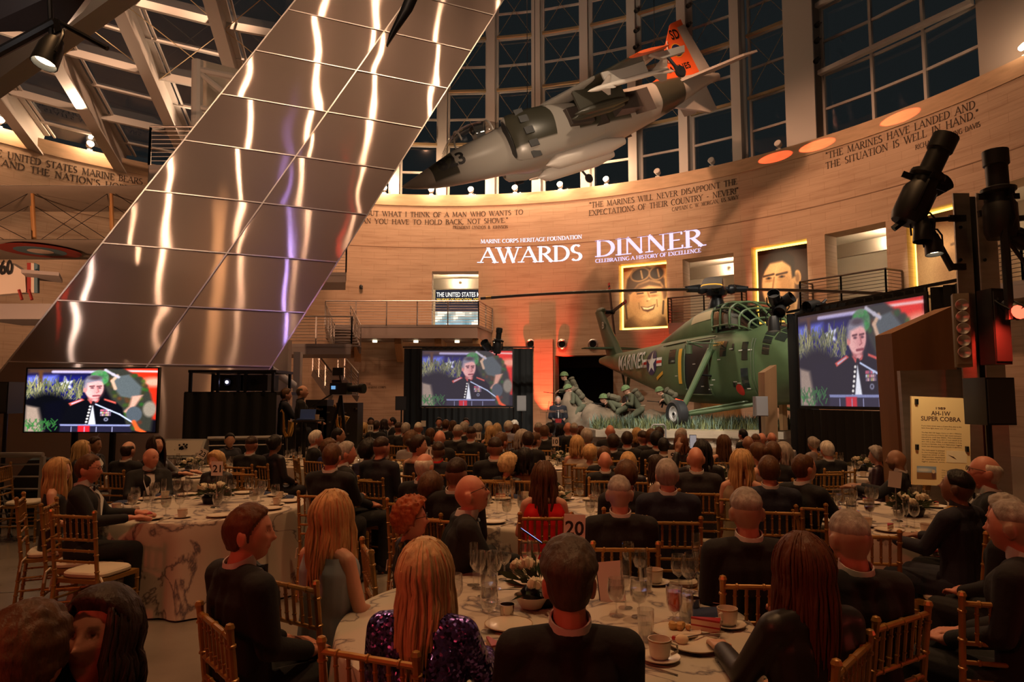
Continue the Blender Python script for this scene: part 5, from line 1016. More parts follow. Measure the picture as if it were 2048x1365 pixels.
# ---------------------------------------------------------------- the jet hanging from the roof
def camo():
    m, t, b = nmat('jet_camouflage'); N, L = t.nodes, t.links
    tc = N.new('ShaderNodeTexCoord'); sp = N.new('ShaderNodeSeparateXYZ'); L.new(tc.outputs['Object'], sp.inputs[0])
    nz = N.new('ShaderNodeTexNoise'); nz.inputs['Scale'].default_value = .55; nz.inputs['Detail'].default_value = 1; L.new(tc.outputs['Object'], nz.inputs['Vector'])
    a = N.new('ShaderNodeMath'); a.operation = 'MULTIPLY_ADD'; a.inputs[1].default_value = 1.3; L.new(nz.outputs[0], a.inputs[0]); L.new(sp.outputs['X'], a.inputs[2])
    mr = N.new('ShaderNodeMapRange'); mr.inputs[1].default_value = -6.5; mr.inputs[2].default_value = 7.9; L.new(a.outputs[0], mr.inputs[0])
    cr = N.new('ShaderNodeValToRGB'); cr.color_ramp.interpolation = 'CONSTANT'; L.new(mr.outputs[0], cr.inputs[0]); e = cr.color_ramp.elements
    g, d, n_ = (.36, .335, .30, 1), (.050, .048, .034, 1), (.40, .36, .32, 1)
    e[0].color = g; e[1].position = .153; e[1].color = d
    for p_, c_ in ((.25, g), (.368, d), (.52, g), (.59, d), (.708, g), (.847, d), (.91, n_)): x = e.new(p_); x.color = c_
    gt = N.new('ShaderNodeMapRange'); gt.inputs[1].default_value = -.42; gt.inputs[2].default_value = -.36; L.new(sp.outputs['Z'], gt.inputs[0])
    mx = N.new('ShaderNodeMix'); mx.data_type = 'RGBA'; L.new(gt.outputs[0], mx.inputs['Factor']); mx.inputs['A'].default_value = g; L.new(cr.outputs[0], mx.inputs['B']); L.new(mx.outputs['Result'], b.inputs['Base Color']); b.inputs['Roughness'].default_value = .3
    return m
M_CAMO = camo(); M_JG = mat('jet_grey', (.40, .37, .34), .32); M_JD = mat('jet_dark_green', (.05, .048, .035), .32); M_OR = mat('dayglo_orange', (.85, .13, .03), .45); M_MSL = mat('missile_white', (.72, .66, .60), .35)
pn_, pt_ = at(801, 366, 22.5), at(1446, 172, 26.3); fx = (pn_-pt_).normalized(); upv = Vector((0, 0, 1)); ly = upv.cross(fx).normalized(); uz = fx.cross(ly).normalized(); JM = Matrix((fx, ly, uz)).transposed().to_4x4() @ Matrix.Rotation(R(JROLL), 4, 'X') if False else None
JROLL = 7
JM = Matrix((fx, ly, uz)).transposed().to_4x4() @ Matrix.Rotation(R(JROLL), 4, 'X'); JM.translation = (pn_+pt_)/2
jet = thing('jet_aircraft', 'camouflaged jump jet with an orange tail fin hanging nose-down above the wall', 'aircraft', JM.translation, JM.to_euler()); js_ = (pn_-pt_).length/14.2; jet.scale = (js_, js_*1.12, js_*1.14)
jf = Skin([(-7.1, .30, .52, .10, 2), (-6.4, .18, .66, .24, 2), (-4.6, -.25, .78, .46, 2.2), (-2.6, -.6, .82, .70, 2.3), (-.6, -.86, .84, .98, 2.4), (1.0, -.9, .82, 1.08, 2.4), (2.3, -.84, .80, 1.0, 2.3), (2.9, -.76, .78, .72, 2.2), (3.6, -.70, .68, .56, 2.1), (4.8, -.62, .50, .50, 2), (5.8, -.50, .24, .37, 2), (6.6, -.34, .02, .18, 2), (7.1, -.17, -.11, .03, 2)])
jf.body(80, 40).build('fuselage', M_CAMO, jet, 50)
jc = Skin([(2.6, .3, .82, .3, 2), (3.3, .3, 1.12, .42, 2), (4.1, .3, 1.16, .42, 2), (4.8, .3, .92, .36, 2), (5.35, .25, .45, .15, 2)])
jc.patch(2.9, 5.3, -100, 100, 0, 18, 20).build('canopy_glass', thin_glass('canopy_clear', (.8, .8, .78), .03, .10, .8), jet)
mb = MB()
for xx in (4.55, 3.3): mb.tube([jc.P(xx, a, .01) for a in range(-100, 101, 10)], .035, 6)
mb.build('canopy_frame', M_JG, jet); mb = MB(); mb.box((3.7, 0, .62), (.35, .4, .75)); mb.ball((3.85, 0, .95), .14, 10); mb.build('ejection_seat', M_BLACK, jet)
for s_ in (-1, 1):
    rings = []; mb = MB()   # intake trunk with open lip
    for x, zb, zt, y0, y1 in ((3.05, -.66, .72, .50, 1.02), (2.9, -.74, .78, .50, 1.16), (2.2, -.84, .80, .5, 1.26), (1.0, -.84, .74, .5, 1.24), (-.6, -.7, .5, .4, 1.0)):
        rings.append([Vector((x, s_*((y0+y1)/2+(y1-y0)/2*math.cos(2*PI*j/20)), (zb+zt)/2+(zt-zb)/2*math.sin(2*PI*j/20))) for j in range(20)])
    mb.loft(rings); mb.build('intake', M_CAMO, jet); mb = MB(); mb.lathe([(0, 0), (.93, 0), (.93, .015), (0, .015)], 20, (0, 0, 0), Matrix.Translation((3.06, s_*.76, .03)) @ Matrix.Rotation(R(90), 4, 'Y') @ Matrix.Diagonal((.68, .24, 1, 1))); mb.build('intake_mouth', M_BLACK, jet)
    mb = MB()
    for k in range(5): a = R(-62+31*k); mb.box((2.45, s_*(.88+.375*math.cos(a)), -.03+.80*math.sin(a)), (.34, .04, .22), (-a*s_ if False else 0, 0, 0))
    mb.build('blow_in_doors', M_BLACK, jet)['kind'] = 'stuff'
    for xx, nm in ((.55, 'front_nozzle'), (-1.55, 'rear_nozzle')):
        mb = MB(); mb.hexa([(xx+.42, s_*.95, -.32), (xx+.42, s_*.95, .34), (xx-.55, s_*.95, .30), (xx-.55, s_*.95, -.36)], [(xx+.30, s_*1.34, -.28), (xx+.30, s_*1.34, .26), (xx-.62, s_*1.30, .22), (xx-.62, s_*1.30, -.36)]); mb.build(nm, mat('burnt_metal', (.10, .08, .07), .5, .5), jet)
        hp_ = MB(); hp_.box((xx-.9, s_*.99, -.05), (.9, .02, .8)); hp_.build('heat_shield', MATS['burnt_metal'], jet)
    # wing, drooped, with orange tip
    def wpnt(f, c, th=0):   # f span fraction, c chord fraction
        y = .75+3.35*f; xr = 1.45-(1.45+.55)*f; ch = 3.75-2.45*f; return Vector((xr-ch*c, s_*y, .80-.21*(y-.75)+th))
    def wring(f): return [wpnt(f, (1-math.cos(2*PI*j/20))/2, (.20-.14*f)*math.sin(2*PI*j/20)*(1.15-(1-math.cos(2*PI*j/20))/2)) for j in range(20)]
    mb = MB(); mb.loft([wring(f) for f in (0, .25, .5, .72, .92)]); mb.build('wing', M_CAMO, jet); mb = MB(); mb.loft([wring(f) for f in (.92, .97, 1.0)]); mb.build('wing_tip', M_OR, jet)
    def store(y, x0, x1, z, r, m, nm, fins=True):
        mb = MB(); L = x0-x1; mb.lathe([(0, 0), (r*.5, .12), (r, .4), (r, L-.1), (r*.8, L), (0, L)], 12, (0, 0, 0), Matrix.Translation((x0, s_*y, z)) @ Matrix.Rotation(R(-90), 4, 'Y'))
        if fins:
            for k in range(4):
                d = Vector((0, math.cos(R(45+90*k)), math.sin(R(45+90*k)))); q = Vector((x1, s_*y, z)); q2 = Vector((x0-.55, s_*y, z))
                mb.extrude([q+d*r, q+d*(r+.26), q+d*(r+.26)+Vector((.25, 0, 0)), q+d*r+Vector((.6, 0, 0))], (0, .02, .02)); mb.extrude([q2+d*r, q2+d*(r+.2)-Vector((.25, 0, 0)), q2+d*(r+.2)-Vector((.35, 0, 0)), q2+d*r-Vector((.35, 0, 0))], (0, .02, .02))
        return mb.build(nm, m, jet)
    store(3.1, 1.0, -2.2, -.16, .075, M_MSL, 'missile'); mb = MB(); mb.box((-.6, s_*3.1, .09), (1.7, .06, .36)); mb.build('pylon', M_JG, jet)
    mb = MB(); mb.box((-.2, s_*1.9, .16), (1.9, .10, .62)); mb.build('pylon', M_JD, jet)
    for dy in (-.16, .16): mb = MB(); mb.lathe([(0, 0), (.09, .25), (.13, .6), (.13, 1.6), (.06, 2.2), (0, 2.2)], 10, (0, 0, 0), Matrix.Translation((1.1, s_*(1.9+dy), -.28)) @ Matrix.Rotation(R(-90), 4, 'Y')); mb.build('bomb', M_JD, jet)
    mb = MB(); mb.tube([(-1.75, s_*3.75, .12), (-2.0, s_*3.75, -.55)], .05, 8); mb.lathe([(0, -.05), (.16, -.06), (.19, 0), (.16, .06), (0, .05)], 16, (0, 0, 0), Matrix.Translation((-2.05, s_*3.75, -.62)) @ Matrix.Rotation(R(90), 4, 'X')); mb.build('outrigger_wheel', M_RUB, jet); mb = MB(); mb.hexa([(-1.2, s_*3.7, .1), (-2.6, s_*3.7, .1), (-2.5, s_*3.7, -.1), (-1.6, s_*3.7, -.12)], [(-1.2, s_*3.8, .1), (-2.6, s_*3.8, .1), (-2.5, s_*3.8, -.1), (-1.6, s_*3.8, -.12)]); mb.build('outrigger_fairing', M_JG, jet)
    mb = MB(); mb.lathe([(0, 0), (.10, .2), (.24, .5), (.26, 2.6), (.12, 3.4), (0, 3.4)], 12, (0, 0, 0), Matrix.Translation((2.0, s_*.48, -1.0)) @ Matrix.Rotation(R(-90), 4, 'Y')); mb.build('gun_pod', M_MSL, jet)
    # tailplane
    mb = MB(); pr = [(-4.9, .3, .46), (-6.5, .3, .46), (-7.2, 2.05, .02), (-6.55, 2.05, .02)]; mb.hexa([(x, s_*y, z) for x, y, z in pr], [(x, s_*y, z+.08) for x, y, z in pr]); mb.build('tailplane', M_JG, jet)
mb = MB(); P_ = [(-3.6, .72), (-4.4, .95), (-6.0, 2.75), (-6.55, 2.82), (-6.45, .6)]; mb.hexa([(x, -.06, z) for x, z in P_], [(x, .06, z) for x, z in P_]); mb.build('tail_fin', M_OR, jet)
mb = MB(); P_ = [(-6.2, 2.55), (-6.6, 2.6), (-6.85, .62), (-6.28, .62)]; mb.hexa([(x, -.064, z) for x, z in P_], [(x, .064, z) for x, z in P_]); mb.build('rudder', M_JG, jet)
mb = MB(); P_ = [(-4.2, -.15), (-6.3, .2), (-6.3, -.75), (-5.9, -.8), (-5.5, -.62)]; mb.hexa([(x, -.05, z) for x, z in P_], [(x, .05, z) for x, z in P_]); mb.build('ventral_fin', M_JG, jet)
def fintext(txt, w, h, x, z, m, off=.075): V, F = sans(txt, w, h, .015); mb = MB(); mb.add([Vector((x-v.x, off, z+v.y)) for v in V], F); mb.build('lettering', m, jet)
fintext('MARINES', 1.25, .22, -4.75, .98, M_BLACK); fintext('SD', .42, .36, -5.72, 2.15, M_BLACK); fintext('164336', .6, .1, -4.72, 1.35, M_BLACK)
V, F = sans('823', 1.0, .40, .03); mb = MB(); mb.add([jf.side(5.75-v.x, -.16+v.y, .02, 1) for v in V], F); mb.build('lettering', M_BLACK, jet)
for r_, m_, o_ in ((.27, M_YEL, 0), (.235, M_BLUEP, .004), (.13, M_WHP, .008), (.09, M_BLUEP, .012)): mb = MB(); mb.add([(-5.72+r_*math.cos(2*PI*k/24)*(1 if r_ > .2 else 1.2), .068+o_, 1.72+r_*math.sin(2*PI*k/24)*(1 if r_ > .2 else .6)) for k in range(24)], [tuple(range(24))]); mb.build('squadron_badge', m_, jet)
mb = MB(); mb.bar((-5.1, .08, 1.35), (-5.45, .08, 2.15), .035, .02); mb.build('fin_strip', M_WHP, jet)
mb = MB()
for p in ((1.5, .5, .8), (1.5, -.5, .8), (-4, 0, .8)):
    w_ = JM @ Vector(p); mb.tube([w_-JM.translation, w_+Vector((0, 0, 16))-JM.translation], .012, 4)
o = mb.build('suspension_cable', M_BLKM); o.location = JM.translation; tag(o, 'thin cables holding the hanging jet up to the roof', 'cable')

lamp('jet_fill', 'SPOT', (-1, 9, 4), JM.translation, 3800, (1, .70, .48), .8, 36, .8); lamp('jet_fill', 'SPOT', (4, 14, 16), JM.translation, 1200, (1, .74, .5), .3, 50, .8)  # two unseen fill lamps added to brighten the jet
lamp('helicopter_fill', 'SPOT', (-1.5, 9, 9), (5.8, 20, 2.6), 1500, (1, .88, .70), .15, 34, .7)  # unseen fill lamp added to brighten the helicopter nose
mb = MB(); rings = [[at(u, v, D)+Vector((w*math.cos(2*PI*j/10), .05*math.sin(2*PI*j/10), 0)) for j in range(10)] for u, v, D, w in ((838, -40, 13.0, .14), (812, 22, 13.1, .13), (785, 68, 13.2, .07), (774, 92, 13.25, .012))]
mb.loft(rings); tag(mb.build('propeller_blade', M_BLKM), 'dark propeller blade tip hanging in front of the upper mast', 'propeller')
# ---------------------------------------------------------------- people
M_SKIN = mat('skin', (1, 1, 1), .5, objcol=True, attr='tint', bump=.05, bscale=60)
M_CLOTH = mat('suit_cloth', (1, 1, 1), .85, objcol=True, bump=.12, bscale=45)
M_SATIN = mat('dress_fabric', (1, 1, 1), .45, objcol=True, bump=.08, bscale=14, var=.12, vscale=6)
M_HAIR = mat('hair', (1, 1, 1), .5, objcol=True, spec=.25, bump=.35, bscale=55, var=.35, vscale=30, stretch=(1, 1, .25))
M_SHIRT = mat('white_shirt', (.62, .60, .58), .7)
def seqmat():
    m, t, b = nmat('sequins'); N, L = t.nodes, t.links; tc = N.new('ShaderNodeTexCoord'); v = N.new('ShaderNodeTexVoronoi'); v.inputs['Scale'].default_value = 90; L.new(tc.outputs['Object'], v.inputs['Vector'])
    b.inputs['Base Color'].default_value = (.06, .03, .16, 1); b.inputs['Metallic'].default_value = .9; b.inputs['Roughness'].default_value = .25
    cr = N.new('ShaderNodeMix'); cr.data_type = 'RGBA'; cr.inputs['A'].default_value = (.03, .015, .06, 1); cr.inputs['B'].default_value = (.22, .14, .55, 1); sp = N.new('ShaderNodeSeparateColor'); L.new(v.outputs['Color'], sp.inputs[0]); L.new(sp.outputs[0], cr.inputs['Factor']); L.new(cr.outputs['Result'], b.inputs['Base Color'])
    mr = N.new('ShaderNodeVectorMath'); mr.operation = 'SUBTRACT'; mr.inputs[1].default_value = (.5, .5, .5); L.new(v.outputs['Color'], mr.inputs[0]); g = N.new('ShaderNodeNewGeometry'); ad = N.new('ShaderNodeVectorMath'); ad.operation = 'ADD'; L.new(mr.outputs[0], ad.inputs[0]); L.new(g.outputs['Normal'], ad.inputs[1]); nm = N.new('ShaderNodeVectorMath'); nm.operation = 'NORMALIZE'; L.new(ad.outputs[0], nm.inputs[0]); L.new(nm.outputs[0], b.inputs['Normal']); return m
M_SEQ = seqmat()
def capsule(mb, p0, r0, p1, r1, n=12, sx=1.0):
    p0, p1 = Vector(p0), Vector(p1); d = p1-p0
    if d.length < 1e-5: d = Vector((0, 0, 1e-4)); p1 = p0+d
    d.normalize(); u = Vector((0, 1, 0)) if abs(d.y) < .9 else Vector((1, 0, 0)); x = d.cross(u).normalized(); y = d.cross(x); rings = []
    for a in (-88, -60, -30, 0): rings.append((p0+d*r0*math.sin(R(a)), r0*math.cos(R(a))))
    for a in (0, 30, 60, 88): rings.append((p1+d*r1*math.sin(R(a)), r1*math.cos(R(a))))
    mb.loft([[c+(x*math.cos(2*PI*j/n)+y*math.sin(2*PI*j/n))*r_ for j in range(n)] for c, r_ in rings])
def chain(mb, pts, rs):
    for i in range(len(pts)-1): capsule(mb, pts[i], rs[i], pts[i+1], rs[i+1])
def remesh(mb, vox, smooth=3, fac=.5):
    me = bpy.data.meshes.new('t'); me.from_pydata(mb.v, [], mb.f); o = bpy.data.objects.new('t', me); COL.objects.link(o)
    m = o.modifiers.new('r', 'REMESH'); m.mode = 'VOXEL'; m.voxel_size = vox; m.use_smooth_shade = True
    if smooth: s_ = o.modifiers.new('s', 'SMOOTH'); s_.iterations = smooth; s_.factor = fac
    dg = bpy.context.evaluated_depsgraph_get(); r_ = bpy.data.meshes.new_from_object(o.evaluated_get(dg)); bpy.data.objects.remove(o); bpy.data.meshes.remove(me); return r_
HW, HD, HH = .076, .097, .120
def ss(a, b, x): t = np.clip((x-a)/(b-a), 0, 1); return t*t*(3-2*t)
def head_grid(nu, nv):
    a = np.linspace(-PI/2+.03, PI/2-.03, nv); b = np.linspace(0, 2*PI, nu, endpoint=False); B, A = np.meshgrid(b, a); return np.stack([np.cos(A)*np.sin(B), np.cos(A)*np.cos(B), np.sin(A)], -1)
def head_shape(d, face=1.0, fem=0.0):
    x, y, z = d[..., 0], d[..., 1], d[..., 2]; low = ss(.05, -1.0, z); X = x*HW*(1-(.30+.07*fem)*low**1.3)*(1+.04*ss(-.2, .6, z)); Y = y*HD; Z = z*HH
    Y = Y+np.where(y < 0, -.012*np.exp(-((z-.25)/.5)**2)*(-y), 0); Y = np.where(y > 0, Y*(1-.06*np.exp(-((z+.1)/.6)**2)), Y)
    f = np.clip(y, 0, 1)**2*face
    def g(cx, cz, sx, sz): return np.exp(-((np.abs(x)-cx)/sx)**2-((z-cz)/sz)**2)
    dy = .030*np.exp(-(x/.13)**2-((z+.20)/.10)**2)+.016*np.exp(-(x/.11)**2-((z-.0)/.17)**2)+.005*g(.30, .27, .2, .09)*(1-.4*fem)-.010*g(.33, .10, .16, .11)+.006*g(.42, -.17, .2, .16)+.008*np.exp(-(x/.28)**2-((z+.46)/.07)**2)-.004*np.exp(-(x/.25)**2-((z+.60)/.05)**2)+.012*np.exp(-(x/.30)**2-((z+.82)/.14)**2)
    Y = Y+dy*f; Y = Y+.012*ss(-.3, -1, z)*np.clip(y+.3, 0, 1); return np.stack([X, Y, Z], -1)
def hair_mask(d, st):
    x, y, z = d[..., 0], d[..., 1], d[..., 2]; line = np.where(y > .15, .15+.52*ss(.15, .75, y), -.10-.50*ss(.1, -.5, y)); line = line+np.where((y > -.1) & (y < .30), -.18*np.exp(-((y-.12)/.12)**2), 0)
    m = ss(-.04, .10, z-line)
    if st == 'fringe': m = m*ss(.62, .38, z)*ss(.25, .0, y)
    if st in ('fade', 'buzz'): m = m*(.12+.88*ss(.05, .55, z))
    if st == 'swept': m = m*(.40+.60*ss(.05, .5, z))
    if st == 'recede': m = m*np.where(y > -.1, ss(.35, .75, np.abs(x)*1.2+(-y)*.6+.25), 1)
    return m
def np_mb(P, mb):
    nv, nu = P.shape[:2]; mb.loft([[Vector(P[i, j]) for j in range(nu)] for i in range(nv)])
def head_piece(mb, M, detail, fem):
    d = head_grid(*((72, 54) if detail > 1 else (36, 27))); P = head_shape(d, 1, fem); P = P @ np.array(M.to_3x3()).T+np.array(M.translation); np_mb(P, mb)
    for s_ in (-1, 1):
        q = M @ Matrix.Translation((s_*(HW+.001), -.012, -.012)) @ Matrix.Rotation(R(-24)*s_, 4, 'Z') @ Matrix.Rotation(R(-10), 4, 'X'); mb.ball((s_*.003, 0, 0), (.011, .023, .037), 12, q); mb.ball((s_*.010, -.012, .008), (.010, .014, .030), 10, q)
def tint_body(me, M, o):
    n = len(me.vertices); co = np.empty(n*3); me.vertices.foreach_get('co', co); co = co.reshape(-1, 3); Mi = M.inverted(); L = co @ np.array(Mi.to_3x3()).T+np.array(Mi.translation); x, y, z = L[:, 0]/HW, L[:, 1]/HD, L[:, 2]/HH
    T = np.ones((n, 4)); hd = (np.abs(z) < 1.3) & (np.abs(x) < 1.35)
    def put(m, c): m = np.clip(m, 0, 1)*hd; T[:, :3] = T[:, :3]*(1-m[:, None])+np.array(c)*m[:, None]
    fr = y > .55; lipc = (.82, .42, .40) if o.get('fem') else (.85, .6, .56)
    put(fr*np.exp(-((np.abs(x)-.42)/.28)**2-((z+.22)/.2)**2)*.35, (1.12, .82, .78)); put(fr*ss(.05, .0, np.abs(z+.46)-.045)*ss(.36, .26, np.abs(x)), lipc); put(fr*ss(.012, .0, np.abs(z+.46)-.004)*ss(.34, .28, np.abs(x)), (.35, .2, .18))
    put(fr*ss(.05, .0, np.abs(z-.285+.12*(np.abs(x)-.35)**2)-.02)*ss(.2, .14, np.abs(np.abs(x)-.36)), o.get('brow', (.35, .25, .2)))
    e = np.sqrt(((np.abs(x)-.36)/.155)**2+((z-.12)/.055)**2); put(fr*ss(1.5, 1.0, e), (.5, .36, .3)); put(fr*ss(1.1, .85, e), (1.5, 1.6, 1.7)); put(fr*ss(.075, .05, np.sqrt((np.abs(x)-.36)**2+(z-.125)**2*2.2)), (.10, .09, .09))
    if o.get('stubble'):
        d = np.stack([x, y, z], -1); d = d/np.maximum(np.linalg.norm(d, axis=1, keepdims=True), 1e-6); m = ss(-.02, .06, z-np.where(y > .15, .15+.52*ss(.15, .75, y), -.12-.5*ss(.1, -.5, y))); put(m*o['stubble'], o.get('hairtint', (.5, .45, .4)))
    if o.get('beard'): put(ss(-.22, -.36, z)*(y > .0)*(1-ss(.05, .0, np.abs(z+.46)-.05)*ss(.36, .26, np.abs(x)))*(z > -1.12)*.9, o['beard'])
    ca = me.color_attributes.new('tint', 'FLOAT_COLOR', 'POINT'); ca.data.foreach_set('color', T.ravel())
def hand(mb, w, d, s_, detail, curl=35):
    """hand at wrist w pointing along d, s_ = side, palm facing down"""
    w, d = Vector(w), Vector(d).normalized(); n_ = Vector((0, 0, 1)); n_ = (n_-d*n_.dot(d)).normalized(); x = d.cross(n_).normalized()
    for k in range(4): capsule(mb, w+x*(.018*(k-1.5))*.6, .016, w+d*.085+x*.0205*(k-1.5), .0125, 8)
    if detail < 2: capsule(mb, w+d*.06, .03, w+d*.15-n_*.02, .022, 8); capsule(mb, w+d*.03-x*s_*.03, .014, w+d*.09-x*s_*.05, .012, 8); return
    for k in range(4):
        p = w+d*.088+x*.0205*(k-1.5); L = (.036, .044, .041, .031)[k if s_ > 0 else 3-k]; a = R(curl*.5); c = d*math.cos(a)-n_*math.sin(a); p2 = p+c*L; a2 = R(curl*1.3); c2 = d*math.cos(a2)-n_*math.sin(a2); p3 = p2+c2*L*.75; capsule(mb, p, .0095, p2, .0085, 8); capsule(mb, p2, .0085, p3, .0072, 8)
    q = w+d*.022-x*s_*.026; q2 = q+d*.035-x*s_*.026-n_*.008; q3 = q2+d*.032-x*s_*.006-n_*.006; capsule(mb, q, .014, q2, .0105, 8); capsule(mb, q2, .0105, q3, .0085, 8)
def sit_pose(o):
    lean = R(o.get('lean', 0)); fem = o.get('fem', 0); sh = .166-.020*fem; hz = .52; up = Vector((0, math.sin(lean), math.cos(lean))); fw = Vector((0, math.cos(lean), -math.sin(lean))); T = lambda x, y, z: Vector((x, 0, hz))+up*(z-hz)+fw*y
    j = dict(pel=Vector((0, 0, hz)), wa=T(0, .0, .72), ch=T(0, .015, .93), nb=T(0, -.005, 1.06), nt=T(0, .012, 1.125), shl=[T(-sh, -.005, 1.0), T(sh, -.005, 1.0)], up=up)
    arm = o.get('arm', 'lap'); el, wr, hd = [], [], []
    for s_ in (-1, 1):
        a = arm if isinstance(arm, str) else arm[0 if s_ < 0 else 1]
        E_, W_, D_ = {'lap': (T(s_*.205, .03, .76), Vector((s_*.10, .30, .655)), (-.5*s_, .8, -.1)), 'table': (T(s_*.215, .13, .79), Vector((s_*.15, .40, .80)), (-.35*s_, 1, -.05)), 'chest': (T(s_*.205, .08, .77), T(s_*.05, .23, .86), (-.9*s_, .3, .2)), 'fwd': (T(s_*.20, .2, .82), T(s_*.12, .46, .88), (-.2*s_, 1, .0)), 'raise': (T(s_*.30, .15, .95), T(s_*.24, .24, 1.20), (-.2*s_, .3, 1)), 'hang': (T(s_*.21, -.04, .74), Vector((s_*.27, .10, .52)), (0, .5, -1))}[a]
        el.append(E_); wr.append(W_); hd.append(D_)
    j['el'], j['wr'], j['hd'] = el, wr, hd; j['hip'] = [Vector((s_*.09, .02, hz)) for s_ in (-1, 1)]; j['kn'] = [Vector((s_*(.12 if not fem else .08), .43, .53)) for s_ in (-1, 1)]; j['an'] = [Vector((s_*.11, .42, .035)) for s_ in (-1, 1)]; return finish(j, o)
def stand_pose(o):
    j = dict(pel=Vector((0, 0, .93)), wa=Vector((0, 0, 1.10)), ch=Vector((0, .01, 1.31)), nb=Vector((0, -.01, 1.46)), nt=Vector((0, .0, 1.54)), shl=[Vector((s_*.185, 0, 1.40)) for s_ in (-1, 1)], up=Vector((0, 0, 1)))
    j['el'] = [Vector((s_*.25, .0, 1.12)) for s_ in (-1, 1)]; j['wr'] = [Vector((s_*.17, .27, 1.08)) for s_ in (-1, 1)]; j['hd'] = [(-.2*s_, 1, -.1) for s_ in (-1, 1)]; j['hip'] = [Vector((s_*.09, 0, .92)) for s_ in (-1, 1)]; j['kn'] = [Vector((s_*.10, .02, .5)) for s_ in (-1, 1)]; j['an'] = [Vector((s_*.11, 0, .09)) for s_ in (-1, 1)]; return finish(j, o)
def finish(j, o):
    hy, hp_, hr = R(o.get('hyaw', 0)), R(o.get('hpit', 0)), R(o.get('hrol', 0)); j['Mh'] = Matrix.Translation(j['nt']+j['up']*.0+Vector((0, 0, 0))) @ Matrix.Rotation(-hy, 4, 'Z') @ Matrix.Rotation(-hp_-R(o.get('lean', 0))*.5, 4, 'X') @ Matrix.Rotation(hr, 4, 'Y') @ Matrix.Translation((0, .022, .080)); return j
def body_mesh(j, o, vox, detail):
    mb = MB(); fem = o.get('fem', 0); k = 1-.12*fem
    head_piece(mb, j['Mh'], detail, fem); hb = j['Mh'] @ Vector((0, -.02, -.07)); chain(mb, [j['nb']+j['up']*-.03, j['nb'], j['nt'].lerp(hb, .5), hb], [.075*k, .060*k, .054*k, .056*k])
    for s_ in (-.07, 0, .07): chain(mb, [j['pel']+Vector((s_, 0, .02)), j['wa']+Vector((s_*.9, 0, 0)), j['ch']+Vector((s_*1.05, 0, 0)), j['ch']+(j['nb']-j['ch'])*.5+Vector((s_*.8, 0, 0))], [.082*k, .078*k, .090*k, .062*k])
    if fem:
        for s_ in (-1, 1): capsule(mb, j['ch']+Vector((s_*.05, .06, -.05)), .055, j['ch']+Vector((s_*.045, .035, .0)), .05)
    for i in (0, 1):
        chain(mb, [j['nb'].lerp(j['ch'], .15)+Vector(((i*2-1)*.05, 0, 0)), j['shl'][i], j['el'][i], j['wr'][i]], [.05*k, .05*k, .040*k, .027*k]); hand(mb, j['wr'][i], j['hd'][i], i*2-1, detail, o.get('curl', 38))
        chain(mb, [j['hip'][i], j['kn'][i], j['an'][i]], [.095, .058, .036]); capsule(mb, j['an'][i]+Vector((0, -.02, -.04)), .035, j['an'][i]+Vector((0, .14, -.055)), .026)
    me = remesh(mb, vox, 2 if detail > 1 else 1, .4); me.materials.append(M_SKIN); tint_body(me, j['Mh'], o); return me
def jacket_mesh(j, vox, kind='jacket', fem=0):
    mb = MB(); k = 1-.10*fem; ex = .016
    for s_ in (-.075, 0, .075): chain(mb, [j['pel']+Vector((s_*1.1, 0, -.02)), j['wa']+Vector((s_*.9, 0, 0)), j['ch']+Vector((s_*1.0, 0, .0)), j['ch']+(j['nb']-j['ch'])*.55+Vector((s_*.95, -.008, 0))], [.108*k+ex*.3, .094*k+ex*.5, .104*k+ex, .074*k+ex*.7])
    if kind in ('jacket', 'sleeves'):
        for i in (0, 1): e = j['wr'][i].lerp(j['el'][i], .16); chain(mb, [j['nb'].lerp(j['ch'], .12)+Vector(((i*2-1)*.052, -.012, 0)), j['shl'][i]+Vector(((i*2-1)*.012, 0, .006)), j['el'][i], e], [.044*k+ex*.4, .054*k+ex, .043*k+ex*.7, .031+ex*.7])
        c = j['nb']-j['up']*.018
        if kind == 'jacket':
            for s_ in (-1, 1): capsule(mb, c+Vector((s_*.052, -.03, .0)), .027, c+Vector((s_*.062, .05, -.05)), .022)
            rg = [j['nb']+j['up']*(-.010-.030*max(0, math.sin(R(a_))))+Vector((.064*math.cos(R(a_)), .062*math.sin(R(a_)), 0)) for a_ in range(-250, 71, 20)]; chain(mb, rg, [.026]*len(rg))
    if fem:
        for s_ in (-1, 1): capsule(mb, j['ch']+Vector((s_*.05, .065, -.05)), .066, j['ch']+Vector((s_*.045, .04, .0)), .055)
    if kind in ('dress', 'sleeves') and fem:
        for f_ in (-1, 0, 1): chain(mb, [j['pel']+Vector((.08*f_, .02, 0)), (j['kn'][0]+j['kn'][1])/2+Vector((.08*f_, .02, 0)), (j['kn'][0]+j['kn'][1])/2+Vector((.10*f_, .0, -.3))], [.115, .085, .08])
    me = remesh(mb, vox, 4, .5); return me
def cutoff(me, f):
    bm = bmesh.new(); bm.from_mesh(me); bmesh.ops.delete(bm, geom=[v for v in bm.verts if f(v.co)], context='VERTS'); bm.to_mesh(me); bm.free(); return me
def trouser_mesh(j, vox):
    mb = MB()
    for i in (0, 1): chain(mb, [j['hip'][i]+Vector((0, -.01, 0)), j['kn'][i], j['an'][i]], [.112, .074, .06]); 
    capsule(mb, j['hip'][0], .12, j['hip'][1], .12); return remesh(mb, vox, 3)
def shoe_mesh(j):
    mb = MB()
    for i in (0, 1): capsule(mb, j['an'][i]+Vector((0, -.03, -.035)), .045, j['an'][i]+Vector((0, .17, -.055)), .034)
    me = mb.mesh('shoe', M_BLACK); return me
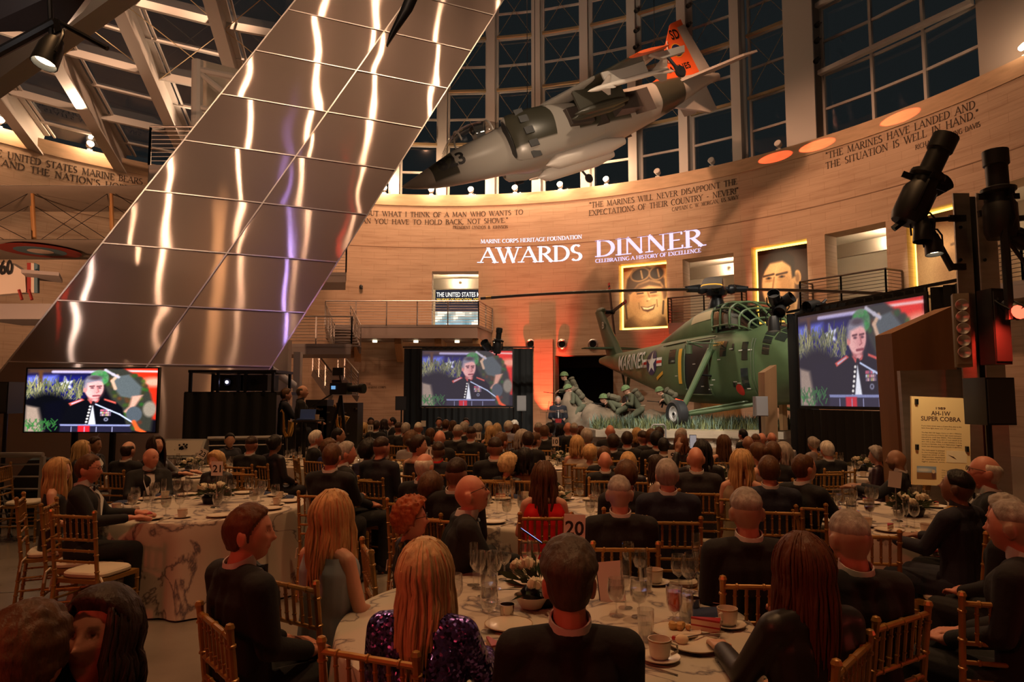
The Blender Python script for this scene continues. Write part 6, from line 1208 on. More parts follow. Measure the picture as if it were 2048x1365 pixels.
def collar_mesh(j, vox_n=20):
    mb = MB(); c = j['nb']+j['up']*.006; tq = j['up'].to_track_quat('Z', 'Y').to_matrix(); rings = []
    for r0, h in ((.072, -.02), (.072, .015), (.069, .046), (.063, .046), (.064, -.02)): rings.append([c+tq @ Vector((r0*math.cos(2*PI*k/vox_n), r0*.98*math.sin(2*PI*k/vox_n)+.004, h-.022*math.sin(2*PI*k/vox_n))) for k in range(vox_n)])
    mb.loft(rings, cap=False); return mb.mesh('collar', M_SHIRT, 60)
def shirt_front(j):
    mb = MB(); f = Vector((0, .131, 0)); c = j['ch']; n_ = j['nb']; up = j['up']; fw = Vector((0, up.z, -up.y)); P = [n_+fw*.075+up*-.005+Vector((-.055, 0, 0)), n_+fw*.075+up*-.005+Vector((.055, 0, 0)), c+fw*.128+up*.02+Vector((.06, 0, 0)), c+fw*.128-up*.14+Vector((.012, 0, 0)), c+fw*.128-up*.14+Vector((-.012, 0, 0)), c+fw*.128+up*.02+Vector((-.06, 0, 0))]; mb.hexa([p-fw*.03 for p in P], P); return mb.mesh('shirt_front', M_SHIRT)
def bow_mesh(j):
    mb = MB(); up = j['up']; fw = Vector((0, up.z, -up.y)); c = j['nb']+fw*.088+up*-.012
    for s_ in (-1, 1): mb.hexa([c+Vector((s_*.006, 0, .008)), c+Vector((s_*.006, 0, -.008)), c+Vector((s_*.055, 0, -.022)), c+Vector((s_*.055, 0, .022))], [p+fw*.014 for p in (c+Vector((s_*.006, 0, .008)), c+Vector((s_*.006, 0, -.008)), c+Vector((s_*.055, 0, -.022)), c+Vector((s_*.055, 0, .022)))])
    mb.box(c+fw*.008, (.018, .02, .018)); return mb.mesh('bow_tie', M_BLACK)
def hair_mesh(j, st, detail, seed=0):
    M = j['Mh']; rnd = np.random.RandomState(seed); nu, nv = (64, 44) if detail > 1 else (32, 22); d = head_grid(nu, nv); P = head_shape(d, 0.3, 0); x, y, z = d[..., 0], d[..., 1], d[..., 2]; mb = MB()
    nz = np.array([[mnoise.noise(Vector(d[i, k]*(9 if st in ('curly', 'perm') else 6))+Vector((seed, 0, 0))) for k in range(nu)] for i in range(nv)])
    base = {'short': 'short', 'full': 'short', 'fade': 'fade', 'buzz': 'buzz', 'fringe': 'fringe', 'recede': 'recede', 'swept': 'swept'}.get(st, 'short'); m = hair_mask(d, base)
    th = {'short': .013, 'full': .024, 'fade': .012, 'buzz': .006, 'fringe': .008, 'recede': .011, 'long': .022, 'bob': .026, 'curly': .045, 'perm': .036, 'updo': .02, 'swept': .026}.get(st, .014)
    amp = {'curly': .022, 'perm': .012, 'full': .008, 'swept': .005}.get(st, .003); t = m*(th*(.75+.45*np.clip(z+.3, 0, 1))+amp*nz)-.006*(1-m)
    if st == 'swept': t = t+m*.020*ss(.2, 1, z)*ss(-.6, .6, y)
    n_ = d/np.array([HW, HD, HH])*.09; n_ = n_/np.linalg.norm(n_, axis=-1, keepdims=True); Q = P+n_*t[..., None]; Q = Q @ np.array(M.to_3x3()).T+np.array(M.translation); V = [Vector(q) for q in Q.reshape(-1, 3)]; mm = m.reshape(-1); F = []
    for i in range(nv-1):
        for k in range(nu):
            f = (i*nu+k, i*nu+(k+1) % nu, (i+1)*nu+(k+1) % nu, (i+1)*nu+k)
            if max(mm[q] for q in f) > .02: F.append(f)
    F.append(tuple((nv-1)*nu+k for k in range(nu))); mb.add(V, F)
    if st in ('long', 'bob'):
        Lr = .33 if st == 'long' else .15; ns = {2: 190, 1: 60, 0: 34}[detail]; hc = M.translation
        for k in range(ns):
            a = R(rnd.uniform(62, 298)) if k % 6 else R(rnd.uniform(40, 62)*(1 if k % 12 else -1)); el = R(rnd.uniform(20, 80)); side = 1 if math.sin(a) >= 0 else -1; pts = []
            r_ = rnd.uniform(.0, .016); L_ = Lr*rnd.uniform(.8, 1.1)
            for i in range(5):
                e2 = el*(1-i/4)+R(-12)*(i/4); dd = np.array([[[math.cos(e2)*math.sin(a), math.cos(e2)*math.cos(a), math.sin(e2)]]]); p = head_shape(dd, .2, 0)[0, 0]; p = p+dd[0, 0]*(.012+r_); pts.append(M @ Vector(p))
            p = pts[-1]; out = Vector((p.x-hc.x, p.y-hc.y, 0)).normalized(); w_ = rnd.uniform(-.012, .012); ph = rnd.uniform(0, 6)
            for i in range(1, 7): f = i/6; pts.append(p+Vector((0, 0, -L_*f))+out*(.018*math.sin(f*2.2)-.012*f)+Vector((w_*math.sin(f*5+ph), w_*math.cos(f*4+ph), 0)))
            rr = {2: .0075, 1: .012, 0: .017}[detail]; mb.tube(pts, [rr*.7]*3+[rr]*5+[rr*.9, rr*.6, rr*.25], 5 if detail < 2 else 6)
    if st == 'updo':
        q = M @ Vector((0, -.115, .045)); mb.ball(q, (.05, .04, .05), 14)
    me = mb.mesh('hair', M_HAIR, 80); return me
def glasses_mesh(M):
    mb = MB()
    for s_ in (-1, 1):
        c = Vector((s_*.031, .099, .016)); mb.tube([M @ (c+Vector((.023*math.cos(a), -.012*abs(math.cos(a))*0, .017*math.sin(a)))) for a in [2*PI*k/14 for k in range(15)]], .0022, 5); mb.tube([M @ Vector((s_*.055, .093, .022)), M @ Vector((s_*.078, .04, .02)), M @ Vector((s_*.08, -.02, .012))], .002, 5)
    mb.tube([M @ Vector((-.008, .1, .02)), M @ Vector((.008, .1, .02))], .002, 5); return mb.mesh('glasses', M_BLKM)
CACHE = {}
def cached(key, fn):
    if key not in CACHE: CACHE[key] = fn()
    return CACHE[key]
SKINS = {'f': (.62, .33, .23), 'r': (.60, .25, .17), 't': (.46, .25, .16), 'b': (.16, .075, .045), 'd': (.28, .14, .085)}
HAIRS = {'bl': (.55, .34, .15), 'lb': (.62, .42, .22), 'br': (.10, .045, .02), 'db': (.035, .018, .011), 'bk': (.012, .010, .010), 'gr': (.34, .30, .27), 'wh': (.62, .57, .50), 'rd': (.34, .09, .03), 'au': (.11, .04, .018), 'sg': (.085, .06, .045)}
def person(label, o, pose=None, name='person'):
    """o: dict of pose, hair, clothes; returns root empty at the floor (facing +y) and head position"""
    det = o.get('det', 0); vox = (.018, .012, .0068)[det]; fem = o.get('fem', 0); pose = pose or sit_pose; j = pose(o); hair = o.get('hair', 'short'); hc = HAIRS[o.get('hc', 'br')]; sk = SKINS[o.get('sk', 'f')]; root = thing(name, label, 'person')
    o.setdefault('brow', tuple(.35+c*1.2 for c in hc)); pk = tuple(sorted((k, str(v)) for k, v in o.items() if k in ('lean', 'arm', 'hyaw', 'hpit', 'hrol', 'fem', 'curl')))+(pose.__name__, vox)
    if hair in ('fade', 'buzz'): o['stubble'] = .8; o['hairtint'] = tuple(min(1, .25+c/s_*.6) for c, s_ in zip(hc, sk))
    bk = pk+(o.get('stubble'), o.get('beard'), o.get('hairtint') if det else None, o['brow'] if det else None)
    link('body', cached(('b',)+bk, lambda: body_mesh(j, o, vox, det)), root, color=sk)
    kind = o.get('wear', 'suit'); c = o.get('col', (.012, .012, .015)); jv = vox*1.35
    def J(k_, m_):
        me = jacket_mesh(j, jv, k_, fem)
        if k_ == 'dress':
            nb, up = j['nb'], j['up']; ln = .045 if k_ == 'dress' else .01; me = cutoff(me, lambda p: (p-nb).dot(up) > -ln-.10*ss_s(.04, .2, p.y) or (k_ == 'dress' and (p-nb).dot(up) > -.10 and abs(p.x) > .17))
        me.materials.append(m_); return me
    fem_m = M_SEQ if kind == 'sequin' else M_SATIN
    if kind in ('suit', 'uniform'):
        link('jacket', cached(('j',)+pk, lambda: J('jacket', M_CLOTH)), root, color=c); link('trousers', cached(('t',)+pk, lambda: (lambda m_: (m_.materials.append(M_CLOTH), m_)[1])(trouser_mesh(j, jv))), root, color=c)
        if kind == 'suit': link('shirt_collar', cached(('c',)+pk, lambda: collar_mesh(j)), root)
        else: l_ = link('collar', cached(('cu',)+pk, lambda: (lambda m_: (m_.materials.clear(), m_.materials.append(mat('uniform_collar', (1, 1, 1), .6, objcol=True)), m_)[2])(collar_mesh(j))), root, color=o.get('colr', (.02, .018, .03)))
        if o.get('front'): link('shirt_front', cached(('sf',)+pk, lambda: shirt_front(j)), root); link('bow_tie', cached(('bt',)+pk, lambda: bow_mesh(j)), root)
    else:
        k_ = 'dress' if kind in ('dress', ) else 'sleeves'; link('dress' if fem else 'jacket', cached(('d', kind)+pk, lambda: J(k_, fem_m)), root, color=c)
        if not fem: link('trousers', cached(('t',)+pk, lambda: (lambda m_: (m_.materials.append(M_CLOTH), m_)[1])(trouser_mesh(j, jv))), root, color=c)
    link('shoes', cached(('s',)+pk, lambda: shoe_mesh(j)), root)
    if hair != 'bald': link('hair', cached(('h', hair, det, o.get('seed', 0) % 3)+pk, lambda: hair_mesh(j, hair, det, o.get('seed', 0) % 3)), root, color=hc)
    if o.get('glasses'): link('glasses', cached(('g',)+pk, lambda: glasses_mesh(j['Mh'])), root)
    root['hp'] = tuple(j['Mh'].translation); root['ht'] = (j['Mh'] @ Vector((0, -.01, HH+{'swept': .045, 'full': .03, 'curly': .055, 'perm': .042, 'bob': .03, 'long': .026, 'short': .016, 'updo': .024, 'fade': .013, 'recede': .012}.get(hair, .003)))).z
    return root, j
def ss_s(a, b, x): t = min(max((x-a)/(b-a), 0), 1); return t*t*(3-2*t)
def seat_at(root, u, v, D, yaw):
    """put the root so that the head top shows at pixel (u, v) at depth D, body facing yaw degrees right of the stage direction"""
    p = at(u, v, D); hp_ = Vector(root['hp']); s_ = (p.z-.06)/root['ht']; s_ = min(max(s_, .82), 1.12); a = -R(yaw); off = Matrix.Rotation(a, 3, 'Z') @ Vector((hp_.x*s_, hp_.y*s_, 0)); root.location = (p.x-off.x, D-off.y, .06); root.rotation_euler = (0, 0, a); root.scale = (s_, s_, s_)
    del root['hp']; del root['ht']; return root
# ---------------------------------------------------------------- diorama platform, rocks, grass, figures
M_STONE = mat('platform_stone', (.50, .40, .30), .7, 0, var=.2, vscale=1.5, bump=.15, bscale=12, stretch=(1, 1, 6)); M_SAND = mat('sandy_ground', (.36, .29, .19), .95, 0, bump=.5, bscale=7, var=.3, vscale=3); M_ROCK = mat('brown_rock', (.26, .19, .13), .9, 0, bump=.7, bscale=5, var=.4, vscale=2.5)
PZ = .93; plat = [at(1196, 880, 18.6), at(1560, 880, 17.6), at(1640, 880, 20), at(1640, 880, 25.5), at(1100, 880, 26), at(1100, 880, 22.9), at(1150, 880, 22.2)]
t = thing('diorama_platform', 'low stone platform of the diorama under the green helicopter', 'platform', (plat[0].x, plat[0].y, 0)); o = Vector((plat[0].x, plat[0].y, 0)); P2 = [Vector((p.x, p.y, 0))-o for p in plat]
mb = MB(); c = sum(P2, Vector())/len(P2); mb.hexa(P2, [p+Vector((0, 0, PZ-.22)) for p in P2]); mb.build('plinth', M_STONE, t); mb = MB(); Q = [p+(p-c).normalized()*.12 for p in P2]; mb.hexa([p+Vector((0, 0, PZ-.219)) for p in Q], [p+Vector((0, 0, PZ-.04)) for p in Q]); mb.build('coping', M_STONE, t)
mb = MB(); mb.hexa([p*.97+c*.03+Vector((0, 0, PZ-.05)) for p in P2], [p*.96+c*.04+Vector((0, 0, PZ)) for p in P2]); mb.build('soil', M_SAND, t)
mb = MB(); p0, p1 = at(1230, 895, 18.1), at(1560, 895, 17.0)
for i in range(2): mb.box(((p0.x+p1.x)/2, (p0.y+p1.y)/2-.25-.3*(1-i), .12+.24*i-.0), (p1.x-p0.x, .34, .24))
tag(mb.build('stone_steps', M_STONE), 'pale stone steps in front of the diorama platform', 'steps')
def rock(u, v, D, r, lab, seed, z=PZ):
    p = at(u, v, D); mb = MB(); d = head_grid(26, 16); rings = []
    for i in range(16): rings.append([Vector((d[i, k][0]*r[0], d[i, k][1]*r[1], d[i, k][2]*r[2]))*(1+.38*mnoise.noise(Vector(d[i, k]*1.6)+Vector((seed, 0, 0)))+.12*mnoise.noise(Vector(d[i, k]*5)+Vector((0, seed, 0)))) for k in range(26)])
    mb.loft(rings); o = tag(mb.build('rock', M_ROCK), lab, 'rock', 'diorama rocks'); o.location = (p.x, p.y, z); return o
rock(1142, 850, 21.6, (.55, .6, 1.05), 'tall rock right behind the podium speaker', 3); rock(1205, 838, 20.6, (.75, .6, .62), 'broad brown rock under the bending soldier', 9); rock(1262, 842, 20.8, (.8, .6, .5), 'brown rock below the crouching soldier in the middle', 14); rock(1310, 838, 21.6, (.7, .7, .42), 'dark rock mound left of the main wheel', 21); rock(1160, 845, 22.6, (.7, .6, .8), 'rock behind the tall rock by the entrance', 31)
def inside(x, y):
    r = False; n = len(plat)
    for i in range(n):
        a, b = plat[i], plat[(i+1) % n]
        if (a.y > y) != (b.y > y) and x < (b.x-a.x)*(y-a.y)/(b.y-a.y)+a.x: r = not r
    return r
rnd = random.Random(11)
for nm, colr, n, lab in (('grass', (.22, .26, .11), 3600, 'yellow green grass growing along the diorama platform edge'), ('blue_grass', (.20, .30, .25), 1500, 'blue grey tufts of grass growing on the diorama platform')):
    mb = MB(); k = 0
    while k < n:
        x, y = rnd.uniform(1.2, 9), rnd.uniform(17.5, 24.5)
        if not inside(x, y) or y > 20.9+rnd.gauss(0, .4)-.25*(x-5) or not inside(x, y-.12): continue
        h = rnd.uniform(.12, .34)*(1.35 if nm == 'blue_grass' else 1); a = rnd.uniform(0, 6.28); l = rnd.uniform(.04, .2); w = rnd.uniform(.008, .016); d = Vector((math.cos(a), math.sin(a), 0)); s_ = Vector((-d.y, d.x, 0))*w; b = Vector((x, y, PZ-.02)); q = b+d*l*.45+Vector((0, 0, h*.65)); e = b+d*l*1.2+Vector((0, 0, h)); i = len(mb.v); mb.add([b-s_, b+s_, q+s_*.8, q-s_*.8, e], [(0, 1, 2, 3), (3, 2, 4)]); k += 1
    o = mb.build(nm, mat(nm+'_blade', colr, .7, var=.35, vscale=2.5)); tag(o, lab, 'grass'); o['kind'] = 'stuff'
M_FAT = (.115, .12, .075)
def crouch_pose(o):
    hz = o.get('hz', .72); lean = R(o.get('lean', 45)); up = Vector((0, math.sin(lean), math.cos(lean))); fw = Vector((0, math.cos(lean), -math.sin(lean))); T = lambda x, y, z: Vector((x, 0, hz))+up*z+fw*y; j = dict(pel=Vector((0, 0, hz)), wa=T(0, 0, .18), ch=T(0, .02, .38), nb=T(0, 0, .52), nt=T(0, .03, .60), shl=[T(-.17, 0, .46), T(.17, 0, .46)], up=up)
    gr = o.get('grip', ((-.10, .45, -.12), (.14, .42, -.20))); j['el'] = [T(-.26, .16, .28), T(.26, .14, .26)]; j['wr'] = [Vector((g[0], g[1], hz+.30+g[2])) for g in gr]; j['hd'] = [(.3, .8, -.5), (-.3, .8, -.5)]; st = o.get('stride', .3); k = hz*.55
    j['hip'] = [Vector((s_*.09, 0, hz)) for s_ in (-1, 1)]; j['kn'] = [Vector((-.13, st+.08, max(k, .3))), Vector((.13, .22-st*.3, max(k*.85, .22)))]; j['an'] = [Vector((-.13, st-.05, .09)), Vector((.13, -.25-st*.2, .10))]; return finish(j, o)
def soldier(u, v, D, lab, o, yaw=-90, base=PZ):
    o.update(hair='bald', wear='uniform', col=M_FAT, colr=M_FAT, det=1); r, j = person(lab, o, crouch_pose, 'soldier_figure'); r['category'] = 'mannequin'; r['group'] = 'soldier figures in the diorama'; M = j['Mh']
    d = head_grid(28, 18); P = np.stack([d[..., 0]*.120, d[..., 1]*.140-.006, np.maximum(d[..., 2], -.05)*.135+.045], -1); P[d[..., 2] < .02] *= np.array([1.09, 1.09, 1]); P = P @ np.array(M.to_3x3()).T+np.array(M.translation); mb = MB(); np_mb(P, mb); mb.build('helmet', mat('helmet_cover', (.16, .24, .10), .8, 0, var=.45, vscale=22), r)
    up = j['up']; bk = Vector((0, -up.z, up.y)); c = j['ch']+bk*.20; mb = MB(); tq = up.to_track_quat('Z', 'Y').to_matrix()
    for dx, dz, sx, sz in ((0, 0, .19, .20), (-.10, -.12, .08, .10), (.10, -.12, .08, .10), (0, .16, .16, .06)): mb.ball((0, 0, 0), (sx, .11, sz), 14, Matrix.Translation(c+tq @ Vector((dx, 0, dz))) @ tq.to_4x4())
    mb.build('backpack', mat('canvas_pack', (.15, .13, .085), .9, 0, bump=.4, bscale=14, var=.3, vscale=9), r); mb = MB(); mb.tube([j['nb']+bk*.12, j['shl'][1]+up*.03, j['ch']+Vector((.12, 0, 0))-bk*.15, j['wa']-bk*.13], .02, 6); mb.tube([j['pel']+Vector((.15*math.cos(a), .14*math.sin(a), .1)) for a in [2*PI*k/12 for k in range(13)]], .026, 6); mb.build('webbing', mat('tan_webbing', (.34, .25, .16), .8), r)
    w0, w1 = j['wr']; a, b = w1-(w0-w1).normalized()*.28, w0+(w0-w1).normalized()*.1; a, b = Vector((.1, w1.y-.3, w1.z-.05)), Vector((-.06, w0.y+.5, w0.z-.05)); mb = MB(); mb.tube([a.lerp(b, .35), b], .012, 6); mb.bar(a.lerp(b, .12), a.lerp(b, .55), .04, .06); mb.bar(a, a.lerp(b, .25), .035, .10); mb.bar(a.lerp(b, .38), a.lerp(b, .38)+Vector((0, .05, -.16)), .03, .05); mb.build('rifle', M_BLKM, r)
    p = at(u, v, D); hp_ = Vector(r['hp']); a = -R(yaw); off = Matrix.Rotation(a, 3, 'Z') @ Vector((hp_.x, hp_.y, 0)); r.location = (p.x-off.x, D-off.y, p.z-r['ht']-.045); r.rotation_euler = (0, 0, a); del r['hp']; del r['ht']; return r
soldier(1128, 744, 22.3, 'soldier figure highest on the rock, in the diorama at left', dict(lean=22, hz=.80, hpit=-10)); soldier(1136, 769, 21.3, 'soldier figure stepping down beside the podium speaker, rifle slung low', dict(lean=38, hz=.76, hpit=-5, seed=1)); soldier(1207, 788, 20.4, 'soldier figure stooping lowest over the broad rock', dict(lean=72, hz=.55, hpit=-35, seed=2))
soldier(1252, 771, 20.3, 'soldier figure crouching in the middle of the diorama under the tail wheel', dict(lean=34, hz=.66, hpit=5)); soldier(1319, 774, 20.9, 'soldier figure bending forward under the helicopter belly', dict(lean=55, hz=.74, hpit=-15, seed=1))
o, _ = person('pilot figure in white vest sitting in the helicopter cockpit', dict(hair='bald', wear='suit', col=(.45, .42, .38), det=0), None, 'pilot_figure'); o['category'] = 'mannequin'; o.location = heli.matrix_basis @ Vector((1.25, -.36, 2.30)); o.rotation_euler = (0, 0, -HEAD-R(90)); del o['hp']; del o['ht']
# ---------------------------------------------------------------- speaker at the lectern, red uplights
def std(o_): return stand_pose(o_)
r, j = person('speaker in dark dress uniform with medals at the clear lectern', dict(det=1, hair='fade', hc='gr', sk='f', wear='uniform', col=(.012, .012, .02), colr=(.012, .012, .02), hpit=-12), stand_pose); p = at(1116, 793, 20.6); r.location = (p.x, 20.6, p.z-r['ht']); r.rotation_euler.z = PI; hp_ = r['hp']
mb = MB(); rings = [[Vector((.150*math.cos(2*PI*k/20), .128*math.sin(2*PI*k/20), z)) for k in range(20)] for z in (.96, 1.08)]; mb.loft(rings); mb.build('sash', mat('red_sash', (.75, .03, .03), .5), r)
mb = MB()
for row in range(3):
    for k in range(4): mb.box((-.055-.028*k, .135, 1.34-.03*row), (.024, .012, .022))
mb.build('medals', mat('medal_colours', (.75, .45, .30), .3, .3), r)['kind'] = 'stuff'; mb = MB()
for k in range(6): mb.ball((.02, .133, 1.40-.06*k), .011, 6)
mb.build('buttons', mat('gold_button', (.8, .55, .2), .25, 1), r)['kind'] = 'stuff'; mb = MB(); mb.box((0.0, .125, 1.22), (.03, .02, .24)); mb.build('shirt_front', M_SHIRT, r)
for s_ in (-1, 1): mb = MB(); mb.box((s_*.135, 0, 1.452), (.11, .05, .02), (0, R(14)*s_, 0)); mb.build('epaulette', mat('epaulette_red', (.6, .12, .08), .5), r)
for s_ in (-1, 1): mb = MB(); mb.bar((s_*.165, .0, .82), (s_*.168, .02, .12), .012, .03); mb.build('trouser_stripe', M_REDP, r)
del r['hp']; del r['ht']
M_ACR = thin_glass('acrylic', (.86, .9, .92), .05, .10, .6); q = at(1101, 823, 20.1); t = thing('lectern', 'clear acrylic lectern in front of the uniformed speaker', 'lectern', (q.x, 20.1, 0))
mb = MB(); mb.box((.08, 0, q.z), (.78, .45, .025), (R(8), 0, 0)); mb.build('desk', M_ACR, t); mb = MB(); mb.box((.08, 0, .02), (.6, .45, .03)); mb.build('base', M_ACR, t)
for x in (-.12, .28): mb = MB(); mb.box((x, 0, q.z/2), (.04, .3, q.z-.03)); mb.build('upright', M_ACR, t)
mb = MB(); mb.box((.08, -.12, q.z*.55), (.36, .02, .9)); mb.build('front_panel', M_ACR, t)
for k, x in enumerate((-.08, .12)): mb = MB(); mb.tube([(x, .05, q.z), (x+.02, .1, q.z+.15), (x+.05, .2, q.z+.27)], .006, 5); mb.ball((x+.05, .2, q.z+.27), .016, 6); mb.build('microphone', M_BLKM, t)
def uplight(u, D, e, lab, aim, col=RED):
    p = at(u, 870, D); t = thing('uplight', lab, 'lamp', (p.x, D, 0), (0, 0, 0), 'red floor uplights'); mb = MB(); mb.lathe([(0, 0), (.11, 0), (.12, .18), (.10, .22), (.09, .17), (0, .17)], 14); mb.build('body', M_BLACK, t); mb = MB(); mb.lathe([(0, .172), (.088, .172), (.088, .178), (0, .178)], 12); mb.build('lens', emat('uplight_face', (1, .05, .03), 6), t); lamp('uplight_beam', 'SPOT', (p.x, D, .3), aim, e, col, .06, 46, .7)
pw = wp(wall_hit(1088, 790)[0], 0, RW); uplight(1090, pw.y-1.0, 2600, 'red uplight washing the wall left of the podium', (pw.x, pw.y, 4.0)); pw2 = wp(wall_hit(1345, 800)[0], 0, RW); uplight(1346, pw2.y-1.0, 1400, 'red uplight behind the bending soldier figure', (pw2.x, pw2.y, 3.2)); pw3 = wp(wall_hit(1500, 810)[0], 0, RW); uplight(1497, pw3.y-1.1, 1500, 'red uplight under the helicopter nose', (pw3.x, pw3.y, 3.0)); lamp('red_beam', 'SPOT', at(2035, 622, 6.4), at(2000, 820, 7.4), 60, RED, .05, 70, .7)
mb = MB(); pa, pb = wall_hit(1070, 700), wall_hit(1108, 700); mb.hexa([wp(a, 0, r_) for a, r_ in ((pa[0], RW-.3), (pb[0], RW-.3), (pb[0], RW+.05), (pa[0], RW+.05))], [wp(a, 4.6, r_) for a, r_ in ((pa[0], RW-.3), (pb[0], RW-.3), (pb[0], RW+.05), (pa[0], RW+.05))]); o = mb.build('column_3', M_TRAV); uv_cyl(o); struct(o)
for (u, e, rr_) in ((1085, 2200, 0), (1640, 2200, 0), (1810, 2200, 0), (1555, 1600, 0)):   # red spots grazing the coping of the wall
    ph, _ = wall_hit(u, 330); lamp('red_cope_spot', 'SPOT', wp(ph-.30, 11.74, RW-.75), wp(ph, 11.74, RW), e*6, (1, .12, .05), .01, 4.2, .12)
# ---------------------------------------------------------------- band corner: camera operator, camera, stands
r, j = person('standing bald technician in black beside the video camera', dict(det=1, hair='fringe', hc='sg', sk='f', wear='uniform', col=(.010, .010, .012), hyaw=10), stand_pose); p = at(614, 771, 12.4); r.location = (p.x-.1, 12.4, p.z-r['ht']); r.rotation_euler.z = -R(70); del r['hp']; del r['ht']
mb = MB(); mb.box((r.location.x, 12.4, r.location.z/2), (.9, .9, r.location.z-.002)); tag(mb.build('riser', M_BLACK), 'low black riser under the standing technician', 'riser')
r, j = person('headset technician in a dark top sitting beside the projector booth', dict(det=0, hair='short', hc='br', wear='uniform', col=(.015, .017, .03), arm='table'), None); p = at(566, 777, 12.9); r.location = (p.x, 13.0, p.z-1.33); r.rotation_euler.z = -R(60); mb = MB(); mb.box((p.x, 13.0, (p.z-.9)/2), (.4, .4, p.z-.9)); tag(mb.build('equipment_case', M_BLACK), 'black case the headset technician sits on', 'case'); del r['hp']; del r['ht']
p = at(682, 778, 12.0); t = thing('video_camera', 'large video camera on a tripod in front of the band corner', 'camera', (p.x, 12.0, 0), (0, 0, R(-20))); z = p.z
mb = MB(); mb.box((0, 0, z), (.34, .18, .20)); mb.box((-.1, 0, z+.13), (.16, .04, .05)); mb.build('body', M_BLACK, t); mb = MB(); mb.lathe([(0, 0), (.06, 0), (.07, .2), (.085, .22), (.085, .3), (0, .3)], 14, (0, 0, 0), Matrix.Translation((.17, 0, z)) @ Matrix.Rotation(R(90), 4, 'Y')); mb.build('lens', M_BLKM, t); mb = MB(); mb.box((-.05, -.02, z+.30), (.20, .05, .14)); mb.tube([(0, 0, z+.1), (-.05, 0, z+.3)], .015, 6); mb.build('viewfinder', M_BLACK, t); mb = MB(); mb.box((-.09, -.10, z+.02), (.08, .01, .06)); mb.build('display', emat('cam_display', (.2, .45, .8), .6), t)
for k in range(3): a = R(90+120*k); mb = MB(); mb.tube([(0, 0, z-.12), (.42*math.cos(a), .42*math.sin(a), .01)], [.03, .02], 6); mb.build('leg', M_BLKM, t)
mb = MB(); mb.tube([(-.1, 0, z-.05), (-.55, -.1, z-.32)], .014, 6); mb.build('pan_bar', M_BLKM, t)
p = at(618, 842, 11.6); t = thing('laptop_table', 'small black table with equipment in front of the technician', 'table', (p.x, 11.6, 0)); mb = MB(); mb.box((0, 0, p.z), (.42, .4, .03)); mb.build('tabletop', M_BLACK, t)
for sx in (-1, 1):
    for sy in (-1, 1): mb = MB(); mb.box((sx*.18, sy*.17, p.z/2-.01), (.03, .03, p.z-.02)); mb.build('leg', M_BLKM, t)
mb = MB(); mb.box((0, 0, 0), (.26, .2, .02)); mb.box((0, .1, .08), (.26, .015, .17), (R(-12), 0, 0)); o = tag(mb.build('laptop', mat('laptop_blue', (.05, .12, .4), .4)), 'blue folder on the small black equipment table', 'folder'); o.location = (p.x-.05, 11.6, p.z+.026)
mb = MB(); mb.lathe([(0, 0), (.03, 0), (.04, .09), (.036, .09), (.028, .01), (0, .01)], 12); o = tag(mb.build('paper_cup', mat('paper_cup', (.7, .55, .4), .6)), 'paper cup on the small black equipment table', 'cup'); o.location = (p.x+.15, 11.55, p.z+.016)
M_BRASS = mat('brass', (.75, .48, .15), .25, 1)
for (u, v, D, lab) in ((566, 850, 11.9, 'brass saxophone on a stand left of the technician'), (672, 838, 12.6, 'brass horn glinting behind the video camera')):
    p = at(u, v, D); t = thing('saxophone', lab, 'saxophone', (p.x, D, 0)); z = p.z; mb = MB(); mb.tube([(-.05, 0, z+.22), (-.03, 0, z+.26), (0, 0, z+.2), (.02, 0, z-.12), (.06, 0, z-.2), (.12, 0, z-.18), (.14, 0, z-.05), (.17, 0, z+.05)], [.01, .012, .016, .03, .038, .045, .055, .085], 12); mb.build('body', M_BRASS, t); mb = MB()
    for k in range(3): a = R(90+120*k); mb.tube([(.02, 0, z-.1), (.02+.2*math.cos(a), .2*math.sin(a), .01)], .01, 5)
    mb.build('stand', M_BLKM, t)
for k, (u, v, lab) in enumerate([(640, 800, 'tall black equipment rack behind the technician, left'), (662, 812, 'black equipment rack behind the video camera, middle'), (700, 806, 'black equipment case stack right of the video camera')]):
    p = at(u, v, 13.6); t = thing('equipment_rack', lab, 'rack', (p.x, 13.6, 0)); mb = MB(); mb.box((0, 0, p.z/2), (.42, .5, p.z)); mb.build('case', M_BLACK, t); mb = MB(); random.seed(k)
    for i in range(9): mb.box((random.uniform(-.17, .17), -.255, random.uniform(.3, p.z-.05)), (random.uniform(.03, .1), .012, .03))
    mb.build('controls', mat('rack_detail', (.25, .22, .2), .3, .8), t)['kind'] = 'stuff'
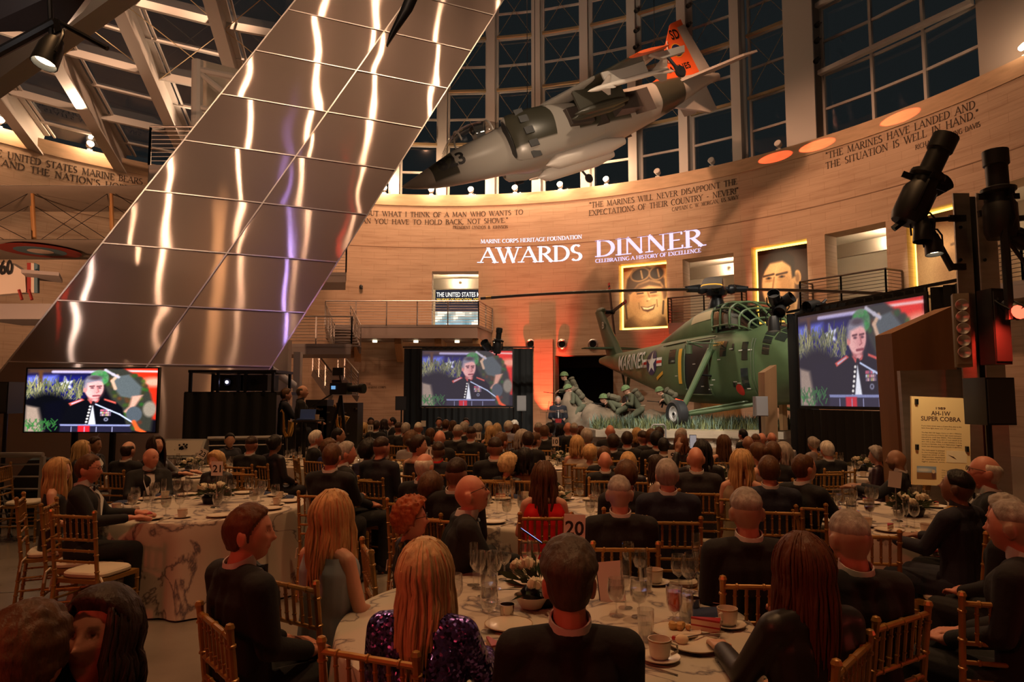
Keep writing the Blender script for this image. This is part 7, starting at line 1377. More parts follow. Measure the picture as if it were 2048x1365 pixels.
# ---------------------------------------------------------------- chairs, tables, tableware
M_GOLD = mat('gold_lacquer', (.37, .19, .05), .34, .35, var=.2, vscale=8); M_CUSH = mat('ivory_cushion', (.58, .50, .40), .8)
def bamboo(mb, a, b, r, n=8, step=.11):
    a, b = Vector(a), Vector(b); L = (b-a).length; k = max(1, round(L/step)); pts, rs = [], []
    for i in range(k):
        for f, m_ in ((.0, 1.0), (.44, .92), (.47, 1.25), (.53, 1.25), (.56, .92)): pts.append(a.lerp(b, (i+f)/k)); rs.append(r*m_)
    pts.append(b); rs.append(r); mb.tube(pts, rs, n)
def chair_proto():
    t = thing('chiavari_chair', 'gold chair', 'chair')
    mb = MB(); q = [(-.195, .19), (.195, .19), (.18, -.19), (-.18, -.19)]; mb.hexa([(x, y, .415) for x, y in q], [(x, y, .445) for x, y in q]); mb.build('seat', M_GOLD, t)
    mb = MB(); rings = [[Vector((x*s_, y*s_, z)) for x, y in [(.185*math.copysign(abs(math.cos(a))**.5, math.cos(a)), .18*math.copysign(abs(math.sin(a))**.5, math.sin(a))) for a in [2*PI*k/20 for k in range(20)]]] for s_, z in ((.93, .446), (1, .458), (1, .475), (.93, .488), (.5, .494))]; mb.loft(rings); mb.tube([(.18, -.17, .46), (.215, -.19, .44), (.22, -.2, .36)], .008, 5); mb.tube([(-.18, -.17, .46), (-.215, -.19, .44), (-.22, -.2, .36)], .008, 5); mb.build('cushion', M_CUSH, t)
    for s_ in (-1, 1):
        mb = MB(); bamboo(mb, (s_*.185, .18, .43), (s_*.188, .19, 0), .0145); mb.build('leg', M_GOLD, t)
        mb = MB(); bamboo(mb, (s_*.182, -.255, .93), (s_*.182, -.20, .45), .0145); bamboo(mb, (s_*.182, -.20, .45), (s_*.188, -.235, 0), .0145); mb.ball((s_*.182, -.256, .935), .019, 8); mb.build('leg', M_GOLD, t)
    def by(z): return -.20-.055*(z-.45)/.48
    mb = MB(); bamboo(mb, (-.18, by(.90), .90), (.18, by(.90), .90), .0125); 
    for z in (.735, .655, .575): bamboo(mb, (-.18, by(z), z), (.18, by(z), z), .0105)
    for k in range(6): x = -.128+.0512*k; bamboo(mb, (x, by(.90), .90), (x, by(.735), .735), .0085, 6, .08)
    mb.build('backrest', M_GOLD, t); mb = MB()
    for z in (.30, .20):
        for s_ in (-1, 1): bamboo(mb, (s_*.186, .185, z), (s_*.186, -.215, z), .009, 6)
    bamboo(mb, (-.186, .187, .25), (.186, .187, .25), .009, 6); bamboo(mb, (-.186, -.22, .25), (.186, -.22, .25), .009, 6); mb.build('stretcher', M_GOLD, t); return t
CHAIR = chair_proto(); chair_used = [False]
def chair(x, y, a, label):
    if not chair_used[0]: c = CHAIR; chair_used[0] = True
    else: c = copy_tree(CHAIR)
    c.location = (x, y, 0); c.rotation_euler = (0, 0, a); c['label'] = label; c['group'] = 'gold banquet chairs'; return c
def marble_cloth():
    m, t, b = nmat('marbled_cloth'); N, L = t.nodes, t.links; tc = N.new('ShaderNodeTexCoord'); nz = N.new('ShaderNodeTexNoise'); nz.inputs['Scale'].default_value = 2.2; nz.inputs['Detail'].default_value = 6; nz.inputs['Distortion'].default_value = .6; L.new(tc.outputs['Object'], nz.inputs['Vector'])
    s_ = N.new('ShaderNodeMath'); s_.operation = 'SUBTRACT'; s_.inputs[1].default_value = .5; L.new(nz.outputs[0], s_.inputs[0]); a = N.new('ShaderNodeMath'); a.operation = 'ABSOLUTE'; L.new(s_.outputs[0], a.inputs[0]); cr = N.new('ShaderNodeValToRGB'); L.new(a.outputs[0], cr.inputs[0]); e = cr.color_ramp.elements; e[0].position = 0; e[0].color = (.11, .10, .12, 1); e[1].position = .022; e[1].color = (.52, .45, .38, 1)
    x = e.new(.008); x.color = (.30, .24, .21, 1); L.new(cr.outputs[0], b.inputs['Base Color']); b.inputs['Roughness'].default_value = .6; return m
M_MARB = marble_cloth(); TR = .915; TZ = .752
def cloth_mesh():
    mb = MB(); rings = []; n = 120
    for k, (r_, z, am) in enumerate([(.02, TZ, 0), (.5, TZ, 0), (.90, TZ, 0), (.925, TZ-.006, 0), (.932, TZ-.03, .001), (.935, .60, .012), (.945, .40, .030), (.96, .20, .045), (.985, .015, .055)]):
        rings.append([Vector(((r_+am*(math.sin(11*2*PI*j/n+.6*math.sin(3*2*PI*j/n))+.35*math.sin(27*2*PI*j/n)))*math.cos(2*PI*j/n), (r_+am*(math.sin(11*2*PI*j/n+.6*math.sin(3*2*PI*j/n))+.35*math.sin(27*2*PI*j/n)))*math.sin(2*PI*j/n), z)) for j in range(n)])
    mb.loft(rings, True); mb.f = mb.f[:-1]; mb.mi = mb.mi[:-1]; return mb.mesh('tablecloth', M_MARB, 60)
CLOTH = cloth_mesh()
def tbl(x, y, lab):
    t = thing('round_table', 'round banquet table hidden under the marbled cloth, %s' % lab, 'table', (x, y, 0)); mb = MB(); mb.lathe([(0, .715), (.90, .715), (.905, .725), (.90, .735), (0, .735)], 40); mb.build('tabletop', M_WOOD, t)
    for k in range(4): a = R(45+90*k); mb = MB(); mb.tube([(.5*math.cos(a), .5*math.sin(a), .715), (.55*math.cos(a), .55*math.sin(a), 0)], .016, 6); mb.build('leg', M_BLKM, t)
    c = link('tablecloth', CLOTH, None, (x, y, 0), (0, 0, random.uniform(0, 6))); tag(c, 'floor-length white cloth with grey marble veins on the %s' % lab, 'tablecloth', 'marbled tablecloths')
M_GLS = thin_glass('drinking_glass', (.93, .93, .93), .02, .06, 1.0); M_WAT = thin_glass('water', (.9, .9, .88), .02, .08, .5); M_POR = mat('porcelain', (.68, .60, .50), .22); M_TEA = thin_glass('iced_tea', (.75, .10, .03), .1, .05, .4); M_SIL = mat('silver', (.7, .66, .6), .2, 1); M_NAVY = mat('navy_napkin', (.015, .025, .075), .8); M_WINE = mat('red_wine', (.10, .005, .008), .08); M_GRN = mat('leaf_green', (.045, .075, .03), .6, var=.3, vscale=9); M_FLW = mat('white_petal', (.62, .55, .40), .7, var=.2, vscale=20); M_CAKE = mat('cream_cake', (.72, .58, .40), .6); M_RSP = mat('raspberry', (.35, .01, .015), .4)
def lz(prof, m, n=18): mb = MB(); mb.lathe(prof, n, cap=False); return mb.mesh('m', m, 50)
PR = {}
def glass_lines(bowl, h0): return [(.0, .002), (.034, .002), (.034, .005), (.006, .011), (.0042, .02), (.0042, h0-.006)]+bowl
PR['wine_glass'] = [('bowl', lz(glass_lines([(.008, .085), (.028, .10), (.038, .125), (.039, .15), (.033, .195), (.032, .195), (.037, .15), (.036, .125), (.026, .102), (.0, .09)], .088), M_GLS), None)]
PR['water_goblet'] = [('bowl', lz(glass_lines([(.008, .062), (.030, .075), (.040, .105), (.041, .13), (.036, .17), (.035, .17), (.0395, .13), (.038, .105), (.028, .077), (.0, .066)], .065), M_GLS), None), ('water', lz([(0, .069), (.027, .079), (.037, .105), (.0385, .125), (0, .125)], M_WAT, 14), None)]
PR['champagne_flute'] = [('bowl', lz(glass_lines([(.008, .09), (.022, .115), (.025, .16), (.022, .225), (.021, .225), (.024, .16), (.020, .117), (0, .094)], .092), M_GLS), None)]
PR['red_wine_glass'] = [('bowl', PR['wine_glass'][0][1], None), ('wine', lz([(0, .094), (.026, .104), (.0355, .125), (.0365, .135), (0, .135)], M_WINE, 14), None)]
PR['iced_tea_glass'] = [('bowl', lz([(0, .002), (.034, .002), (.034, .006), (.008, .014), (.008, .024), (.026, .04), (.036, .075), (.037, .15), (.0365, .15), (.035, .075), (.024, .042), (0, .03)], M_GLS), None), ('tea', lz([(0, .033), (.023, .044), (.034, .075), (.0345, .125), (0, .125)], M_TEA, 14), None)]
PR['tumbler'] = [('bowl', lz([(0, .002), (.03, .002), (.035, .13), (.034, .13), (.028, .012), (0, .012)], M_GLS), None), ('water', lz([(0, .013), (.0275, .013), (.032, .09), (0, .09)], M_WAT, 14), None)]
mb = MB(); mb.tube([(.036, 0, .055), (.058, 0, .052), (.060, 0, .03), (.038, 0, .018)], .0045, 6); hm = mb.mesh('h', M_POR)
PR['coffee_cup'] = [('cup', lz([(0, .004), (.028, .004), (.034, .012), (.040, .066), (.0375, .066), (.032, .014), (0, .012)], M_POR), None), ('handle', hm, None), ('rim_band', lz([(.0398, .060), (.0405, .0605), (.0405, .0625), (.0399, .063)], M_GOLD), None)]
PR['saucer'] = [('dish', lz([(0, .002), (.035, .002), (.07, .012), (.07, .015), (.034, .006), (0, .006)], M_POR, 24), None)]
PR['dessert_plate'] = [('dish', lz([(0, .002), (.065, .002), (.105, .015), (.105, .018), (.064, .007), (0, .007)], M_POR, 28), None), ('rim_band', lz([(.1035, .0185), (.1055, .0185), (.1055, .0165)], M_GOLD, 28), None)]
mb = MB(); mb.extrude([(-.02, -.045, .008), (.02, -.045, .008), (.004, .05, .008), (-.004, .05, .008)], (0, 0, .035)); ck = mb.mesh('cake', M_CAKE); mb = MB(); mb.extrude([(-.021, -.046, .043), (.021, -.046, .043), (.004, .05, .043), (-.004, .05, .043)], (0, 0, .006)); mb.extrude([(-.021, -.046, .022), (.021, -.046, .022), (.004, .051, .022), (-.004, .051, .022)], (0, 0, .005)); cj = mb.mesh('jam', M_RSP)
PR['cake_slice'] = [('sponge', ck, None), ('jam_layer', cj, None)]
mb = MB(); mb.hexa([(-.09, -.05, 0), (.09, -.06, 0), (.10, .05, 0), (-.07, .06, 0)], [(-.08, -.03, .02), (.07, -.05, .035), (.08, .03, .03), (-.05, .05, .018)]); PR['napkin'] = [('cloth', mb.mesh('n', M_NAVY, 80), None)]
mb = MB(); mb.tube([(0, -.09, .003), (0, .04, .006)], [.003, .0025], 6); mb.hexa([(-.003, .04, .004), (.003, .04, .004), (.011, .07, .003), (-.011, .07, .003)], [(-.003, .04, .006), (.003, .04, .006), (.011, .07, .005), (-.011, .07, .005)])
for k in range(4): mb.box((-.0085+.0057*k, .085, .004), (.003, .03, .002))
PR['fork'] = [('fork', mb.mesh('f', M_SIL), None)]
PR['votive'] = [('holder', lz([(0, .002), (.03, .002), (.034, .06), (.031, .06), (.027, .01), (0, .01)], mat('votive_metal', (.5, .42, .36), .15, 1)), None)]
PR['serving_bowl'] = [('dish', lz([(0, .004), (.05, .004), (.085, .06), (.082, .06), (.048, .012), (0, .012)], M_POR, 24), None)]
SRC = {}
def put(kind, x, y, lab, grp, rz=None, z=TZ+.001, s=1.0):
    rz = random.uniform(0, 6.28) if rz is None else rz; ps = PR[kind]
    if len(ps) == 1: t = link(kind, ps[0][1], None, (x, y, z), (0, 0, rz)); tag(t, lab, CATS.get(kind, kind.split('_')[-1]), grp)
    else:
        t = thing(kind, lab, CATS.get(kind, kind.split('_')[-1]), (x, y, z), (0, 0, rz), grp)
        for nm, me, _ in ps: link(nm, me, t)
    if s != 1: t.scale = (s, s, s)
    return t
CATS = {'water_goblet': 'glass', 'champagne_flute': 'glass', 'tumbler': 'glass', 'cake_slice': 'cake', 'votive': 'candle holder', 'coffee_cup': 'cup', 'dessert_plate': 'plate', 'serving_bowl': 'bowl'}
def centrepiece(x, y, lab, rnd, r=.17, n=9, detail=True):
    t = thing('flower_arrangement', 'low white flower and greenery centrepiece on the %s' % lab, 'flowers', (x, y, TZ+.001)); mb = MB(); mb.lathe([(0, 0), (.08, 0), (.10, .06), (.07, .09), (0, .09)], 14); mb.build('bowl', M_BLKM, t); mb = MB()
    for k in range(90 if detail else 40):
        a, e = rnd.uniform(0, 6.28), rnd.uniform(-.1, 1.3); d = Vector((math.cos(a)*math.cos(e), math.sin(a)*math.cos(e), math.sin(e)*.7)); p = Vector((0, 0, .07))+d*rnd.uniform(.06, .12); q = p+d*rnd.uniform(.06, r*.8); s_ = d.cross(Vector((rnd.random(), rnd.random(), rnd.random()))).normalized()*rnd.uniform(.010, .022); mb.add([p, p.lerp(q, .5)+s_, q, p.lerp(q, .5)-s_+Vector((0, 0, .008))], [(0, 1, 2, 3)])
    mb.build('leaves', M_GRN, t)['kind'] = 'stuff'
    for k in range(n):
        a, e = 2*PI*k/n+rnd.uniform(-.3, .3), rnd.uniform(.15, 1.1); c = Vector((math.cos(a)*math.cos(e)*r*.8, math.sin(a)*math.cos(e)*r*.8, .10+math.sin(e)*r*.55)); mb = MB()
        for i in range(7 if detail else 4): b_ = i*.9; mb.ball((0, 0, 0), (.022, .014, .026), 8, Matrix.Translation(c+Vector((math.cos(b_)*.016, math.sin(b_)*.016, .004*(i % 3)))) @ Euler((rnd.uniform(-.6, .6), rnd.uniform(-.6, .6), b_)).to_matrix().to_4x4())
        mb.build('flower', M_FLW, t)
def number_card(x, y, z, txt, lab, yaw=0, tilt=0, h=.13):
    t = thing('table_number', lab, 'table number', (x, y, TZ+.001), (0, 0, yaw)); hh = z-TZ; mb = MB(); mb.lathe([(0, 0), (.045, 0), (.04, .008), (.006, .014), (.004, .02), (.004, hh-h*.5), (0, hh-h*.5)], 12); mb.build('stand', M_SIL, t); mb = MB(); mb.box((0, 0, hh), (h*.80, .004, h), (0, R(tilt), 0)); c = mb.build('card', mat('white_card', (.75, .70, .66), .6), t)
    if txt:
        V, F = sans(txt, None, h*.5, .02); w = max(v.x for v in V); mb = MB(); T_ = Euler((0, R(tilt), 0)).to_matrix(); mb.add([T_ @ Vector((v.x-w/2, -.003, v.y-h*.25))+Vector((0, 0, hh)) for v in V], F); mb.build('number', M_BLACK, c)
def setting(x, y, lab, seed, n=10, level=2, skip=()):
    rnd = random.Random(seed); short = lab; HRS = 'one two three four five six seven eight nine ten eleven twelve'.split()
    for k in range(n):
        a0 = 2*PI*(k+.5)/n; a = a0+rnd.uniform(-.08, .08); L_ = '%s o\'clock place of the %s' % (HRS[(round((90-math.degrees(a0))/30)-1) % 12], short)
        def q(r_, da): return x+r_*math.cos(a+da), y+r_*math.sin(a+da)
        put('wine_glass' if rnd.random() < .8 else 'red_wine_glass', *q(.55+rnd.uniform(-.05, .05), .16), 'wine glass at the '+L_, 'wine glasses, '+lab); put('water_goblet', *q(.60+rnd.uniform(-.05, .05), -.02), 'water goblet at the '+L_, 'water goblets, '+lab)
        if level >= 1:
            if rnd.random() < .7: put('champagne_flute', *q(.47, .05), 'champagne flute at the '+L_, 'flutes, '+lab)
            cx, cy = q(.70, .26); put('saucer', cx, cy, 'saucer at the '+L_, 'saucers, '+lab); put('coffee_cup', cx, cy, 'coffee cup at the '+L_, 'cups, '+lab, z=TZ+.006)
            px, py = q(.77, -.06); put('dessert_plate', px, py, 'dessert plate at the '+L_, 'plates, '+lab)
        if level >= 2:
            if rnd.random() < .6: put('cake_slice', px, py, 'cake slice at the '+L_, 'cake slices, '+lab, z=TZ+.007)
            if rnd.random() < .5: put('napkin', *q(.80, -.30), 'navy napkin at the '+L_, 'napkins, '+lab)
            put('fork', *q(.79, .12), 'silver fork at the '+L_, 'forks, '+lab, rz=a+PI/2)
TABLES = [('front', .15, 3.2, 'front table'), ('left', -2.9, 6.5, 'big left table'), ('right', 3.35, 5.8, 'right table by the panel'), ('mid', .30, 6.2, 'table by the woman in red'), ('t23', -4.4, 9.3, 'rear table under the television'), ('t1', -1.6, 8.7, 'table with the lone numeral one card'), ('t9', 2.35, 8.1, 'table with the nine card'), ('t10', .72, 10.4, 'table with the ten card'), ('t11', -.88, 11.75, 'table with the eleven card'), ('tr', 4.75, 9.4, 'table before the angled screen'), ('t12', -3.2, 13.4, 'table nearest the video camera'), ('tc', -1.9, 15.2, 'table below the centre screen'), ('ts', 4.6, 13.6, 'table lit by the stage at right'), ('tm', 2.3, 13.0, 'table in front of the stone steps'), ('tp', .35, 15.0, 'table nearest the podium'), ('tl', -2.95, 10.9, 'table behind the white-haired man')]
for i, (k, x, y, lab) in enumerate(TABLES):
    tbl(x, y, lab)
    if k != 'front': setting(x, y, lab, 40+i, 10, 2 if y < 7 else (1 if y < 11 else 0)); centrepiece(x+.05, y+.1, lab, random.Random(i), .17 if y < 9 else .15, 9 if y < 9 else 6, y < 9)
def nc(u, v, key, txt, lab, tilt=0, h=.13):
    t_ = [t for t in TABLES if t[0] == key][0]; D = t_[2]-.15; p = at(u, v, D); number_card(p.x, D, p.z, txt, lab, 0, tilt, h)
nc(434, 938, 'left', '21', 'white card numbered 21 standing on the left table'); nc(858, 905, 't1', '1', 'white card with numeral 1 on the table left of centre'); nc(956, 873, 't11', '11', 'white card numbered 11 in the middle of the room'); nc(1111, 884, 't10', '10', 'white card numbered 10 below the podium'); nc(1345, 912, 't9', '9', 'white card numbered 9 behind the grey-haired man'); nc(1790, 960, 'right', None, 'white card on a stand turned sideways on the right table', 8); nc(405, 908, 't23', '23', 'tilted white card numbered 23 among the rear flowers', 30); nc(741, 857, 't12', '13', 'small white card near the far left wall'); nc(847, 848, 'tc', None, 'tiny white card below the centre screen')
# the front table, laid item by item
def fr(cx, cy, z=TZ): p = atz(870+cx/3.057, 1040+cy/3.057, z); return p.x, p.y
FL = 'front table'
for kind, pts in {'wine_glass': [(265, 425), (365, 425), (425, 372), (1492, 452), (1552, 470), (1570, 440), (560, 345), (600, 350), (120, 600), (330, 690)], 'water_goblet': [(1255, 372), (1248, 600), (1110, 590), (330, 560), (1180, 325), (985, 262)], 'champagne_flute': [(300, 475), (355, 500), (1165, 545), (1600, 330), (235, 405)], 'iced_tea_glass': [(1465, 612)], 'tumbler': [(1650, 500), (1290, 745), (1535, 625), (1290, 445)]}.items():
    nm = {'wine_glass': 'tall stemmed wine glass', 'water_goblet': 'water goblet', 'champagne_flute': 'slim champagne flute', 'iced_tea_glass': 'tall glass of red iced tea', 'tumbler': 'straight water tumbler'}[kind]
    for q in pts:
        X_ = 'left' if q[0] < 440 else ('middle' if q[0] < 1120 else 'right'); put(kind, *fr(*q), '%s at the front table, %s part, %s' % (nm, X_, 'far side' if q[1] < 400 else ('towards its near edge' if q[1] > 560 else 'half way across')), 'front %ss' % nm if len(pts) > 1 else None)
CPL = ['white coffee cup at the far right of the front table', 'white cup beside the hand at the right edge of front table', 'white cup on saucer nearest the long-haired brunette', 'white cup on saucer right of the dark-haired man in front', 'white cup beside the blonde in sequins']
for (cx, cy), l_ in zip([(1345, 395), (1730, 505), (1790, 655), (1375, 860), (165, 745)], CPL): x, y = fr(cx, cy); put('saucer', x, y, 'saucer under the %s' % l_, 'front saucers', s=1.1); put('coffee_cup', x, y, l_, 'front cups', z=TZ+.007, s=1.12)
PLB = ['dessert plate behind the man in front, far side', 'dessert plate with crumbs left of the man in front', 'dessert plate holding leftovers beside the iced tea', 'large dessert plate with fork, nearest right', 'dessert plate with chocolate cake before the blonde in sequins']
for (cx, cy), l_ in zip([(555, 385), (450, 660), (1475, 700), (1590, 785), (345, 855)], PLB): x, y = fr(cx, cy); put('dessert_plate', x, y, l_, 'front plates')
x, y = fr(1660, 700); put('cake_slice', x, y, 'raspberry layered cake slice by the iced tea glass', None, 1.2, TZ+.004, 1.25); x, y = fr(350, 840); put('cake_slice', x, y, 'cake slice on the plate before the blonde in sequins', None, .4, TZ+.007, 1.1)
x, y = fr(1510, 770); mb = MB(); mb.ball((0, 0, .018), (.028, .02, .02), 12); o = tag(mb.build('ice_cream', M_CAKE), 'pale scoop with red garnish on the nearest right plate', 'dessert'); o.location = (x, y, TZ+.006); mb = MB(); mb.ball((-.03, .01, .02), .01, 8); mb.build('garnish', M_RSP, o)
x, y = fr(1475, 680); mb = MB()
for k in range(6): mb.ball((random.uniform(-.05, .05), random.uniform(-.02, .02), .015), random.uniform(.01, .02), 8)
o = tag(mb.build('leftover_pastry', mat('pastry', (.5, .28, .09), .6)), 'crumbled golden pastry on the plate by the iced tea', 'dessert'); o.location = (x, y, TZ+.006)
x, y = fr(1620, 745); put('fork', x, y, 'silver fork resting on the nearest right plate', None, -1.2, TZ+.02, 1.2); x, y = fr(1345, 920); put('fork', x, y, 'silver fork on the cloth beside the nearest cup', None, .9)
x, y = fr(590, 540); put('serving_bowl', x, y, 'white bowl beside the flowers on the front table', None); x, y = fr(440, 600); put('votive', x, y, 'shiny candle cup left of the man in front', None); x, y = fr(1580, 560); put('votive', x, y, 'shiny candle cup beside the iced tea', None); x, y = fr(1655, 585); put('napkin', x, y, 'navy napkin by the hand at the right edge of the front table', None)
centrepiece(.14, 3.42, FL, random.Random(77), .20, 8); p = at(1149, 1057, 3.5); number_card(p.x, 3.5, p.z, '20', 'white card numbered 20 standing on the front table', R(-4), 2, .135)
p0, p1 = atz(1222, 1205, TZ), None; t = thing('menu_card', 'folded pink-lit menu card leaning among the front table glasses', 'menu', (p0.x, p0.y, TZ+.001), (R(-14), 0, R(-10))); mb = MB(); mb.box((0, 0, .095), (.125, .003, .19), (0, R(-7), 0)); mb.build('front_leaf', mat('menu_paper', (.62, .5, .46), .6), t); mb = MB(); mb.box((-.005, .018, .092), (.125, .003, .185), (0, R(-7), 0)); mb.build('back_leaf', M_NAVY, t)
# ---------------------------------------------------------------- the guests
BK, NV, GY = (.0075, .0075, .0095), (.012, .016, .034), (.022, .020, .024)
def guest(u, v, D, spec, label, yaw=0, ch=True, **kw):
    """spec: 'M short br f suit' sex hair haircolour skin wear; D 0 = from the seated head height"""
    sx, hair, hc, sk, wear = spec.split(); fem = sx == 'F'
    if not D: D = atz(u, v, 1.335 if not fem else 1.265).y*1.04
    if D > 4.6:
        x = at(u, v, D).x
        for it in range(6):
            for _, tx, ty, _l in TABLES[1:]:
                dx, dy = x-tx, D-ty; r_ = math.hypot(dx, dy)
                if r_ < 1.02:
                    h = math.sqrt(max(1.03**2-min(abs(dx), 1.0)**2, .04)); D = ty+(h if (dy > 0 or D < ty-h*.2 and False) else -h); x = at(u, v, D).x
    det = 2 if D < 4.6 else (1 if D < 9 else 0); o = dict(fem=int(fem), hair=hair, hc=hc, sk=sk, wear=wear, det=det, col=kw.pop('col', BK)); arm = kw.pop('arm', 'lap'); o['arm'] = arm
    if det == 0: kw['hyaw'] = round(kw.get('hyaw', 0)/30)*30; kw.pop('hpit', 0); kw.pop('lean', 0)
    elif 'hyaw' in kw: kw['hyaw'] = round(kw['hyaw']/5)*5
    o.update(kw)
    if o.get('wear') == 'suit' and (abs(yaw+o.get('hyaw', 0)) > 50): o.setdefault('front', 1)
    r, j = person(label, o); seat_at(r, u, v, D, yaw)
    if ch:
        a = -R(yaw); f = Matrix.Rotation(a, 3, 'Z') @ Vector((0, .02, 0)); chair(r.location.x+f.x, r.location.y+f.y, a, ('gold chair under the '+label) if len(label.split()) <= 12 else 'gold chair under the '+' '.join(label.split()[:12]))
    return r, j
G_ = guest
# front table, ten people
G_(1137, 1069, 2.18, 'M swept sg r suit', 'dark-haired man seen from behind in the middle foreground', 0, col=BK, arm='table', hyaw=2)
G_(852, 1074, 2.42, 'F long lb f sequin', 'long-haired blonde woman in a dark sequined dress', 12, False, arm=('lap', 'table'), hpit=-8, hyaw=12)
G_(1603, 1062, 2.45, 'F long au f sleeves', 'woman with long auburn hair in black, right foreground', -14, False, col=(.014, .011, .011), arm=('table', 'lap'), hyaw=-4)
G_(1696, 1020, 2.80, 'M buzz gr r suit', 'bald man with pink scalp between the auburn woman and right table', -6, False, col=BK, arm=('table', 'lap'))
G_(1491, 974, 3.42, 'M fade gr r suit', 'man with close grey haircut facing away behind the auburn woman', 4, col=BK)
G_(1238, 951, 4.18, 'M buzz gr f suit', 'man with shaved grey head facing away behind table card 20', 2, col=BK)
G_(944, 952, 4.15, 'M bald gr r suit', 'bald man in black glasses bending over his phone', 78, col=BK, lean=18, hyaw=15, hpit=-26, glasses=1, arm='fwd', front=1)
G_(826, 990, 3.95, 'F curly rd r sleeves', 'woman with short red hair and glasses in profile', 70, col=(.016, .014, .018), glasses=1, hyaw=15, hpit=-6)
G_(668, 978, 3.40, 'F long bl f dress', 'blonde woman in a pale blue off-shoulder dress', 32, col=(.30, .38, .46), hyaw=22, hpit=-4, arm='lap')
G_(502, 1005, 2.88, 'M short au r suit', 'brown-haired man turned right beside the blonde in blue', 42, False, col=BK, hyaw=42, arm='lap')
# left table 21
G_(120, 914, 5.9, 'F long bl f dress', 'blonde woman in black at the far left of table 21', 62, col=(.012, .011, .014), hyaw=15)
G_(180, 908, 5.55, 'M short br r suit', 'man with glasses and grey beard at the left table', 72, col=BK, glasses=1, arm='table', beard=(.9, .85, .8), hyaw=10)
G_(303, 897, 7.25, 'M bald gr r suit', 'bald older man with white shirt and bow tie at table 21', 150, col=BK, hyaw=-40, front=1, arm='table')
G_(432, 905, 7.6, 'F perm bl f sleeves', 'curly fair-haired woman behind the card numbered 21', -175, col=(.018, .015, .018), hyaw=15)
G_(665, 886, 6.25, 'M short br r suit', 'man with white collar facing away at the right of table 21', 10, col=BK, arm='table')
G_(694, 882, 6.9, 'M short gr r suit', 'grey-haired man in profile right of the white-collared man', 60, col=BK, hyaw=15)
# rear left table below the television
G_(166, 880, 8.6, 'F long bl f sleeves', 'fair-haired woman just under the television', 70, col=(.02, .016, .02)); G_(190, 873, 8.9, 'M fade db d suit', 'dark-haired man in profile under the television', 95, col=BK); G_(258, 883, 8.05, 'M fringe db f suit', 'balding man seen from behind under the television corner', 12, col=BK)
G_(313, 871, 9.2, 'F long db f sleeves', 'brunette woman looking down beside the reading panel', 100, col=(.03, .026, .03), hyaw=15, hpit=-15, arm='fwd'); G_(460, 866, 9.9, 'M fade bk t uniform', 'young man in dark dress uniform looking down left of booth railing', 120, col=(.012, .013, .022), hyaw=20, hpit=-15); G_(504, 872, 8.7, 'M fade db r suit', 'man seen from behind in front of the projector booth', 12, col=BK); G_(551, 869, 8.8, 'F updo bk d sleeves', 'dark-haired person right of the man before the booth', 30, col=(.012, .01, .014))
# table left of centre
G_(633, 860, 9.6, 'M short wh r suit', 'white-haired man in profile left of the tripod', 62, col=BK); G_(658, 876, 8.9, 'F curly br f sleeves', 'brown-haired woman in a blue dress left of the tripod', 30, col=(.02, .03, .12)); G_(678, 855, 10.1, 'M recede bk t suit', 'dark-haired man with glasses in profile by the tripod', 75, col=BK, glasses=1)
G_(738, 876, 7.75, 'F curly bk b sleeves', 'woman with black hair left of the broad marine', 25, col=(.02, .02, .05)); G_(764, 873, 7.3, 'M fade db r uniform', 'broad marine in dark dress uniform facing away', 20, col=(.012, .012, .02), hyaw=20); G_(838, 869, 8.6, 'F updo db f dress', 'woman with a dark updo and bare back in profile', 35, col=(.02, .016, .02), hyaw=50); G_(822, 860, 9.4, 'F curly br f sleeves', 'woman in silver lace behind the dark updo', 10, col=(.28, .26, .26))
G_(877, 883, 7.9, 'M fade db d uniform', 'marine with a bright red collar facing away', 10, col=(.012, .012, .02), colr=(.7, .02, .02)); G_(850, 907, 5.75, 'M fringe wh r suit', 'bald man with white fringe of hair left of centre', 26, col=BK); G_(862, 942, 5.15, 'F perm br f sleeves', 'woman with a round brown perm behind the redhead', 15, col=(.015, .012, .014)); G_(914, 915, 5.05, 'M fade db t suit', 'man with dark faded haircut behind the bald phone reader', 20, col=BK); 
# middle
G_(1088, 921, 5.2, 'F long br f dress', 'woman with long brown hair in a bright red dress', 0, col=(.75, .015, .015), hyaw=6); G_(1017, 910, 7.2, 'F curly lb f sleeves', 'woman with golden curls in black left of the red dress', 28, col=(.014, .012, .016), hyaw=20); G_(990, 874, 7.4, 'M fade db r suit', 'man with white collar facing away, left of golden curls', 2, col=BK); G_(1003, 864, 8.6, 'M short br r suit', 'brown-haired man in profile beyond the white-collared man', 45, col=BK)
G_(1050, 894, 7.3, 'F bob bk b dress', 'woman with black bob in a dark dress in the middle', 8, col=(.12, .05, .02)); G_(1056, 862, 9.2, 'M short db r suit', 'man with dark hair seen from behind in the centre', 6, col=BK); G_(1071, 864, 9.5, 'M recede br r suit', 'man with glasses right of the dark-haired central man', 55, col=BK, glasses=1); G_(1045, 858, 10.2, 'F bob gr f sleeves', 'grey-haired woman with short bob in the middle', 30, col=(.02, .02, .03))
G_(1154, 870, 9.1, 'F bob bl f dress', 'blonde woman in a white open-back dress below the podium', 5, col=(.50, .44, .40)); G_(1180, 888, 8.6, 'F perm bl f sleeves', 'fair woman in sparkling cream right of the open-back dress', 15, col=(.34, .27, .20)); G_(1210, 904, 7.3, 'M bald gr r suit', 'bald man with pink head in the middle of the room', 4, col=BK); G_(1208, 892, 8.2, 'M full br r suit', 'brown-haired man partly behind the pink bald man', 20, col=BK)
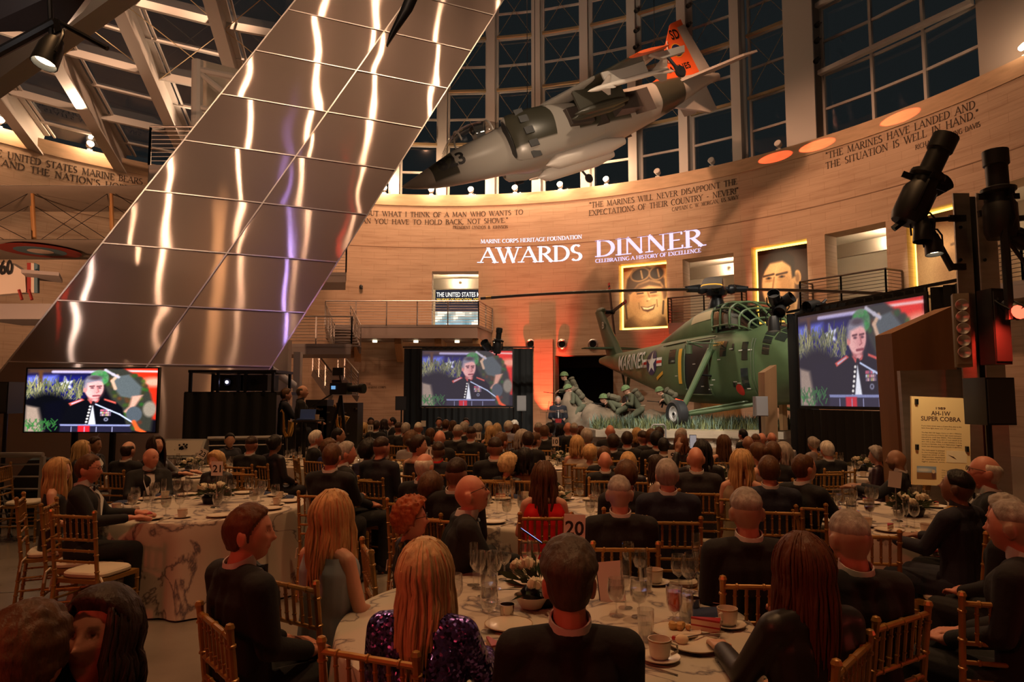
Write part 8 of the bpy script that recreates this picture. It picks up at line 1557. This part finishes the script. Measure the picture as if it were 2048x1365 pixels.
G_(1252, 918, 5.7, 'M full br r suit', 'man with thick brown hair behind shaved grey head', 6, col=BK); G_(1256, 903, 7.2, 'F bob bl f sleeves', 'blonde woman with smooth bob behind the brown-haired man', 6, col=(.02, .018, .03)); G_(1312, 909, 6.7, 'F bob db t sleeves', 'woman with dark bob and glasses looking left', -75, col=(.38, .26, .22), glasses=1); G_(1333, 916, 5.0, 'M short gr f suit', 'grey-haired man in navy suit facing away, right of centre', 4, col=NV); G_(1391, 894, 6.4, 'M bald gr r suit', 'broad bald man in a grey suit facing away', 8, col=GY)
G_(1226, 867, 9.5, 'M full db r suit', 'man with dark tousled hair below the platform steps', 14, col=BK); G_(1254, 862, 9.6, 'M short db r suit', 'dark-haired man in white collar beneath the steps', 14, col=BK); G_(1285, 861, 10.0, 'M fade db r suit', 'man leaning left beneath the platform steps', -25, col=BK); G_(1327, 875, 8.9, 'M short bk t suit', 'black-haired man left of the card numbered 9', 10, col=BK); G_(1362, 868, 9.3, 'F bob au f sleeves', 'auburn-haired woman beneath the main wheel', 14, col=(.014, .012, .014)); G_(1404, 879, 7.4, 'F long bk d sleeves', 'woman with long black hair raising a phone', 5, col=(.012, .012, .014), arm=('raise', 'lap'), hpit=10)
G_(1483, 897, 6.0, 'F long bl f dress', 'woman with wavy golden hair in cream at right', 22, col=(.36, .28, .18), hyaw=12); G_(1515, 884, 7.4, 'F updo br f dress', 'woman with brown updo leaning left at right', -30, col=(.22, .14, .12)); G_(1537, 910, 5.4, 'M short br r suit', 'man with short brown hair and white collar at right', 12, col=NV); G_(1545, 882, 7.7, 'M short br r suit', 'brown-haired man behind the white-collared man at right', 20, col=BK); G_(1566, 883, 8.1, 'F bob gr f sleeves', 'grey-haired woman in a yellow jacket', 10, col=(.55, .36, .02))
G_(1447, 869, 9.3, 'F long br f dress', 'woman with long light-brown hair in black before the lit steps', 6, col=(.012, .011, .014)); G_(1485, 858, 12.3, 'M short bk r suit', 'dark-haired man beside flowers at the lit table', -35, col=BK); G_(1496, 872, 9.4, 'M bald db d suit', 'bald dark man in front of the narrow pylon, left', 10, col=BK); G_(1511, 868, 10.2, 'M buzz br r suit', 'man with brown shaved head before the narrow pylon', 12, col=BK); G_(1523, 866, 10.8, 'M bald br r suit', 'bald man just below the grey loudspeaker', 10, col=BK); G_(1543, 865, 11.2, 'M bald gr r suit', 'bald man at the left edge of the black drape', 5, col=BK)
# right side
G_(1609, 907, 5.55, 'M recede br r suit', 'ruddy man in profile resting his hand on the right table', 62, col=BK, arm='fwd', hpit=-12, hyaw=15, lean=8, curl=25); G_(1625, 873, 9.9, 'F updo gr f sleeves', 'woman with grey curled updo before the angled screen', -25, col=(.25, .20, .20)); G_(1653, 881, 8.2, 'M short wh r suit', 'white-haired man facing away before the angled screen', -4, col=BK); G_(1751, 893, 9.0, 'F perm gr f sleeves', 'woman with grey perm at the table by the drape', -48, col=(.03, .012, .02)); G_(1791, 900, 7.0, 'M bald db d suit', 'bald bearded man with folded hands before the text panel', -52, col=BK, beard=(.25, .2, .18), arm='fwd')
G_(1911, 940, 4.5, 'M fade bk d uniform', 'army officer with gold shoulder boards at the right table', -30, col=(.013, .014, .026), hpit=-14, hyaw=-12, arm='table'); G_(1966, 912, 5.2, 'M fringe wh r suit', 'old white-haired man with glasses at far right', -58, col=BK, glasses=1, hyaw=-12, hpit=-8); G_(2006, 985, 3.95, 'M full gr r suit', 'grey-haired man half hidden at the right edge', -30, col=BK); G_(2020, 1000, 3.0, 'M buzz gr r suit', 'heavy bald man with red-lit head at the right edge', -38, False, col=BK)
# lower left corner
G_(62, 1198, 1.62, 'M full br r suit', 'brown-haired man cut off in the lower left corner', 8, col=BK, hyaw=-6, ch=False); G_(205, 1172, 1.78, 'F bob db r sleeves', 'dark-haired woman facing the camera in the lower left', -168, col=(.012, .02, .016), hyaw=-12, hpit=-12, ch=False)
# rows far back
far = [(742, 835, 'M fade bk b suit', 'dark man facing the room near the lit stone wall', 165, BK), (728, 845, 'F long bl f sleeves', 'blonde woman from behind left of card 13', 5, (.03, .03, .03)), (753, 841, 'M short db r suit', 'dark-haired man right of card 13, back turned', 10, BK), (769, 838, 'F bob db f sleeves', 'brunette in profile near the lit stone wall', 60, (.02, .02, .02)), (784, 834, 'M recede bk r suit', 'man in glasses facing left near the hanging loudspeaker', -100, BK), (798, 844, 'M fade db r suit', 'man seen from behind below the dark loudspeaker', 15, BK), (812, 845, 'M short gr r suit', 'grey-haired man at the foot of the screen drape', 20, BK), (837, 845, 'M buzz wh r suit', 'white-haired man below the left drape of the centre screen', 8, BK), (861, 856, 'F bob br f sleeves', 'woman with brown hair below the centre screen', 5, (.03, .02, .02)),
 (880, 861, 'M bald gr r suit', 'bald man with pink head below the centre screen', 12, BK), (878, 835, 'M short bk r suit', 'dark-haired man facing the room below the centre screen', 170, BK), (892, 839, 'M short br r suit', 'brown-haired man below the middle of the centre screen', 15, BK), (906, 841, 'F bob br f sleeves', 'woman with brown bob under the centre screen', 10, (.03, .03, .03)), (916, 850, 'M buzz gr r suit', 'man with shaved grey head under the centre screen', 14, BK), (928, 843, 'M full gr r suit', 'man with full grey hair under the centre screen', 10, BK), (932, 836, 'M fade bk r suit', 'dark man facing the camera under the centre screen', 175, BK), (943, 853, 'M fade db r suit', 'broad dark-haired man left of card 11', 12, BK), (955, 847, 'F curly gr f sleeves', 'grey-haired woman behind card 11', 5, (.02, .02, .02)),
 (977, 842, 'M short wh r suit', 'white-haired man right of card 11', 8, BK), (981, 851, 'F long bl f dress', 'blonde woman with bare shoulders right of card 11', 5, (.02, .02, .02)), (994, 846, 'F bob lb f sleeves', 'fair-haired woman right of the centre screen skirt', 10, (.03, .02, .03)), (1017, 841, 'M full wh r suit', 'white-haired man in a pale jacket near the grey loudspeaker', 20, (.3, .3, .4)), (1029, 840, 'F perm wh f sleeves', 'white-haired woman beside the pale jacket', 10, (.3, .28, .3)), (1031, 848, 'F long br f sleeves', 'brunette in a white wrap near the grey loudspeaker', 6, (.4, .36, .32)), (1077, 845, 'M buzz gr r suit', 'man with cropped grey hair left of the lectern', 6, BK), (1089, 850, 'M short br r suit', 'brown-haired man left of the lectern foot', 8, BK), (1100, 845, 'F curly bk f sleeves', 'dark curly-haired woman at the lectern foot', 5, BK),
 (1121, 848, 'F bob bk f dress', 'black-haired woman in royal blue below the speaker', 5, (.012, .02, .09)), (1136, 845, 'M bald gr r suit', 'bald man below the speaker', 4, NV), (1148, 846, 'M buzz gr r suit', 'man with cropped hair right below the speaker', -4, BK), (1161, 852, 'F long au f sleeves', 'auburn long-haired woman below the tall rock', -4, (.03, .02, .02)), (1173, 856, 'M short gr r suit', 'grey-haired man below the broad rock', -10, (.2, .18, .16)), (1220, 850, 'M bald db r suit', 'bald man silhouetted before the pale platform wall', 0, BK), (1274, 855, 'F bob bl f sleeves', 'blonde woman silhouetted before the steps', 8, BK), (1302, 857, 'M short br r suit', 'brown-haired man before the pale platform, left of the hoop', 10, BK), (1313, 861, 'M full bk r suit', 'black-haired man under the steel hoop', 5, BK), (1318, 853, 'M short db r suit', 'dark-haired man inside the steel hoop', 30, BK), (1363, 856, 'M short gr r suit', 'grey-haired man in profile by the main wheel', 65, BK)]
for k, (u, v, sp, lab, yw, c) in enumerate(far): G_(u, v, 0, sp, lab, yw, col=c, seed=k)
# empty gold chairs seen between the people
for (u, v, D, yw, lab) in [(146, 1026, 4.85, 12, 'gold chair with white cushion standing empty in front of the left table'), (8, 930, 6.8, 75, 'gold chair cut by the left frame edge'), (480, 945, 7.9, 5, 'empty gold chair in front of the curly fair-haired woman'), (752, 955, 6.2, -5, 'empty gold chair with cushion behind the broad marine'), (1310, 1030, 4.75, -50, 'empty gold chair turned sideways right of the shaved grey head'), (1385, 1010, 4.9, -75, 'gold chair side-on behind the close grey haircut'), (1655, 945, 7.3, -6, 'gold chair back under the white-haired man by the drape'), (1600, 1010, 4.75, 20, 'gold chair with a blue jacket beside the right table'), (1735, 1065, 4.35, 10, 'dark gold chair behind the bald pink scalp'), (1806, 1228, 2.5, -32, 'large gold chair of the bald man in the lower right foreground'), (1708, 1300, 1.95, -48, 'gold chair of the auburn-haired woman cut by the bottom edge'), (2025, 1200, 2.3, 15, 'gold chair of the heavy bald man cut by the right edge'), (735, 1300, 1.95, 22, 'gold chair of the blonde in sequins cut by the bottom edge'), (428, 1235, 2.35, 50, 'gold chair seen edge-on under the brown-haired man in front'), (935, 900, 9.0, 0, 'empty gold chair right of the red-collared marine'), (1029, 880, 9.8, 0, 'small empty gold chair left of card 10'), (1305, 907, 7.6, 5, 'empty gold chair left of the card numbered 9')]:
    p = atz(u, v, .93); chair(p.x+.255*math.sin(R(yw)), p.y+.255*math.cos(R(yw)), -R(yw), lab)
# officer's shoulder boards, phone, steel hoop
off = [o for o in bpy.data.objects if o.get('label', '').startswith('army officer')][0]
for s_ in (-1, 1): mb = MB(); mb.box((s_*.135, -.0, 1.065), (.12, .05, .016), (0, R(16)*s_, 0)); mb.build('shoulder_board', mat('gold_braid', (.6, .32, .06), .4, .4), off)
ph = [o for o in bpy.data.objects if o.get('label', '').startswith('woman with long black hair')][0]; p = at(1386, 884, ph.location.y+.42); mb = MB(); mb.box((0, 0, 0), (.075, .008, .15)); o = tag(mb.build('phone', M_BLACK), 'phone held up by the black-haired woman', 'phone'); o.location = p; mb = MB(); mb.box((0, -.005, 0), (.068, .002, .14)); mb.build('screen', emat('phone_screen', (.35, .3, .3), .6), o)
bm_ = [o for o in bpy.data.objects if o.get('label', '').startswith('bald man in black glasses')][0]; mb = MB(); mb.box((0, 0, 0), (.075, .15, .008), (R(-35), 0, 0)); o = tag(mb.build('phone', M_BLACK), 'lit phone held by the bald man in glasses', 'phone'); o.location = bm_.matrix_basis @ Vector((0, .58, .90)); o.rotation_euler.z = bm_.rotation_euler.z; mb = MB(); mb.box((0, 0, .005), (.066, .14, .002), (R(-35), 0, 0)); mb.build('screen', emat('phone_glow', (.3, .4, .9), 1.2), o)
p = at(1317, 850, 15.8); mb = MB(); mb.tube([(-.16, 0, 0), (-.16, 0, p.z-.05), (-.12, 0, p.z), (.12, 0, p.z), (.16, 0, p.z-.05), (.16, 0, 0)], .022, 8); o = tag(mb.build('hoop_rail', M_GREYST), 'grey steel hoop rail at the foot of the steps', 'rail'); o.location = (p.x, 15.8, 0)
